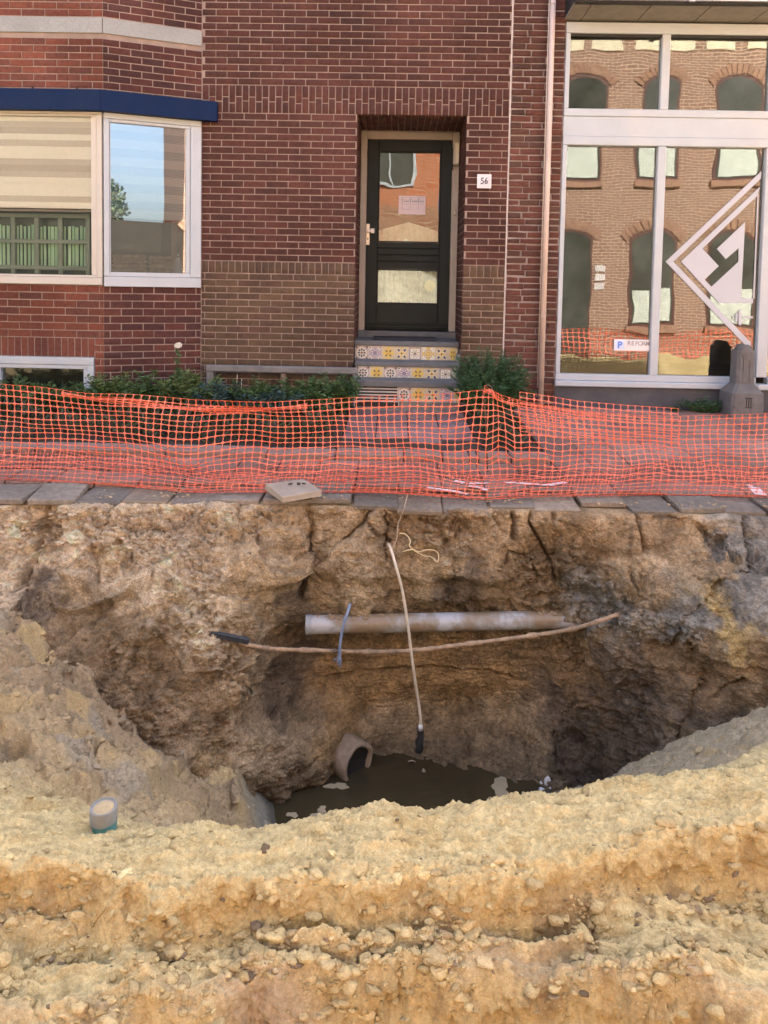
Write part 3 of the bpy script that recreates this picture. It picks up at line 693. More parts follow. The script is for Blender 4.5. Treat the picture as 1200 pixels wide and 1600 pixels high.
# threshold, black doormat, tiled steps
b = MB(); b.box(DX0+0.002, DX1-0.002, RY-0.12, RY+0.1, zat(531, RY-0.1, 640), FZ0-0.001, 0.006); b.build('threshold', MAT['bluestone'], house)
NB1, NB2 = 566.0, 604.0
S = [(7.36, 541, 565.5, 533.5), (7.10, 573, 594.5, 566.5), (6.85, 605, 628, 596)]
tile_pat = []
def tile_mesh(kind):
    n = 30; V = []; F = []; cols = []
    tw = 0.134
    Wt, Nv, Ye, Br, Pk = (0.60, 0.56, 0.48), (0.055, 0.055, 0.075), (0.58, 0.40, 0.08), (0.16, 0.10, 0.06), (0.36, 0.29, 0.27)
    for j in range(n+1):
        for i in range(n+1): V.append((i/n*tw, 0, j/n*tw))
    for j in range(n):
        for i in range(n):
            F.append((j*(n+1)+i, j*(n+1)+i+1, (j+1)*(n+1)+i+1, (j+1)*(n+1)+i))
            x, z = (i+0.5)/n*2-1, (j+0.5)/n*2-1; r = math.hypot(x, z); a = math.atan2(z, x); c = Pk
            if kind == 0:
                c = Pk
                if 0.62 < r < 0.80: c = Wt
                elif 0.30 < r <= 0.62: c = Nv if math.cos(8*a) > -0.55 else Wt
                elif 0.18 < r <= 0.30: c = Wt
                elif r <= 0.18: c = Br
                if r > 0.98 and abs(x) > 0.68 and abs(z) > 0.68: c = Nv
            elif kind == 1:
                c = (0.36, 0.30, 0.33)
                if r < 0.52: c = (0.20, 0.16, 0.24) if math.cos(8*a) > -0.2 or r < 0.3 else Wt
                if abs(abs(x)-abs(z)) < 0.28 and 0.72 < r < 1.15: c = Wt if abs(abs(x)-abs(z)) > 0.13 or r < 0.86 else Nv
            elif kind == 2:
                c = (0.52, 0.42, 0.24)
                if r < 0.85*abs(math.cos(2*a))**0.5: c = Ye
                if r < 0.62*abs(math.sin(2*a))**2+0.02: c = Br
                if r < 0.24: c = Ye
                if r < 0.10: c = Br
                if max(abs(x), abs(z)) > 0.9: c = Pk
            elif kind == 3:
                c = (0.50, 0.40, 0.24)
                q = abs(math.sin(2*a))
                if r < 1.02*q**1.4: c = Wt
                if 0.46 < r < 0.92*q**3: c = Nv
                if r < 0.44*abs(math.cos(2*a))**0.8: c = Ye
                if r < 0.16: c = Br
            elif kind == 4:
                m_ = max(abs(x), abs(z)); c = Wt if m_ < 0.78 else Pk
                if 0.72 < m_ < 0.82: c = Nv
                if r < 0.62 and abs(math.cos(4*a)) < 0.42 and r > 0.2: c = Nv if r < 0.5 else Ye
                if r < 0.17: c = Br
            else:
                c = Wt
                if 0.40 < r < 0.56 or (r > 0.66 and abs(abs(x)-abs(z)) > 0.5): c = Ye
                if r < 0.26: c = Ye
                if 0.57 < r < 0.64: c = Br
                if 0.27 < r < 0.33: c = Br
                if max(abs(x), abs(z)) > 0.92: c = Pk
            if max(abs(x), abs(z)) > 0.965: c = (0.5, 0.47, 0.42)
            cols.append(c)
    # thickness
    base = len(V); V += [(0, 0.008, 0), (tw, 0.008, 0), (tw, 0.008, tw), (0, 0.008, tw)]
    c0, c1, c2, c3 = 0, n, (n+1)*(n+1)-1, n*(n+1)
    F += [(c0, c1, base+1, base), (c1, c2, base+2, base+1), (c2, c3, base+3, base+2), (c3, c0, base, base+3)]; cols += [(0.4, 0.37, 0.33)]*4
    me = bpy.data.meshes.new('tile'); me.from_pydata(V, [], F)
    ca = me.color_attributes.new('Col', 'FLOAT_COLOR', 'CORNER')
    arr = []
    for c, f in zip(cols, F): arr += [c[0], c[1], c[2], 1.0]*len(f)
    ca.data.foreach_set('color', np.array(arr, np.float32)); return me
tm, nd, lk, bs = nodes('glazed_tile'); bs.inputs['Roughness'].default_value = 0.3
va = N(nd, 'ShaderNodeVertexColor', layer_name='Col'); lk.new(va.outputs[0], bs.inputs['Base Color'])
tmesh = [tile_mesh(k) for k in range(6)]
for t in tmesh: t.materials.append(tm)
stp = MB()
zs_ = []
sx0, sx1 = DX0+0.004, DX1-0.022
for i, (yy, pt, pb, pn) in enumerate(S):
    zt_, zb_, zn_ = zat(pt, yy, 640), zat(pb, yy, 640), zat(pn, yy-0.02, 640)
    yb = RY-0.12 if i == 0 else S[i-1][0]
    x0_ = sx0 if i == 0 else DX0+0.03; x1_ = sx1 if i == 0 else DX1-0.035
    stp.box(x0_, x1_, yy+0.009, yb+(0.0 if i == 0 else 0.008), -0.15 if i == 2 else zb_-0.06, zt_-0.0005)
    zs_.append((yy, zt_, zb_, zn_, x0_, x1_, yb))
steps = stp.build('steps', MAT['concrete'], house)
kinds = [[0, 1, 2, 3, 4, 5, 3, 2], [0, 2, 0, 1, 2, 3, 4, 0], [4, 2, 1, 0, 2, 3, 1, 5]]
for i, (yy, zt_, zb_, zn_, x0_, x1_, yb) in enumerate(zs_):
    b = MB(); b.box(x0_-0.012, x1_+0.014, yy-0.022, yb+0.0, zt_, zn_+0.0, 0.006); b.build('tread', MAT['bluestone'], steps)
    x = x0_; k = 0
    while x < x1_-0.02:
        w = min(0.136, x1_-x)
        if not (i == 2 and x+w < x0_+0.45):
            o = bpy.data.objects.new('tile', tmesh[kinds[i][k]]); C.objects.link(o)
            hh = min(1.1, (zt_-zb_-0.001)/0.136)
            o.matrix_basis = Tm(x+0.001, yy, zt_-0.136*hh) @ Matrix.Diagonal((min(1, (w-0.002)/0.134), 1, hh, 1)); setp(o, steps)
        x += 0.136; k += 1
yy, zt_, zb_, zn_, x0_, x1_, yb = zs_[2]
b = MB(); gx1 = x0_+0.43
b.box(x0_, gx1, yy+0.004, yy+0.0085, zb_-0.05, zt_-0.002); vent = b.build('vent', MAT['black'], steps)
for k in range(5):
    b = MB(); z = zt_-0.024-k*0.030; b.prism([(yy-0.006, z), (yy+0.004, z+0.010), (yy+0.004, z+0.004), (yy-0.002, z-0.004)], 'x', x0_+0.012, gx1-0.01); b.build('slat', M('vent_slat', (0.50, 0.43, 0.36), 0.5) if k == 0 else bpy.data.materials['vent_slat'], vent)
for (q0, q1) in ((x0_-0.002, x0_+0.011), (gx1-0.009, gx1)): b = MB(); b.box(q0, q1, yy-0.008, yy+0.003, zb_-0.05, zt_-0.002); b.build('vent_edge', MAT['steel'], vent)
# doormat
mat_z = zat(533.5, 7.6, 640)
b = MB(); b.box(xat(583, 7.6, 530), xat(682, 7.6, 530), 7.42, 7.76, zs_[0][3]+0.002, zs_[0][3]+0.022, 0.006)
tag(b.build('doormat', M('rubber', (0.02, 0.02, 0.024), 0.8, 0.2, 60, 0.5, 200)), 'black rubber doormat on the top step before the door', 'doormat')

def text_obj(s, size, name, mat, Mx, parent, extrude=0.0006, bold=0.0, sx=1.0):
    cu = bpy.data.curves.new(name, 'FONT'); cu.body = s; cu.size = size; cu.align_x = 'CENTER'; cu.align_y = 'CENTER'; cu.extrude = extrude; cu.offset = bold; cu.resolution_u = 3
    t = bpy.data.objects.new(name, cu); C.objects.link(t)
    bpy.context.view_layer.update()
    me = bpy.data.meshes.new_from_object(t.evaluated_get(bpy.context.evaluated_depsgraph_get()))
    bpy.data.objects.remove(t); me.materials.clear(); me.materials.append(mat)
    o = bpy.data.objects.new(name, me); C.objects.link(o)
    o.matrix_basis = Mx @ Matrix.Diagonal((sx, 1, 1, 1)); setp(o, parent); return o
UPR = Rx(R(90))                         # text standing upright, facing the street

# house number
P0 = aty(745.2, 294, WY-0.012); P1 = aty(768, 272.5, WY-0.012)
b = MB(); b.box(P0[0], P1[0], WY-0.016, WY-0.004, P0[2], P1[2], 0.003); plate = b.build('number_plate', MAT['white_plate'])
tag(plate, 'small white house number plate reading 56 with ornate border', 'sign')
pcx, pcz = (P0[0]+P1[0])/2, (P0[2]+P1[2])/2; pw, ph_ = P1[0]-P0[0], P1[2]-P0[2]
text_obj('56', 0.086, 'numeral', MAT['ink'], Tm(pcx, WY-0.0185, pcz) @ UPR, plate, 0.001, 0.0012, 0.86)
b = MB(); yq = WY-0.0172
frame_rect(b, pcx-pw*0.27, pcx+pw*0.29, pcz-ph_*0.27, pcz+ph_*0.27, 0.002, yq, yq+0.001, 0)
for k in range(40):
    a = k/40*4; s_ = int(a); t = a-s_
    ex = (-0.38+0.76*t)*pw; ez = 0.38*ph_
    X, Z = ((ex, ez), (0.38*pw, -ez/1+0.76*ph_*t*1.0), (-ex, -ez), (-0.38*pw, ez-0.76*ph_*t))[s_]
    r = 0.004 if k % 2 else 0.0025
    b.prism([(pcx+X-r, pcz+Z), (pcx+X, pcz+Z-r), (pcx+X+r, pcz+Z), (pcx+X, pcz+Z+r)], 'y', yq, yq+0.001)
b.build('border', MAT['ink_grey'], plate)

# ================================================================== SHOP
SY = 7.22
PX0, PX1 = XP+0.006, 1.603
shop = empty('shop_building', (4.0, WY, 0), 'shop with large white framed window front beside a brick pier', 'shop')
b = MB(); b.box(PX0+0.002, PX1-0.004, WY+0.002, WY+0.6, -0.05, 4.3); pier = b.build('pier', MAT['mortar_old'], shop)
pr = []
r = 0; z = -0.02
while z < 4.25:
    h = 0.0625+random.gauss(0, 0.0015)
    cuts = [PX0+0.003]
    x = PX0+0.003+(random.uniform(0.17, 0.215) if r % 2 else random.uniform(0.10, 0.15))
    while x < PX1-0.05: cuts.append(x); x += random.uniform(0.19, 0.215)
    cuts.append(PX1-0.004)
    for a, c in zip(cuts, cuts[1:]): pr.append((a+0.007, c-0.007, z+0.007, z+h-0.006))
    z += h; r += 1
bricks(pr, Tm(0, WY-0.012, 0), MAT['brick_pier'], pier, 220, jit=0.003, d=0.03, rough=0.0022)
b = MB(); b.box(XP-0.004, XP+0.008, WY-0.004, WY+0.02, 0, 4.3); b.build('mortar_joint', M('joint_white', (0.55, 0.48, 0.44), 0.9, 0.15, 20, 0.5, 80), shop)
b = MB(); b.box(XP+0.001, 9, WY, WY+0.3, 4.3, 10); b.box(8.7, 9, WY+0.31, 15, -0.1, 9.9); b.box(XP+0.001, 8.69, 14.7, 15, -0.1, 9.9); b.box(5.4, 9, WY+0.05, WY+0.29, -0.1, 4.3)
b.build('upper_wall', brick_far, shop)
b = MB(); b.prism([(WY-0.35, 9.9), (WY-0.35, 10.05), (11.1, 12.6), (15.3, 10.05), (15.3, 9.9)], 'x', XP+0.002, 9.1); b.build('roof', roof_mat, shop)
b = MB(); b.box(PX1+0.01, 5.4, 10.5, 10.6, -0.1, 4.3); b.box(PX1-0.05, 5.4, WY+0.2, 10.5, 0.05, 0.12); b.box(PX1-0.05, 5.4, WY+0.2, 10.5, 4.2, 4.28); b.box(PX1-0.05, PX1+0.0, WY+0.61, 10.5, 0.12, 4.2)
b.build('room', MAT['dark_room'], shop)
def sz(py): return zat(py, SY-0.02, 1000)
mull = [(PX1, PX1+0.045), (2.535, 2.615), (3.585, 3.69), (5.3, 5.4)]
b = MB()
for i, (a, c) in enumerate(mull):
    b.box(a, c, SY-0.03, SY+0.06, sz(171)+0.001, sz(53)-0.001, 0.005)
    b.box(a, c, SY-0.03, SY+0.06, sz(586)+0.001, sz(228)-0.001, 0.005)
b.box(PX1, 5.4, SY-0.032, SY+0.06, sz(53), sz(36), 0.005)
b.box(PX1, 5.4, SY-0.032, SY+0.06, sz(183)+0.001, sz(171), 0.005); b.box(PX1, 5.4, SY-0.02, SY+0.06, sz(214), sz(183), 0.003); b.box(PX1, 5.4, SY-0.032, SY+0.06, sz(228), sz(214)-0.001, 0.005)
b.box(PX1, 3.584, SY-0.032, SY+0.06, sz(596), sz(586), 0.005); b.box(PX1-0.01, 3.583, SY-0.075, SY+0.06, sz(605), sz(596)-0.001, 0.008)
b.box(3.70, 5.4, SY-0.032, SY+0.06, sz(596), sz(586), 0.005); b.box(3.584, 5.4, SY-0.075, SY+0.06, sz(605), sz(596)-0.001, 0.008)
sf = b.build('shop_front', MAT['white_paint'], shop)
gk = 0
for (a, c) in zip(mull, mull[1:]):
    for (t, bo) in ((53, 171), (228, 586)):
        b = MB(); b.box(a[1]-0.004, c[0]+0.004, SY+0.02, SY+0.028, sz(bo)-0.003, sz(t)+0.003)
        tl = random.gauss(0, 0.002); tz = random.gauss(0, 0.003); cxm, czm = (a[1]+c[0])/2, (sz(bo)+sz(t))/2
        b.v = [(x, y+(x-cxm)*tz+(z-czm)*tl, z) for (x, y, z) in b.v]
        b.build('pane', MAT['glass'], sf)
# dark glazing gaskets on top of the high panes
b = MB()
for (a, c) in zip(mull, mull[1:]): b.box(a[1]+0.001, c[0]-0.001, SY-0.012, SY+0.017, sz(57), sz(53)-0.001)
b.build('gasket', MAT['black'], sf)
b = MB(); b.box(PX1-0.003, 5.4, SY-0.03, SY+0.2, -0.12, sz(605)-0.002, 0.003); b.build('plinth', MAT['plinth'], shop)
b = MB(); b.box(XP+0.003, 9, WY+0.03, WY+0.3, -0.7, -0.125); b.build('foundation', MAT['concrete'], shop)
# flat roof over the shop front: panels, front rail
cf = WY-0.42
czb = zat(33, WY, 1000)+0.004
x = PX1-0.02; k = 0
while x < 5.4:
    w = (xat(930, cf, 20)-PX1 if k == 0 else 0.545); b = MB(); b.box(x, x+w-0.008, cf+0.03, WY+0.28, czb, czb+0.02, 0.002); b.build('soffit_panel', MAT['soffit'], shop); x += w; k += 1
b = MB(); b.box(PX1-0.02, 5.4, cf+0.031, WY+0.2, czb+0.021, czb+0.2); b.box(PX1-0.02, 5.4, cf-0.03, cf+0.028, czb-0.004, czb+0.012, 0.003); b.build('canopy_core', MAT['black'], shop)
b = MB(); b.box(PX1-0.02, 5.4, cf-0.06, cf-0.032, czb+0.010, czb+0.14, 0.004); b.build('awning_rail', MAT['steel'], shop)
x = xat(1080, cf-0.05, 5); b = MB(); b.box(x-0.03, x+0.03, cf-0.085, cf-0.061, czb-0.005, czb+0.12, 0.004); b.build('awning_bracket', MAT['steel'], shop)
# downpipe
dpx = 1.452
b = MB(); b.tube([(dpx, WY-0.075, -0.02), (dpx, WY-0.075, 4.6)], 0.026, 16); dp = b.build('downpipe', MAT['pipe_pink'], shop)
for z in (0.9, 1.9, 2.95, 3.9):
    b = MB(); b.tube([(dpx, WY-0.075, z), (dpx, WY-0.075, z+0.012)], 0.0285, 16); b.box(dpx-0.006, dpx+0.006, WY-0.048, WY-0.004, z, z+0.012); b.build('pipe_clip', MAT['pipe_pink'], dp)
b = MB(); b.tube([(dpx-0.034, WY-0.066, 0.2), (dpx-0.034, WY-0.066, 4.6)], 0.006, 8); b.build('cable', M('beige_wire', (0.52, 0.42, 0.34), 0.6), dp)
# vinyl lettering on the glass
gy = SY+0.012
def z7(x, y): P = aty(1030+x/4.706, 220+y/4.706, gy); return (P[0], P[2])
def vin(polys, name, mat=MAT['vinyl'], yy=gy):
    b = MB()
    for p in polys: b.prism([z7(*q) for q in p], 'y', yy, yy+0.0015)
    return b.build(name, mat, sf)
vin([[(752, 222), (748, 278), (105, 888), (48, 888)], [(48, 889), (105, 889), (676, 1486), (674, 1538), (655, 1526)]], 'logo_outline')
vin([[(742, 336), (722, 404), (318, 792), (438, 921), (334, 1021), (384, 1073), (440, 1192), (160, 888)],
     [(384, 1073), (582, 890), (603, 1155), (692, 1160), (690, 1194), (440, 1192)],
     [(582, 889), (584, 790), (602, 1154)], [(584, 789), (490, 870), (424, 795), (632, 597), (603, 1150)],
     [(722, 406), (732, 385), (702, 1160), (690, 1160)]], 'logo')
vin([[(536, 1297), (544, 1286), (552, 1297), (544, 1308)], [(560, 1270), (568, 1264), (576, 1270), (576, 1325), (568, 1331), (560, 1325)], [(584, 1250), (595, 1238), (607, 1250), (605, 1348), (594, 1358), (583, 1348)], [(611, 1290), (690, 1290), (690, 1306), (611, 1306)]], 'logo_emblem')
# same mark mirrored on the door glass to the right of the post
def z7b(x, y): P = aty(1030+x/4.706, 220+y/4.706, gy); return (P[0], P[2])
xm = (mull[2][0]+mull[2][1])/2
def mir(polys, name):
    b = MB()
    for p in polys: b.prism([(2*xm-z7(*q)[0], z7(*q)[1]) for q in p], 'y', gy, gy+0.0015)
    return b.build(name, MAT['vinyl'], sf)
mir([[(752, 222), (748, 278), (105, 888), (48, 888)], [(48, 889), (105, 889), (676, 1486), (674, 1538), (655, 1526)]], 'logo_outline')
mir([[(722, 336), (722, 1192), (440, 1192), (160, 888)]], 'logo')
# parking sign standing behind the glass
A = aty(958.5, 547.5, gy); B_ = aty(1014.5, 531, gy)
b = MB(); b.box(A[0], B_[0], gy-0.012, gy-0.001, A[2], B_[2], 0.002); ps = b.build('parking_sign', MAT['white_plate'])
tag(ps, 'small white sign with blue P and the word REFORM low on the shop glass', 'sign')
hS = B_[2]-A[2]; 
b = MB(); b.box(A[0]+0.012, A[0]+0.012+hS*0.78, gy-0.0132, gy-0.0122, A[2]+hS*0.1, A[2]+hS*0.9); b.build('sign_square', MAT['sign_pale'], ps)
text_obj('P', hS*0.82, 'letter', MAT['sign_blue'], Tm(A[0]+0.012+hS*0.4, gy-0.0142, A[2]+hS*0.48) @ UPR, ps, 0.0005, 0.004)
x = A[0]+hS*1.15; wl_ = (B_[0]-x)/6.0
for ch in 'REFORM':
    text_obj(ch, hS*0.56, 'letter', MAT['ink_grey'] if ch != '?' else MAT['ink'], Tm(x+wl_/2, gy-0.0135, A[2]+hS*0.66) @ UPR, ps, 0.0005, 0.0012, 0.95); x += wl_

# ================================================================== BOLLARD
bp = aty(1157, 641, 7.0); bx, by = float(bp[0]), 7.0
bs_ = 1130/7.0*1.0
def bz(py): return zat(py, by, 1157)
def bw(w): return w/161.0/2
b0 = ground_z(by)-0.02
prof = [(b0, 25), (bz(612), 24.5), (bz(603), 18), (bz(598), 14.5), (bz(548), 13.5), (bz(546.5), 13)]
b = MB(); vs = []
ringn = 8
for (z, hw) in prof:
    h = hw/161.0; c = h*0.16 if hw > 20 else h*0.3
    vs += [(bx-h+c, by-h, z), (bx+h-c, by-h, z), (bx+h, by-h+c, z), (bx+h, by+h-c, z), (bx+h-c, by+h, z), (bx-h+c, by+h, z), (bx-h, by+h-c, z), (bx-h, by-h+c, z)]
b.add(vs, [[i*8+k, i*8+(k+1) % 8, i*8+8+(k+1) % 8, i*8+8+k] for i in range(len(prof)-1) for k in range(8)]+[[(len(prof)-1)*8+k for k in range(8)]])
bollard = b.build('stone_bollard', M('bollard_stone', (0.145, 0.135, 0.13), 0.9, 0.25, 18, 0.6, 120, dirt=(0.08, 0.08, 0.08), dscale=9, damt=0.7))
tag(bollard, 'grey carved stone bollard marked III in front of the shop window', 'bollard')
b = MB(); hr = 9.5/161
b.tube([(bx, by-0.07, bz(546.5)), (bx, by+0.07, bz(546.5))], hr*0.95, 20); b.smooth = False; b.build('rounded_top', bollard.data.materials[0], bollard)
b = MB(); zt0, zb0 = bz(617), bz(634); yf = by-25/161.0-0.0
for k in (-1, 0, 1): b.box(bx+k*0.021-0.004, bx+k*0.021+0.004, yf-0.0015, yf+0.004, zb0+0.012, zt0-0.012)
b.box(bx-0.034, bx+0.034, yf-0.0015, yf+0.004, zt0-0.011, zt0-0.004); b.box(bx-0.034, bx+0.034, yf-0.0015, yf+0.004, zb0+0.004, zb0+0.011); b.build('numeral', M('carving', (0.035, 0.033, 0.032), 0.9), bollard)
b = MB(); b.prism([(bx-0.05, bz(552)), (bx-0.035, bz(559)), (bx+0.035, bz(559)), (bx+0.05, bz(552)), (bx, bz(550))], 'y', by-13.9/161-0.006, by-13.6/161+0.01); b.build('carved_shield', bollard.data.materials[0], bollard)
b = MB()
for k in (-1, 1): b.box(bx+k*0.03-0.005, bx+k*0.03+0.005, by-14.6/161-0.004, by-13.6/161+0.01, bz(594), bz(561), 0.002)
b.build('fluting', bollard.data.materials[0], bollard)

# weathered frame leaning in the flower bed
fy = WY-0.10
ax0, ax1 = xat(323, fy, 590), xat(560, fy, 590); zt_f = zat(570, fy, 330); 
fr_o = empty('low_bench', ((ax0+ax1)/2, fy, -0.02), 'low weathered grey wooden bench frame against the wall left of the steps', 'bench')
b = MB(); b.box(ax0, ax1, fy-0.04, fy+0.04, zt_f-0.062, zt_f, 0.008); b.build('rail', MAT['grey_wood'], fr_o)
b = MB(); b.box(ax0+0.002, ax0+0.075, fy-0.035, fy+0.035, -0.05, zt_f-0.0625, 0.008); b.build('post', MAT['grey_wood'], fr_o)
b = MB(); b.box(ax1-0.06, ax1-0.002, fy-0.035, fy+0.035, -0.05, zt_f-0.0625, 0.008); b.build('post', MAT['grey_wood'], fr_o)
xp_ = xat(443, fy, 600)
b = MB(); b.tube([(xp_, fy, -0.05), (xp_-0.004, fy, 0.1), (xp_+0.002, fy, zt_f-0.0625)], [0.034, 0.03, 0.026], 12); b.build('log_post', MAT['brown_wood'], fr_o)

# ================================================================== PAVEMENT
def edge_y(x): return lin(x, [(-5, 4.12), (-2.4, 4.19), (-1.6, 4.26), (-1.2, 4.31), (0, 4.325), (5, 4.335)])
b = MB(); y0_ = 4.42; 
b.prism([(4.42, ground_z(4.42)-0.30), (4.42, ground_z(4.42)-0.056), (WY, ground_z(WY)-0.056), (WY+0.2, -0.5)], 'x', -7, 7)
pave = b.build('pavement', M('bedding', (0.30, 0.22, 0.13), 0.95, 0.2, 20, 0.5, 90)); tag(pave, kind='structure')
TP = 0.28; TY0 = 4.33
slab_m = brick_mat('slab', [(0.27, 0.165, 0.135), (0.31, 0.19, 0.155), (0.24, 0.155, 0.13), (0.29, 0.175, 0.14), (0.33, 0.20, 0.16)], 0.9, 0.5)  # reddened: the colour cast of the netting is put into the slab colour
slab_edge = M('slab_edge', (0.20, 0.195, 0.185), 0.9, 0.2, 20, 0.5, 120, dirt=(0.10, 0.095, 0.08), dscale=7, damt=0.7)
tmes = []; emes = []
slab_grey = brick_mat('slab_grey', [(0.19, 0.165, 0.14), (0.23, 0.20, 0.165), (0.16, 0.145, 0.125), (0.21, 0.175, 0.14), (0.25, 0.205, 0.155)], 0.9, 0.6)
for k in range(4):
    V, _ = None, None
    bm_ = MB(); bm_.box(-TP/2+0.003, TP/2-0.003, -TP/2+0.003, TP/2-0.003, -0.042, 0, 0.005+0.002*(k % 2))
    me = bpy.data.meshes.new('paving_slab'); 
    vv = [(x+random.gauss(0, 0.0012), y+random.gauss(0, 0.0012), z+random.gauss(0, 0.0006)) for (x, y, z) in bm_.v]
    me.from_pydata(vv, [], bm_.f); me.materials.append(slab_m); tmes.append(me)
    m2 = me.copy(); m2.materials.clear(); m2.materials.append(slab_grey); emes.append(m2)
    for v_ in m2.vertices: v_.co.z *= 0.78
tilt = Matrix.Rotation(math.atan(GS), 4, 'X')
def slab(cx, cy, dz=0.0, rz=0.0, rx=0.0, ry=0.0, sx=1.0, sy=1.0, parent=pave, edge=False):
    o = bpy.data.objects.new('paving_slab', random.choice(emes if edge else tmes)); C.objects.link(o)
    o.matrix_basis = Tm(cx, cy, ground_z(cy)+dz) @ tilt @ Rz(rz) @ Rx(rx) @ Matrix.Rotation(ry, 4, 'Y') @ Matrix.Diagonal((sx, sy, 1, 1)); setp(o, parent); return o
xph = 2.0
nx_ = range(-22, 10)
def row_shift(x, r): return (float(edge_y(x))-4.33)*max(0, 1-r/3.5)
for k in nx_:
    cx = xph+(k+0.5)*TP
    for r in range(11):
        cy = TY0+(r+0.5)*TP
        if r >= 3 and cx < 1.16: continue
        if cy > 7.1: continue
        dy = row_shift(cx, r)
        if r == 0:
            px_guess = 619+cx*1130/4.33
            if 665 < px_guess < 742: slab(cx-0.01, cy+dy-0.045, -0.035, random.gauss(0, 0.03), 0.06, edge=True); continue
            if 735 < px_guess < 800: continue
            if 820 < px_guess < 865 or 925 < px_guess < 985:
                slab(cx, cy+dy+0.06, -0.004, random.gauss(0, 0.01), edge=True); continue
            slab(cx+random.gauss(0, 0.006), cy+dy+random.uniform(-0.03, 0.02), random.uniform(-0.03, 0.004), random.gauss(0, 0.03), random.gauss(0, 0.03)+0.02, random.gauss(0, 0.018), edge=True)
        else:
            slab(cx+random.gauss(0, 0.0015), cy+dy+random.gauss(0, 0.0015), random.gauss(0, 0.0015), random.gauss(0, 0.003), random.gauss(0, 0.004), random.gauss(0, 0.004))
# strip of narrow slabs against the shop plinth
for k in range(int((5.3-1.2)/TP)):
    cx = 1.16+(k+0.5)*TP; slab(cx, 7.1, 0.0, 0, 0, 0, 1.0, 0.42)
# loose slab lying on the edge
lp = atg(461, 770)
b = MB(); b.box(-0.13, 0.13, -0.13, 0.13, -0.021, 0.021, 0.006); b.v = [(x+random.gauss(0, 0.002), y+random.gauss(0, 0.002), z+random.gauss(0, 0.0015)) for (x, y, z) in b.v]
b.xf(Tm(float(lp[0]), 4.345, ground_z(4.345)+0.042) @ Rz(R(33)) @ Rx(R(2.5)))
ls = b.build('loose_slab', M('slab_pale', (0.33, 0.28, 0.225), 0.9, 0.15, 18, 0.5, 120, dirt=(0.2, 0.16, 0.11), dscale=9, damt=0.6)); tag(ls, 'loose concrete slab lying askew on the broken pavement edge', 'slab')
b = MB(); 
for (q, w) in ((-0.03, 0.012), (0.02, 0.016), (0.05, 0.01)): b.tube([(float(lp[0])+q, 4.36+q*0.3, ground_z(4.345)+0.077), (float(lp[0])+q+0.02, 4.365, ground_z(4.345)+0.078)], w*0.5, 7)
b.build('dirt_crumb', MAT['soil'], ls)
# kerb band along the flower beds
kerb_m = M('kerb_concrete', (0.29, 0.185, 0.15), 0.9, 0.18, 16, 0.4, 120, dirt=(0.17, 0.13, 0.10), dscale=6, damt=0.6)
x = -4.6; KY0, KY1 = 5.175, 5.37
segs = [-4.6, -3.6, -2.62, -1.66, -0.92, -0.42, 0.08, 0.36, 0.56, 0.62, 0.86, 1.14]
for a, c in zip(segs, segs[1:]):
    b = MB(); dz = random.uniform(0.03, 0.045)
    b.box(a+0.004, c-0.004, KY0, KY1, -0.12, dz+ground_z(5.27), 0.008); b.xf(Tm(0, random.uniform(-0.01, 0.01), 0)); b.build('kerb_stone', kerb_m, pave)
# path to the steps
path_m = brick_mat('path_slab', [(0.25, 0.16, 0.15), (0.21, 0.15, 0.145), (0.28, 0.18, 0.165)], 0.9, 0.4)
b = MB(); b.box(DX0-0.02, DX1+0.02, KY1+0.01, 7.2, -0.2, -0.058); path = b.build('path', MAT['soil']); tag(path, kind='structure')
pm = bpy.data.meshes.new('path_slab'); bm_ = MB(); bm_.box(-0.147, 0.147, -0.147, 0.147, -0.05, 0, 0.004); pm.from_pydata(bm_.v, [], bm_.f); pm.materials.append(path_m)
for i in range(4):
    for j in range(5):
        o = bpy.data.objects.new('path_slab', pm); C.objects.link(o); cx = DX0+0.13+i*0.27; cy = KY1+0.165+j*0.3
        o.matrix_basis = Tm(cx, cy, ground_z(cy)+random.gauss(0, 0.002)) @ tilt @ Matrix.Diagonal((0.89, 1, 1, 1)); setp(o, path)
# sprayed marks
spray = M('spray_white', (0.80, 0.72, 0.74), 0.7, 0.1, 40)
def mark(pts, w=0.03):
    P = [atg(600+zx/4, 590+zy/4) for zx, zy in pts]; b = MB()
    for p, q in zip(P, P[1:]):
        d = Vector((q[0]-p[0], q[1]-p[1], 0)).normalized(); n_ = Vector((-d.y, d.x, 0))*w/2; d = d*0.004
        b.add([(p[0]-n_.x-d.x, p[1]-n_.y-d.y, p[2]+0.005), (q[0]-n_.x+d.x, q[1]-n_.y+d.y, q[2]+0.005), (q[0]+n_.x, q[1]+n_.y, q[2]+0.005), (p[0]+n_.x, p[1]+n_.y, p[2]+0.005)], [(0, 1, 2, 3)])
    b.build('paint_mark', spray, pave)
mark([(440, 650), (500, 662)], 0.05); mark([(535, 664), (655, 664)]); mark([(530, 682), (590, 690), (645, 706)], 0.04); mark([(270, 690), (420, 710), (520, 731)], 0.03)
mark([(750, 658), (860, 664), (960, 672), (1030, 675)], 0.035); mark([(1030, 676), (1100, 664), (1135, 656)], 0.045); mark([(1065, 649), (1110, 654)], 0.03); mark([(2268, 672), (2300, 685)], 0.03); mark([(2310, 690), (2355, 736)], 0.07)
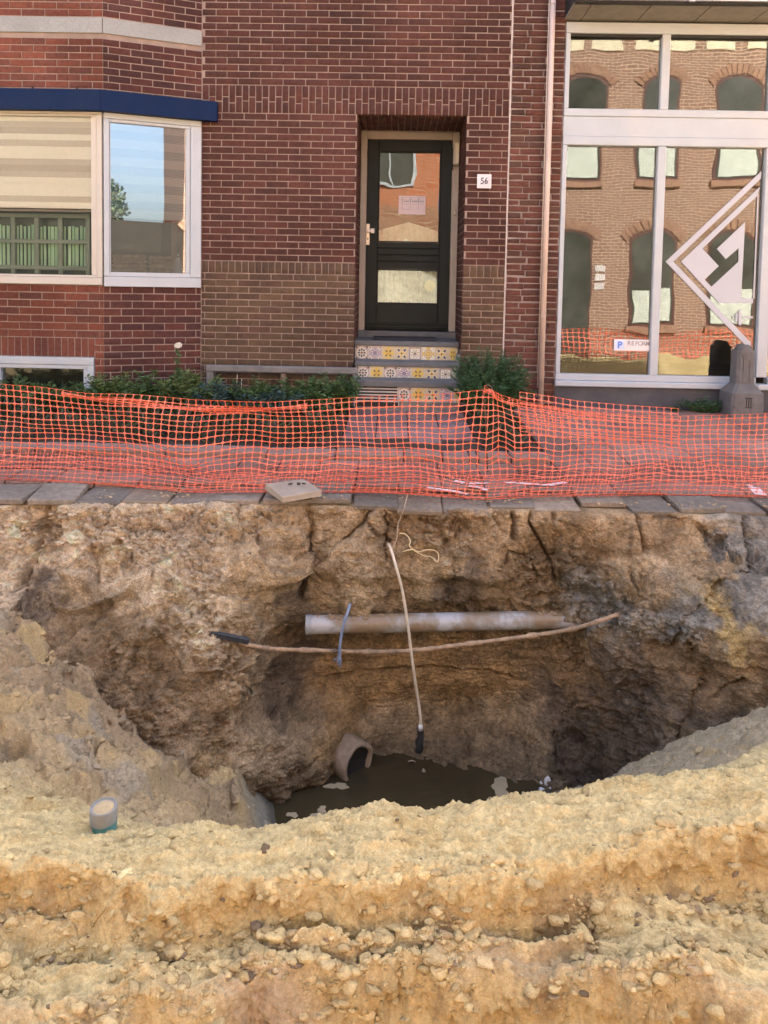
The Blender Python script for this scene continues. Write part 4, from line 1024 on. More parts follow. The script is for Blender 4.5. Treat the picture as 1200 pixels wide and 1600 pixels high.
# flower beds
def bed(x0, x1, name):
    nx, ny = int((x1-x0)/0.03), 60
    X, Y = np.meshgrid(np.linspace(x0, x1, nx), np.linspace(KY1+0.005, WY, ny)); Z = ground_z(Y)+0.0+0.03*fbm(X*5, Y*5, Y*0, 4)+0.01*fbm(X*30, Y*30, X*0, 3)
    I = np.arange(nx*ny).reshape(ny, nx); F = np.stack([I[:-1, :-1], I[:-1, 1:], I[1:, 1:], I[1:, :-1]], -1).reshape(-1, 4)
    o = npmesh(name, np.stack([X, Y, Z], -1).reshape(-1, 3), F, MAT['soil'], None, True); tag(o, kind='structure')
bed(-4.6, DX0-0.025, 'flower_bed'); bed(DX1+0.025, 1.13, 'flower_bed')

# ================================================================== PLANTS
def leaves(P, D, L, W, bend=0.3):
    """one bent 4-vertex leaf per row: base point, direction, length, width"""
    n = len(P); D = D/np.linalg.norm(D, axis=1)[:, None]
    A = rng.normal(size=(n, 3)); S = np.cross(D, A); S /= np.linalg.norm(S, axis=1)[:, None]; Nn = np.cross(S, D)
    L = L[:, None]; W = W[:, None]
    m1 = P+D*L*0.45+S*W/2+Nn*L*bend*0.15; m2 = P+D*L*0.45-S*W/2+Nn*L*bend*0.15; tip = P+D*L-Nn*L*bend*0.2
    V = np.stack([P, m1, tip, m2], 1).reshape(-1, 3); F = (np.arange(n)*4)[:, None]+np.array([[0, 1, 2, 3]])
    return V, F
def stems_mesh(paths, r, name, mat, parent):
    b = MB()
    for p in paths: b.tube(p, [r*(1-0.6*i/(len(p)-1)) for i in range(len(p))], 5, False)
    return b.build(name, mat, parent)
stem_m = M('stem', (0.06, 0.07, 0.03), 0.8)
def sprig_bush(name, cx, cy, cz, w, h, ns, per, mat, label, ll=0.035, lw=0.006, spread=0.6, cat='shrub', up=0.9, dy=0.6, group=None):
    root = empty(name, (cx, cy, cz), label, cat, group)
    paths = []; Ps = []; Ds = []
    for s in range(ns):
        a = random.uniform(0, 2*math.pi); rr = math.sqrt(random.random())
        bx_, by_ = cx+rr*w*0.30*math.cos(a), cy+rr*w*0.30*dy*math.sin(a)
        hh = h*random.uniform(0.55, 1.05)*(1-0.35*rr*rr)
        ex_, ey_ = bx_+rr*w*0.45*spread*math.cos(a)+random.gauss(0, w*0.04), by_+rr*w*0.45*spread*dy*math.sin(a)
        pts = []
        for k in range(6):
            t = k/5; pts.append((bx_+(ex_-bx_)*t*t, by_+(ey_-by_)*t*t, cz+hh*t))
        paths.append(pts)
        t = rng.uniform(0.12, 1.0, per); A = np.array(pts); ip = np.stack([np.interp(t*5, range(6), A[:, c]) for c in range(3)], 1)
        an = rng.uniform(0, 2*np.pi, per)
        Ps.append(ip+rng.normal(0, 0.003, ip.shape)); Ds.append(np.stack([np.cos(an), np.sin(an), rng.uniform(0.1, up*1.4, per)], 1))
    P = np.concatenate(Ps); D = np.concatenate(Ds)
    V, F = leaves(P, D, rng.uniform(0.6, 1.2, len(P))*ll, rng.uniform(0.7, 1.2, len(P))*lw)
    npmesh('crown', V, F, mat, root)
    stems_mesh(paths, 0.004, 'stem', stem_m, root)
    return root
g_dark = leaf_mat('leaf_dark', (0.026, 0.070, 0.020), (0.085, 0.15, 0.04))
g_con = leaf_mat('leaf_conifer', (0.020, 0.062, 0.025), (0.055, 0.135, 0.045))
g_blue = leaf_mat('leaf_blue', (0.02, 0.055, 0.05), (0.05, 0.10, 0.085))
g_yel = leaf_mat('leaf_bright', (0.06, 0.11, 0.025), (0.12, 0.17, 0.045))
cb = (xat(768, 6.55, 600), 6.55)
sprig_bush('conifer_shrub', cb[0], cb[1], ground_z(6.55), 0.58, 0.66, 140, 210, g_con, 'bushy dark green needle shrub right of the tiled steps', 0.045, 0.006, 0.9)
def pz(px, py, Y): P = aty(px, py, Y); return float(P[0]), float(P[2])
# rose bush with one white bloom
rx, rz_ = pz(279, 542, 6.75)
ro = sprig_bush('rose_bush', xat(258, 6.8, 590), 6.8, ground_z(6.8), 0.55, 0.40, 26, 46, g_dark, 'dark leafy rose bush with a single white bloom in the bed', 0.055, 0.026, 0.8, up=0.4)
stems_mesh([[(rx-0.03, 6.8, ground_z(6.8)), (rx-0.02, 6.78, rz_*0.5), (rx, 6.75, rz_)]], 0.006, 'stem', stem_m, ro)
Pn = 60; t = rng.uniform(0.3, 0.95, Pn); P = np.stack([rx-0.03+0.03*t, 6.8-0.05*t, ground_z(6.8)+t*(rz_-ground_z(6.8))], 1); an = rng.uniform(0, 6.28, Pn)
V, F = leaves(P, np.stack([np.cos(an), np.sin(an), rng.uniform(-0.2, 0.5, Pn)], 1), rng.uniform(0.035, 0.06, Pn), rng.uniform(0.02, 0.03, Pn)); npmesh('crown', V, F, g_dark, ro)
b = MB()
for k in range(26):
    th = random.uniform(0, 6.28); el = random.uniform(-0.3, 1.2); r = 0.02+0.016*random.random()
    c = Vector((rx+r*math.cos(th)*math.cos(el)*1.1, 6.74+r*math.sin(th)*math.cos(el)*0.8, rz_+0.008+r*math.sin(el)*0.8)); u = Vector((-math.sin(th), math.cos(th), 0))*0.016; w = Vector((math.cos(th)*0.3, math.sin(th)*0.3, 1))*0.014
    b.add([c-u-w*0.7, c+u-w*0.7, c+u*0.7+w, c-u*0.7+w], [(0, 1, 2, 3)])
b.build('bloom', M('petal', (0.80, 0.76, 0.68), 0.7), ro)
# bed plants, left to right along the wall
spots = [(-30, 6.4, 0.55, 0.30, g_dark, 'dark bushy plant under the cellar window at the far left'), (45, 6.45, 0.5, 0.34, g_dark, 'dark feathery plant in front of the cellar window'),
         (118, 6.5, 0.42, 0.27, g_dark, 'low dark plant below the right side of the cellar window'), (175, 6.6, 0.40, 0.24, g_yel, 'mid green tufted plant below the bay corner'),
         (215, 6.5, 0.42, 0.22, g_dark, 'dark green clump just left of the rose bush'), (300, 6.55, 0.45, 0.26, g_yel, 'bright green fern clump just right of the rose bush'),
         (345, 6.5, 0.40, 0.20, g_blue, 'blue green leafy clump before the left post of the grey frame'), (395, 6.6, 0.36, 0.22, g_dark, 'green plant between the left post and the log post'),
         (430, 6.45, 0.36, 0.17, g_blue, 'low blue green plant in front of the log post'), (475, 6.6, 0.40, 0.24, g_dark, 'green plant just right of the log post'),
         (520, 6.65, 0.36, 0.27, g_dark, 'taller grassy plant nearest the tiled steps')]
for (px, Y, w, h, m_, lab) in spots:
    sprig_bush('bed_plant', xat(px, Y, 610), Y, ground_z(Y), w*1.1, h*(1.05 if px < 150 else 1.55), 38, 78, m_, lab, 0.06, 0.013, 1.1, 'plant', 0.5, group='plants along the house wall')
# thin dead canes
b = MB(); 
for (px, top) in ((370, 586), (377, 592)):
    X, Z = pz(px, top, 6.7); b.tube([(X-0.01, 6.7, -0.02), (X, 6.7, Z*0.6), (X+0.004, 6.7, Z)], [0.006, 0.005, 0.003], 6)
tag(b.build('garden_cane', M('cane', (0.42, 0.36, 0.26), 0.8)), 'two pale dry canes standing in the bed before the frame', 'cane')
# tangle of low dark plants filling the front of the bed
P = np.stack([rng.uniform(-4.2, DX0-0.08, 9000), rng.uniform(5.45, 6.6, 9000), np.zeros(9000)], 1)
keep = fbm(P[:, 0]*2.2, P[:, 1]*2.2, P[:, 2], 3) > -0.12; P = P[keep]; P[:, 2] = ground_z(P[:, 1])+rng.uniform(0, 0.16, len(P))
an = rng.uniform(0, 6.28, len(P)); V, F = leaves(P, np.stack([np.cos(an), np.sin(an), rng.uniform(0.2, 1.4, len(P))], 1), rng.uniform(0.04, 0.09, len(P)), rng.uniform(0.008, 0.022, len(P)))
gc = npmesh('ground_cover', V, F, leaf_mat('leaf_low', (0.02, 0.035, 0.012), (0.05, 0.06, 0.02))); tag(gc, 'low dark ground cover filling the bed behind the netting', 'ground cover', kind='stuff')
P = np.stack([rng.uniform(DX1+0.06, 1.05, 1300), rng.uniform(5.45, 6.4, 1300), np.zeros(1300)], 1); P[:, 2] = ground_z(P[:, 1])+rng.uniform(0, 0.14, len(P))
an = rng.uniform(0, 6.28, len(P)); V, F = leaves(P, np.stack([np.cos(an), np.sin(an), rng.uniform(0.2, 1.4, len(P))], 1), rng.uniform(0.04, 0.08, len(P)), rng.uniform(0.006, 0.016, len(P)))
gc2 = npmesh('ground_cover', V, F, bpy.data.materials['leaf_low']); tag(gc2, 'low dark ground cover in the small bed right of the path', 'ground cover', kind='stuff')
# weeds against the plinth
wx = xat(1098, 7.08, 625)
sprig_bush('weed_tuft', wx, 7.08, ground_z(7.08), 0.34, 0.15, 26, 40, g_con, 'flat green weed growing at the plinth left of the stone bollard', 0.055, 0.008, 1.6, 'weed', 0.35, 0.25)
sprig_bush('weed_tuft', xat(1052, 7.1, 630), 7.1, ground_z(7.1), 0.16, 0.05, 10, 22, g_dark, 'tiny weed at the foot of the dark shop plinth', 0.04, 0.008, 1.6, 'weed', 0.35, 0.25)

# ================================================================== SAFETY NETTING
net_m, nd, lk, bs = nodes('orange_plastic'); bs.inputs['Base Color'].default_value = (0.80, 0.13, 0.035, 1); bs.inputs['Roughness'].default_value = 0.45
g = nd.new('ShaderNodeNewGeometry'); nz = N(nd, 'ShaderNodeTexNoise', i_Scale=2.5, i_Detail=4.0); lk.new(g.outputs['Position'], nz.inputs['Vector'])
r = ramp(nd, [(0.3, (0.66, 0.125, 0.065)), (0.7, (0.80, 0.20, 0.11))]); lk.new(nz.outputs[0], r.inputs[0]); lk.new(r.outputs[0], bs.inputs['Base Color'])
def net(name, Sf, nu, nv, parent, hu=0.043, hv=0.062, thick=0.0012, label=None, mat=net_m):
    """extruded mesh: every cell is a frame round a hole with rounded corners. Sf(U, V) -> points (n,m,3)"""
    U, V = np.meshgrid(np.arange(nu+1), np.arange(nv+1)); P = Sf(U.astype(float), V.astype(float))
    du = np.gradient(P, axis=1); dv = np.gradient(P, axis=0); Nn = np.cross(du, dv); Nn /= np.maximum(np.linalg.norm(Nn, axis=2), 1e-9)[..., None]
    q = 0.16
    inn = [(hu+q, hv), (1-hu-q, hv), (1-hu, hv+q), (1-hu, 1-hv-q), (1-hu-q, 1-hv), (hu+q, 1-hv), (hu, 1-hv-q), (hu, hv+q)]
    a, b_, c, d = P[:-1, :-1], P[:-1, 1:], P[1:, 1:], P[1:, :-1]
    Nc = Nn[:-1, :-1]
    no = (nu+1)*(nv+1); nc = nu*nv
    inner = np.stack([a*(1-s)*(1-t)+b_*s*(1-t)+c*s*t+d*(1-s)*t for s, t in inn], 2).reshape(nc, 8, 3)
    Ni = np.repeat(Nc.reshape(nc, 1, 3), 8, 1)
    Vf = np.concatenate([P.reshape(-1, 3)+Nn.reshape(-1, 3)*thick, (inner+Ni*thick).reshape(-1, 3)])
    Vb = np.concatenate([P.reshape(-1, 3)-Nn.reshape(-1, 3)*thick, (inner-Ni*thick).reshape(-1, 3)])
    nvf = len(Vf); VV = np.concatenate([Vf, Vb])
    I = np.arange(no).reshape(nv+1, nu+1); A = I[:-1, :-1].ravel(); B = I[:-1, 1:].ravel(); Cc = I[1:, 1:].ravel(); Dd = I[1:, :-1].ravel()
    K = no+np.arange(nc)*8; k = [K+i for i in range(8)]
    T = []
    for (o1, o2, i1, i2) in ((A, B, k[0], k[1]), (B, Cc, k[2], k[3]), (Cc, Dd, k[4], k[5]), (Dd, A, k[6], k[7])):
        T += [np.stack([o1, o2, i2], 1), np.stack([o1, i2, i1], 1)]
    for (o1, i1, i2) in ((B, k[1], k[2]), (Cc, k[3], k[4]), (Dd, k[5], k[6]), (A, k[7], k[0])): T.append(np.stack([o1, i2, i1], 1))
    T = np.concatenate(T); rim = []
    for i in range(8):
        j = (i+1) % 8; rim += [np.stack([k[i], k[j], k[j]+nvf], 1), np.stack([k[i], k[j]+nvf, k[i]+nvf], 1)]
    F = np.concatenate([T, T[:, ::-1]+nvf]+rim)
    return npmesh(name, VV, F, mat, parent)
bot = [(-200, 745), (0, 752), (100, 757), (180, 762), (300, 771), (480, 772), (600, 775), (720, 781), (760, 783), (850, 778), (1000, 777), (1200, 780), (1400, 782)]
top = [(-200, 590), (0, 600), (60, 604), (140, 614), (200, 616), (300, 625), (420, 627), (500, 624), (600, 618), (700, 615), (752, 609), (768, 609), (785, 618), (830, 630), (900, 641), (1000, 649), (1060, 650), (1200, 646), (1400, 636)]
def vecg(px, py):
    d = FW[None]+RT[None]*((px-PCX)/FPX)[:, None]+UP[None]*((PCY-py)/FPX)[:, None]
    return CAM+d*(((-GS*WY-CAM[2])/(d[:, 2]-GS*d[:, 1]))[:, None])
def vecy(px, py, Y):
    d = FW[None]+RT[None]*((px-PCX)/FPX)[:, None]+UP[None]*((PCY-py)/FPX)[:, None]
    return CAM+d*((Y/d[:, 1])[:, None])
netting = empty('safety_netting', (0.3, 4.5, ground_z(4.5)), 'sagging orange plastic safety netting strung along the pavement edge', 'netting')
NU, NV = 134, 20
NK = 8                                            # rows that lie out over the slabs
def Sf(U, V):
    sh = U.shape; u = U.ravel()/NU; vr = V.ravel()
    px = -190+u*1570+5*np.sin(vr*0.33+u*23)*0.6
    hgt = np.clip((vr-NK)/(NV-NK), 0, 1)
    px = px-14*np.exp(-((px-790)/70)**2)*(hgt**1.2)*np.sign(px-765)*np.minimum(1, np.abs(px-765)/30)
    B = vecg(px, lin(px, bot)); B[:, 2] += 0.010
    back = 0.44+0.10*fbm(px*0.006, px*0, px*0+3, 2)+0.05*np.exp(-((px-765)/60)**2)
    K = B.copy(); K[:, 1] += back; K[:, 0] *= (K[:, 1]/B[:, 1]); K[:, 2] = ground_z(K[:, 1])+0.05+0.05*fbm(px*0.009, px*0, px*0+5, 2)
    T = vecy(px, lin(px, top), K[:, 1]+0.04)
    lo = np.clip(vr/NK, 0, 1); loc = lo+0.05*np.sin(lo*6.28+px*0.013)
    hh = hgt+0.030*np.sin(hgt*6.28+0.8)*np.sin(px*0.011+1)+0.012*np.sin(hgt*17+px*0.02)
    hh = np.where(hgt <= 0, 0, np.where(hgt >= 1, 1, np.clip(hh, 0, 1)))
    P = B+(K-B)*np.clip(loc, 0, 1)[:, None]; P[:, 2] -= 0.045*np.sin(lo*math.pi)*(vr < NK)
    Q = K+(T-K)*hh[:, None]
    P = np.where((vr >= NK)[:, None], Q, P)
    rip = np.sin(np.clip(vr/NV, 0, 1)*math.pi)
    P[:, 1] += (0.05*fbm(px*0.008, vr*0.12, px*0, 3)+0.02*fbm(px*0.03, vr*0.2, px*0+4, 2))*rip*(hgt > 0)+0.03*np.sin(hh*9+px*0.02)*sstep(0.6, 0.85, hh)*sstep(60, 160, px)*sstep(520, 420, px)
    P[:, 2] += (lo < 1)*np.maximum(0, 0.03*fbm(px*0.02, lo*2.5, px*0+14, 3))*np.sin(lo*math.pi)
    fold = np.exp(-((px-800)/55)**2)*(hgt > 0); P[:, 1] += fold*0.05*np.sin((px-770)*0.16)*rip
    P[:, 2] += fold*0.020*np.sin((px-770)*0.11)*rip+0.006*fbm(px*0.05, vr*0.4, px*0+9, 2)*rip
    return P.reshape(*sh, 3)
net('net', Sf, NU, NV, netting)
def Sb(U, V):
    sh = U.shape; u = U.ravel()/NU; v = V.ravel()/8
    px = -190+u*1570+v*10; pb = lin(px, bot)-2; pt = pb-44-8*np.sin(px*0.013)-6*np.sin(px*0.031)
    P = vecg(px, pb+(pt-pb)*v); P[:, 2] += 0.014+0.03*np.abs(fbm(px*0.012, v*3, px*0+2, 3))*np.sin(v*math.pi)
    return P.reshape(*sh, 3)
net('net', Sb, NU, 8, netting, 0.03, 0.038)
def St(U, V):                                   # doubled-over top hem on the left
    sh = U.shape; u = U.ravel()/32; v = V.ravel()/3
    px = 96+u*384; P0_ = vecg(px, lin(px, bot)); pt = lin(px, top)+3+8*np.sin(u*3.14)+lin(px, [(96, 3), (200, 2), (300, 3), (480, 7)])
    P = vecy(px, pt+(v-0.5)*14*(0.55+0.25*np.sin(px*0.04)), P0_[:, 1]+0.47+0.02*np.sin(v*3+px*0.03)); return P.reshape(*sh, 3)
net('net', St, 32, 3, netting, 0.12, 0.24)
def Sr(U, V):                                   # second length lapped behind, right of the stake
    sh = U.shape; u = U.ravel()/22; v = V.ravel()/7
    px = 812+u*248; pt = lin(px, [(812, 612), (860, 619), (900, 626), (980, 633), (1060, 638)]); P0_ = vecg(px, lin(px, bot))
    P = vecy(px, pt+v*62, P0_[:, 1]+0.66-0.12*v+0.02*np.sin(px*0.05)); return P.reshape(*sh, 3)
net('net', Sr, 22, 7, netting)
def Sg(U, V):                                   # gathered hem running down to the right from the stake
    sh = U.shape; u = U.ravel()/26; v = V.ravel()/2
    px = 757+u*190; pt = lin(px, [(757, 607), (775, 618), (790, 628), (850, 637), (947, 652)]); P0_ = vecg(px, lin(px, bot))
    P = vecy(px, pt+(v-0.5)*(8+3*np.sin(px*0.3)), P0_[:, 1]+0.50+0.015*np.sin(px*0.2+v*2)); return P.reshape(*sh, 3)
net('net', Sg, 26, 2, netting, 0.05, 0.1)
# tie at the stake
kp = aty(764, 612, 4.90)
b = MB()
for k in range(7):
    a = k*0.9; b.tube([(kp[0]-0.04+0.006*k, kp[1]-0.01*math.cos(a), kp[2]-0.012*math.sin(a)), (kp[0]-0.01+0.006*k, kp[1]-0.02, kp[2]+0.012+0.006*math.sin(a*2)), (kp[0]+0.03, kp[1]-0.008*k*0.3, kp[2]-0.005-0.01*(k % 3)), (kp[0]+0.06, kp[1], kp[2]-0.05-0.008*(k % 2))], 0.004, 5)
b.build('tie', net_m, netting)
# pigtail stake
sy_ = 4.95; sx_ = xat(764, sy_, 720)
ztop = zat(612, sy_, 757); xt_ = xat(757, sy_, 612)
pts = [(sx_, sy_, ground_z(sy_)-0.1), (xt_, sy_, ztop-0.02)]
for k in range(15):
    a = R(200-k*25); pts.append((xt_+0.0+0.026*math.cos(a)+0.024, sy_+0.004*math.sin(a*0.5), ztop+0.008+0.028*math.sin(a)+0.01))
b = MB(); b.tube(pts, 0.0045, 7); st = b.build('net_stake', MAT['rust']); tag(st, 'thin rusty pigtail stake holding up the peak of the netting', 'stake')
for (px, lab) in ((-150, 'thin rusty pigtail stake holding the left end of the netting'), (1345, 'thin rusty pigtail stake holding the right end of the netting')):
    q = vecg(np.array([px*1.0]), np.array([float(lin(px, bot))-4]))[0]; zt2 = zat(float(lin(px, top)), q[1], px)
    q = q*np.array([1.1, 1, 1])+np.array([0, 0.47, 0]); zt2 = zat(float(lin(px, top)), q[1], px); q[0] = xat(px, q[1], 640); b = MB(); b.tube([(q[0], q[1]+0.05, -0.25), (q[0], q[1]+0.05, zt2), (q[0]+0.02, q[1]+0.05, zt2+0.03), (q[0]+0.04, q[1]+0.05, zt2+0.01)], 0.0045, 7); tag(b.build('net_stake', MAT['rust']), lab, 'stake')

# ================================================================== EXCAVATION
class RBF:
    def __init__(s, pts, vals, sm=1e-4):
        s.p = np.array(pts, float); v = np.array(vals, float); n = len(v)
        D = np.linalg.norm(s.p[:, None]-s.p[None], axis=2)
        A = np.zeros((n+3, n+3)); A[:n, :n] = D-np.eye(n)*sm; A[:n, n] = 1; A[:n, n+1:] = s.p; A[n:, :n] = A[:n, n:].T
        s.c = np.linalg.solve(A, np.concatenate([v, [0, 0, 0]]))
    def __call__(s, x, y):
        sh = x.shape; q = np.stack([x.ravel(), y.ravel()], 1); out = np.empty(len(q)); n = len(s.p)
        for i in range(0, len(q), 20000):
            c = q[i:i+20000]; D = np.sqrt((c[:, 0:1]-s.p[None, :, 0])**2+(c[:, 1:2]-s.p[None, :, 1])**2)
            out[i:i+20000] = D@s.c[:n]+s.c[n]+c@s.c[n+1:]
        return out.reshape(sh)
# --- far wall of the pit: (photo row, photo column, distance) measured points
WP = {790: [(-300, 4.12), (-100, 4.15), (0, 4.18), (100, 4.2), (200, 4.25), (300, 4.3), (400, 4.31), (500, 4.3), (600, 4.31), (700, 4.30), (800, 4.32), (900, 4.325), (1000, 4.32), (1100, 4.32), (1200, 4.33), (1350, 4.3), (1500, 4.3)],
      840: [(-300, 4.0), (-100, 4.05), (0, 4.12), (60, 4.2), (120, 4.12), (200, 4.15), (300, 4.2), (400, 4.22), (465, 4.24), (484, 4.33), (500, 4.27), (560, 4.30), (640, 4.31), (700, 4.28), (760, 4.30), (840, 4.3), (900, 4.28), (1000, 4.28), (1100, 4.28), (1165, 4.3), (1200, 4.17), (1400, 4.1)],
      890: [(-300, 3.8), (0, 4.03), (70, 4.12), (150, 4.06), (250, 4.08), (350, 4.04), (430, 4.1), (480, 4.28), (550, 4.2), (620, 4.25), (700, 4.22), (800, 4.25), (900, 4.24), (1000, 4.2), (1100, 4.1), (1200, 3.98), (1400, 3.9)],
      940: [(-300, 3.7), (0, 3.88), (80, 3.95), (150, 3.92), (230, 3.93), (330, 3.96), (420, 4.05), (500, 4.17), (560, 4.17), (620, 4.28), (700, 4.2), (800, 4.2), (880, 4.18), (1000, 4.05), (1100, 3.92), (1200, 3.82), (1400, 3.7)],
      1000: [(-300, 3.5), (0, 3.70), (80, 3.78), (170, 3.80), (230, 3.83), (330, 3.89), (400, 4.0), (440, 4.3), (520, 4.4), (620, 4.45), (700, 4.42), (800, 4.38), (900, 4.28), (960, 4.12), (1050, 3.92), (1120, 3.82), (1200, 3.72), (1400, 3.6)],
      1070: [(60, 3.58), (150, 3.66), (230, 3.72), (330, 3.80), (400, 3.88), (430, 4.2), (480, 4.38), (560, 4.38), (640, 4.38), (720, 4.4), (800, 4.4), (900, 4.3), (960, 4.17), (1040, 3.97), (1120, 3.85), (1200, 3.72), (1400, 3.6)],
      1100: [(150, 3.58), (330, 3.77), (400, 3.86), (435, 4.1), (480, 4.3), (560, 4.47), (640, 4.5), (720, 4.5), (800, 4.46), (900, 4.3), (1040, 3.95), (1200, 3.7)],
      1150: [(200, 3.56), (300, 3.70), (400, 3.84), (450, 3.98), (500, 4.10), (535, 4.20), (575, 4.32), (640, 4.42), (720, 4.42), (800, 4.38), (830, 4.25), (900, 4.2), (960, 4.07), (1040, 3.9), (1120, 3.75), (1300, 3.6)],
      1195: [(250, 3.55), (340, 3.70), (400, 3.84), (470, 3.98), (515, 4.08), (545, 4.22), (575, 4.30), (640, 4.30), (720, 4.24), (800, 4.16), (860, 4.13), (920, 4.08), (980, 3.95), (1050, 3.75)],
      1240: [(300, 3.55), (400, 3.82), (460, 4.0), (520, 4.1), (640, 4.15), (760, 4.1), (860, 4.05), (940, 3.95)]}
pts = []; vals = []
for py, row in WP.items():
    for px, Y in row:
        P = aty(px, py, Y); pts.append((P[0], P[2])); vals.append(Y)
wallf = RBF(pts, vals, 0.004)
NXW, NZW = 880, 420
xs = np.linspace(-4.2, 4.2, NXW); tt = np.linspace(0, 1, NZW)
ztop_w = ground_z(edge_y(xs))-0.045
X = np.repeat(xs[None], NZW, 0); Z = ztop_w[None]+(-2.0-ztop_w[None])*tt[:, None]
Y = wallf(X, Z)
XR, ZR = X, Z; Y0 = Y.copy(); P0 = (XR.astype(np.float32), Y0.astype(np.float32), ZR.astype(np.float32))
dYx = np.gradient(Y0, axis=1)/np.gradient(X, axis=1); dYz = np.gradient(Y0, axis=0)/np.gradient(Z, axis=0)
nl = np.sqrt(1+dYx**2+dYz**2); nX, nY, nZ = dYx/nl, -1/nl, dYz/nl                  # normal of the smooth wall, towards the street
depth_mask = sstep(-0.10, -0.22, ZR)
cave = sstep(-0.88, -1.0, ZR)*sstep(-0.66, -0.46, XR)*sstep(1.15, 0.80, XR)        # undercut: smooth cut sand with layers
rub = np.clip(0.40+2.2*fbm3(P0, 2.0, 3, 0.5, 5.0), 0, 1)*(1-0.85*cave)              # where the soil has crumbled
crust = sstep(-0.60, -0.52, ZR+0.05*fbm(XR*4, XR*0, X*0+8, 3))*sstep(-0.05, -0.14, ZR)
big = fbm3(P0, 2.3, 3, 0.5, 1.0); med = fbm3(P0, 8.0, 3, 0.55, 2.0); fine = fbm3(P0, 30.0, 3, 0.62, 3.0)
lump = fbm3(P0, 12.0, 3, 0.58, 4.0, 1); lump2 = fbm3(P0, 34.0, 2, 0.6, 6.0, 1)
disp = 0.095*big*(1-0.6*cave)+0.042*med*(1-0.5*cave)+0.012*fine*(1-0.35*cave)
disp += rub*(0.060*lump+0.028*lump2)
f1, f2, idv, tlv = worley2(XR*2.6+0.25*big+0.1*med, ZR*3.2+0.25*fbm(XR*3, ZR*3, X*0+7, 3), 3, True)
disp += (1-crust)*(1-0.85*cave)*(0.045*(idv-0.5)+0.10*tlv)
kk1, kk2, idkk, tlkk = worley2(XR*2.6+0.4+0.25*big+0.10*med, ZR*1.0+0.35+0.1*med, 40, True)
disp += crust*(0.075*(idkk-0.5)+0.13*tlkk+0.025-0.06*sstep(0.04, 0.0, kk2-kk1)*sstep(0.0, 0.25, fbm(XR*2.2, ZR*2.2, X*0+67, 2)))
disp -= 0.035*np.exp(-((ZR+0.60+0.05*fbm(XR*3, XR*0, X*0+18, 3))/0.03)**2)*sstep(-0.9, -0.4, XR)*sstep(-0.1, 0.2, fbm(XR*1.7, XR*0, X*0+28, 2))
# sand layers in the undercut
lay = ZR+0.025*big+0.012*np.sin(XR*4)+0.02*XR
disp += cave*(0.018*fbm(XR*1.2, lay*26, X*0+2, 4)*sstep(-0.3, 0.2, med)+0.006*fbm(XR*0.9, lay*80, X*0+12, 2)+0.012*lump)
g_idx = rub
PX_, PY_, PZ_ = XR+nX*disp*depth_mask, Y0+nY*disp*depth_mask, ZR+nZ*disp*depth_mask
# cracks: drawn lines (photo pixels) pushed into the wall
CKX = XR+0.05*med*0.4+0.012*fine; CKZ = ZR+0.05*fbm3(P0, 8.0, 3, 0.55, 12.0)*0.4; CKN = np.clip(0.75+1.6*fbm3(P0, 6.0, 2, 0.5, 17.0), 0.1, 1.4)
crk = np.zeros(X.shape)
def crack(line, w, dep):
    global crk
    L = [aty(px, py, 4.2) for px, py in line]
    best = np.full(X.shape, 9.0)
    for p, q in zip(L, L[1:]):
        vx, vz = q[0]-p[0], q[2]-p[2]; t = np.clip(((CKX-p[0])*vx+(CKZ-p[2])*vz)/(vx*vx+vz*vz), 0, 1)
        best = np.minimum(best, np.hypot(CKX-p[0]-t*vx, CKZ-p[2]-t*vz))
    crk = np.maximum(crk, dep*CKN*sstep(w, w*0.2, best))
crack([(66, 800), (64, 850), (58, 890), (75, 925), (45, 985), (60, 1085)], 0.03, 0.10)
crack([(470, 788), (486, 830), (480, 870), (470, 930)], 0.026, 0.10)
crack([(560, 790), (568, 820), (590, 845), (608, 855)], 0.018, 0.08)
crack([(806, 788), (806, 850)], 0.02, 0.06); crack([(838, 790), (832, 825), (850, 858), (868, 890), (876, 940)], 0.014, 0.07)
crack([(890, 910), (893, 955)], 0.01, 0.05); crack([(1000, 785), (1003, 830), (1010, 870)], 0.018, 0.06); crack([(1183, 805), (1168, 850), (1150, 873), (1090, 900), (1050, 930), (1020, 980)], 0.02, 0.09)
crack([(1060, 1020), (1045, 1060), (1028, 1100)], 0.014, 0.06); crack([(1110, 1000), (1075, 1035)], 0.014, 0.05); crack([(500, 1088), (560, 1078), (640, 1074), (700, 1074), (780, 1078), (830, 1090)], 0.016, 0.10)
crack([(870, 1150), (866, 1195)], 0.01, 0.05); crack([(700, 860), (690, 830), (655, 820)], 0.02, 0.05); crack([(130, 1040), (165, 1035)], 0.045, 0.16)
crack([(415, 1180), (470, 1172), (500, 1160)], 0.012, 0.05); crack([(780, 895), (800, 870), (835, 880), (840, 900)], 0.012, 0.05)
Y = PY_+crk*depth_mask
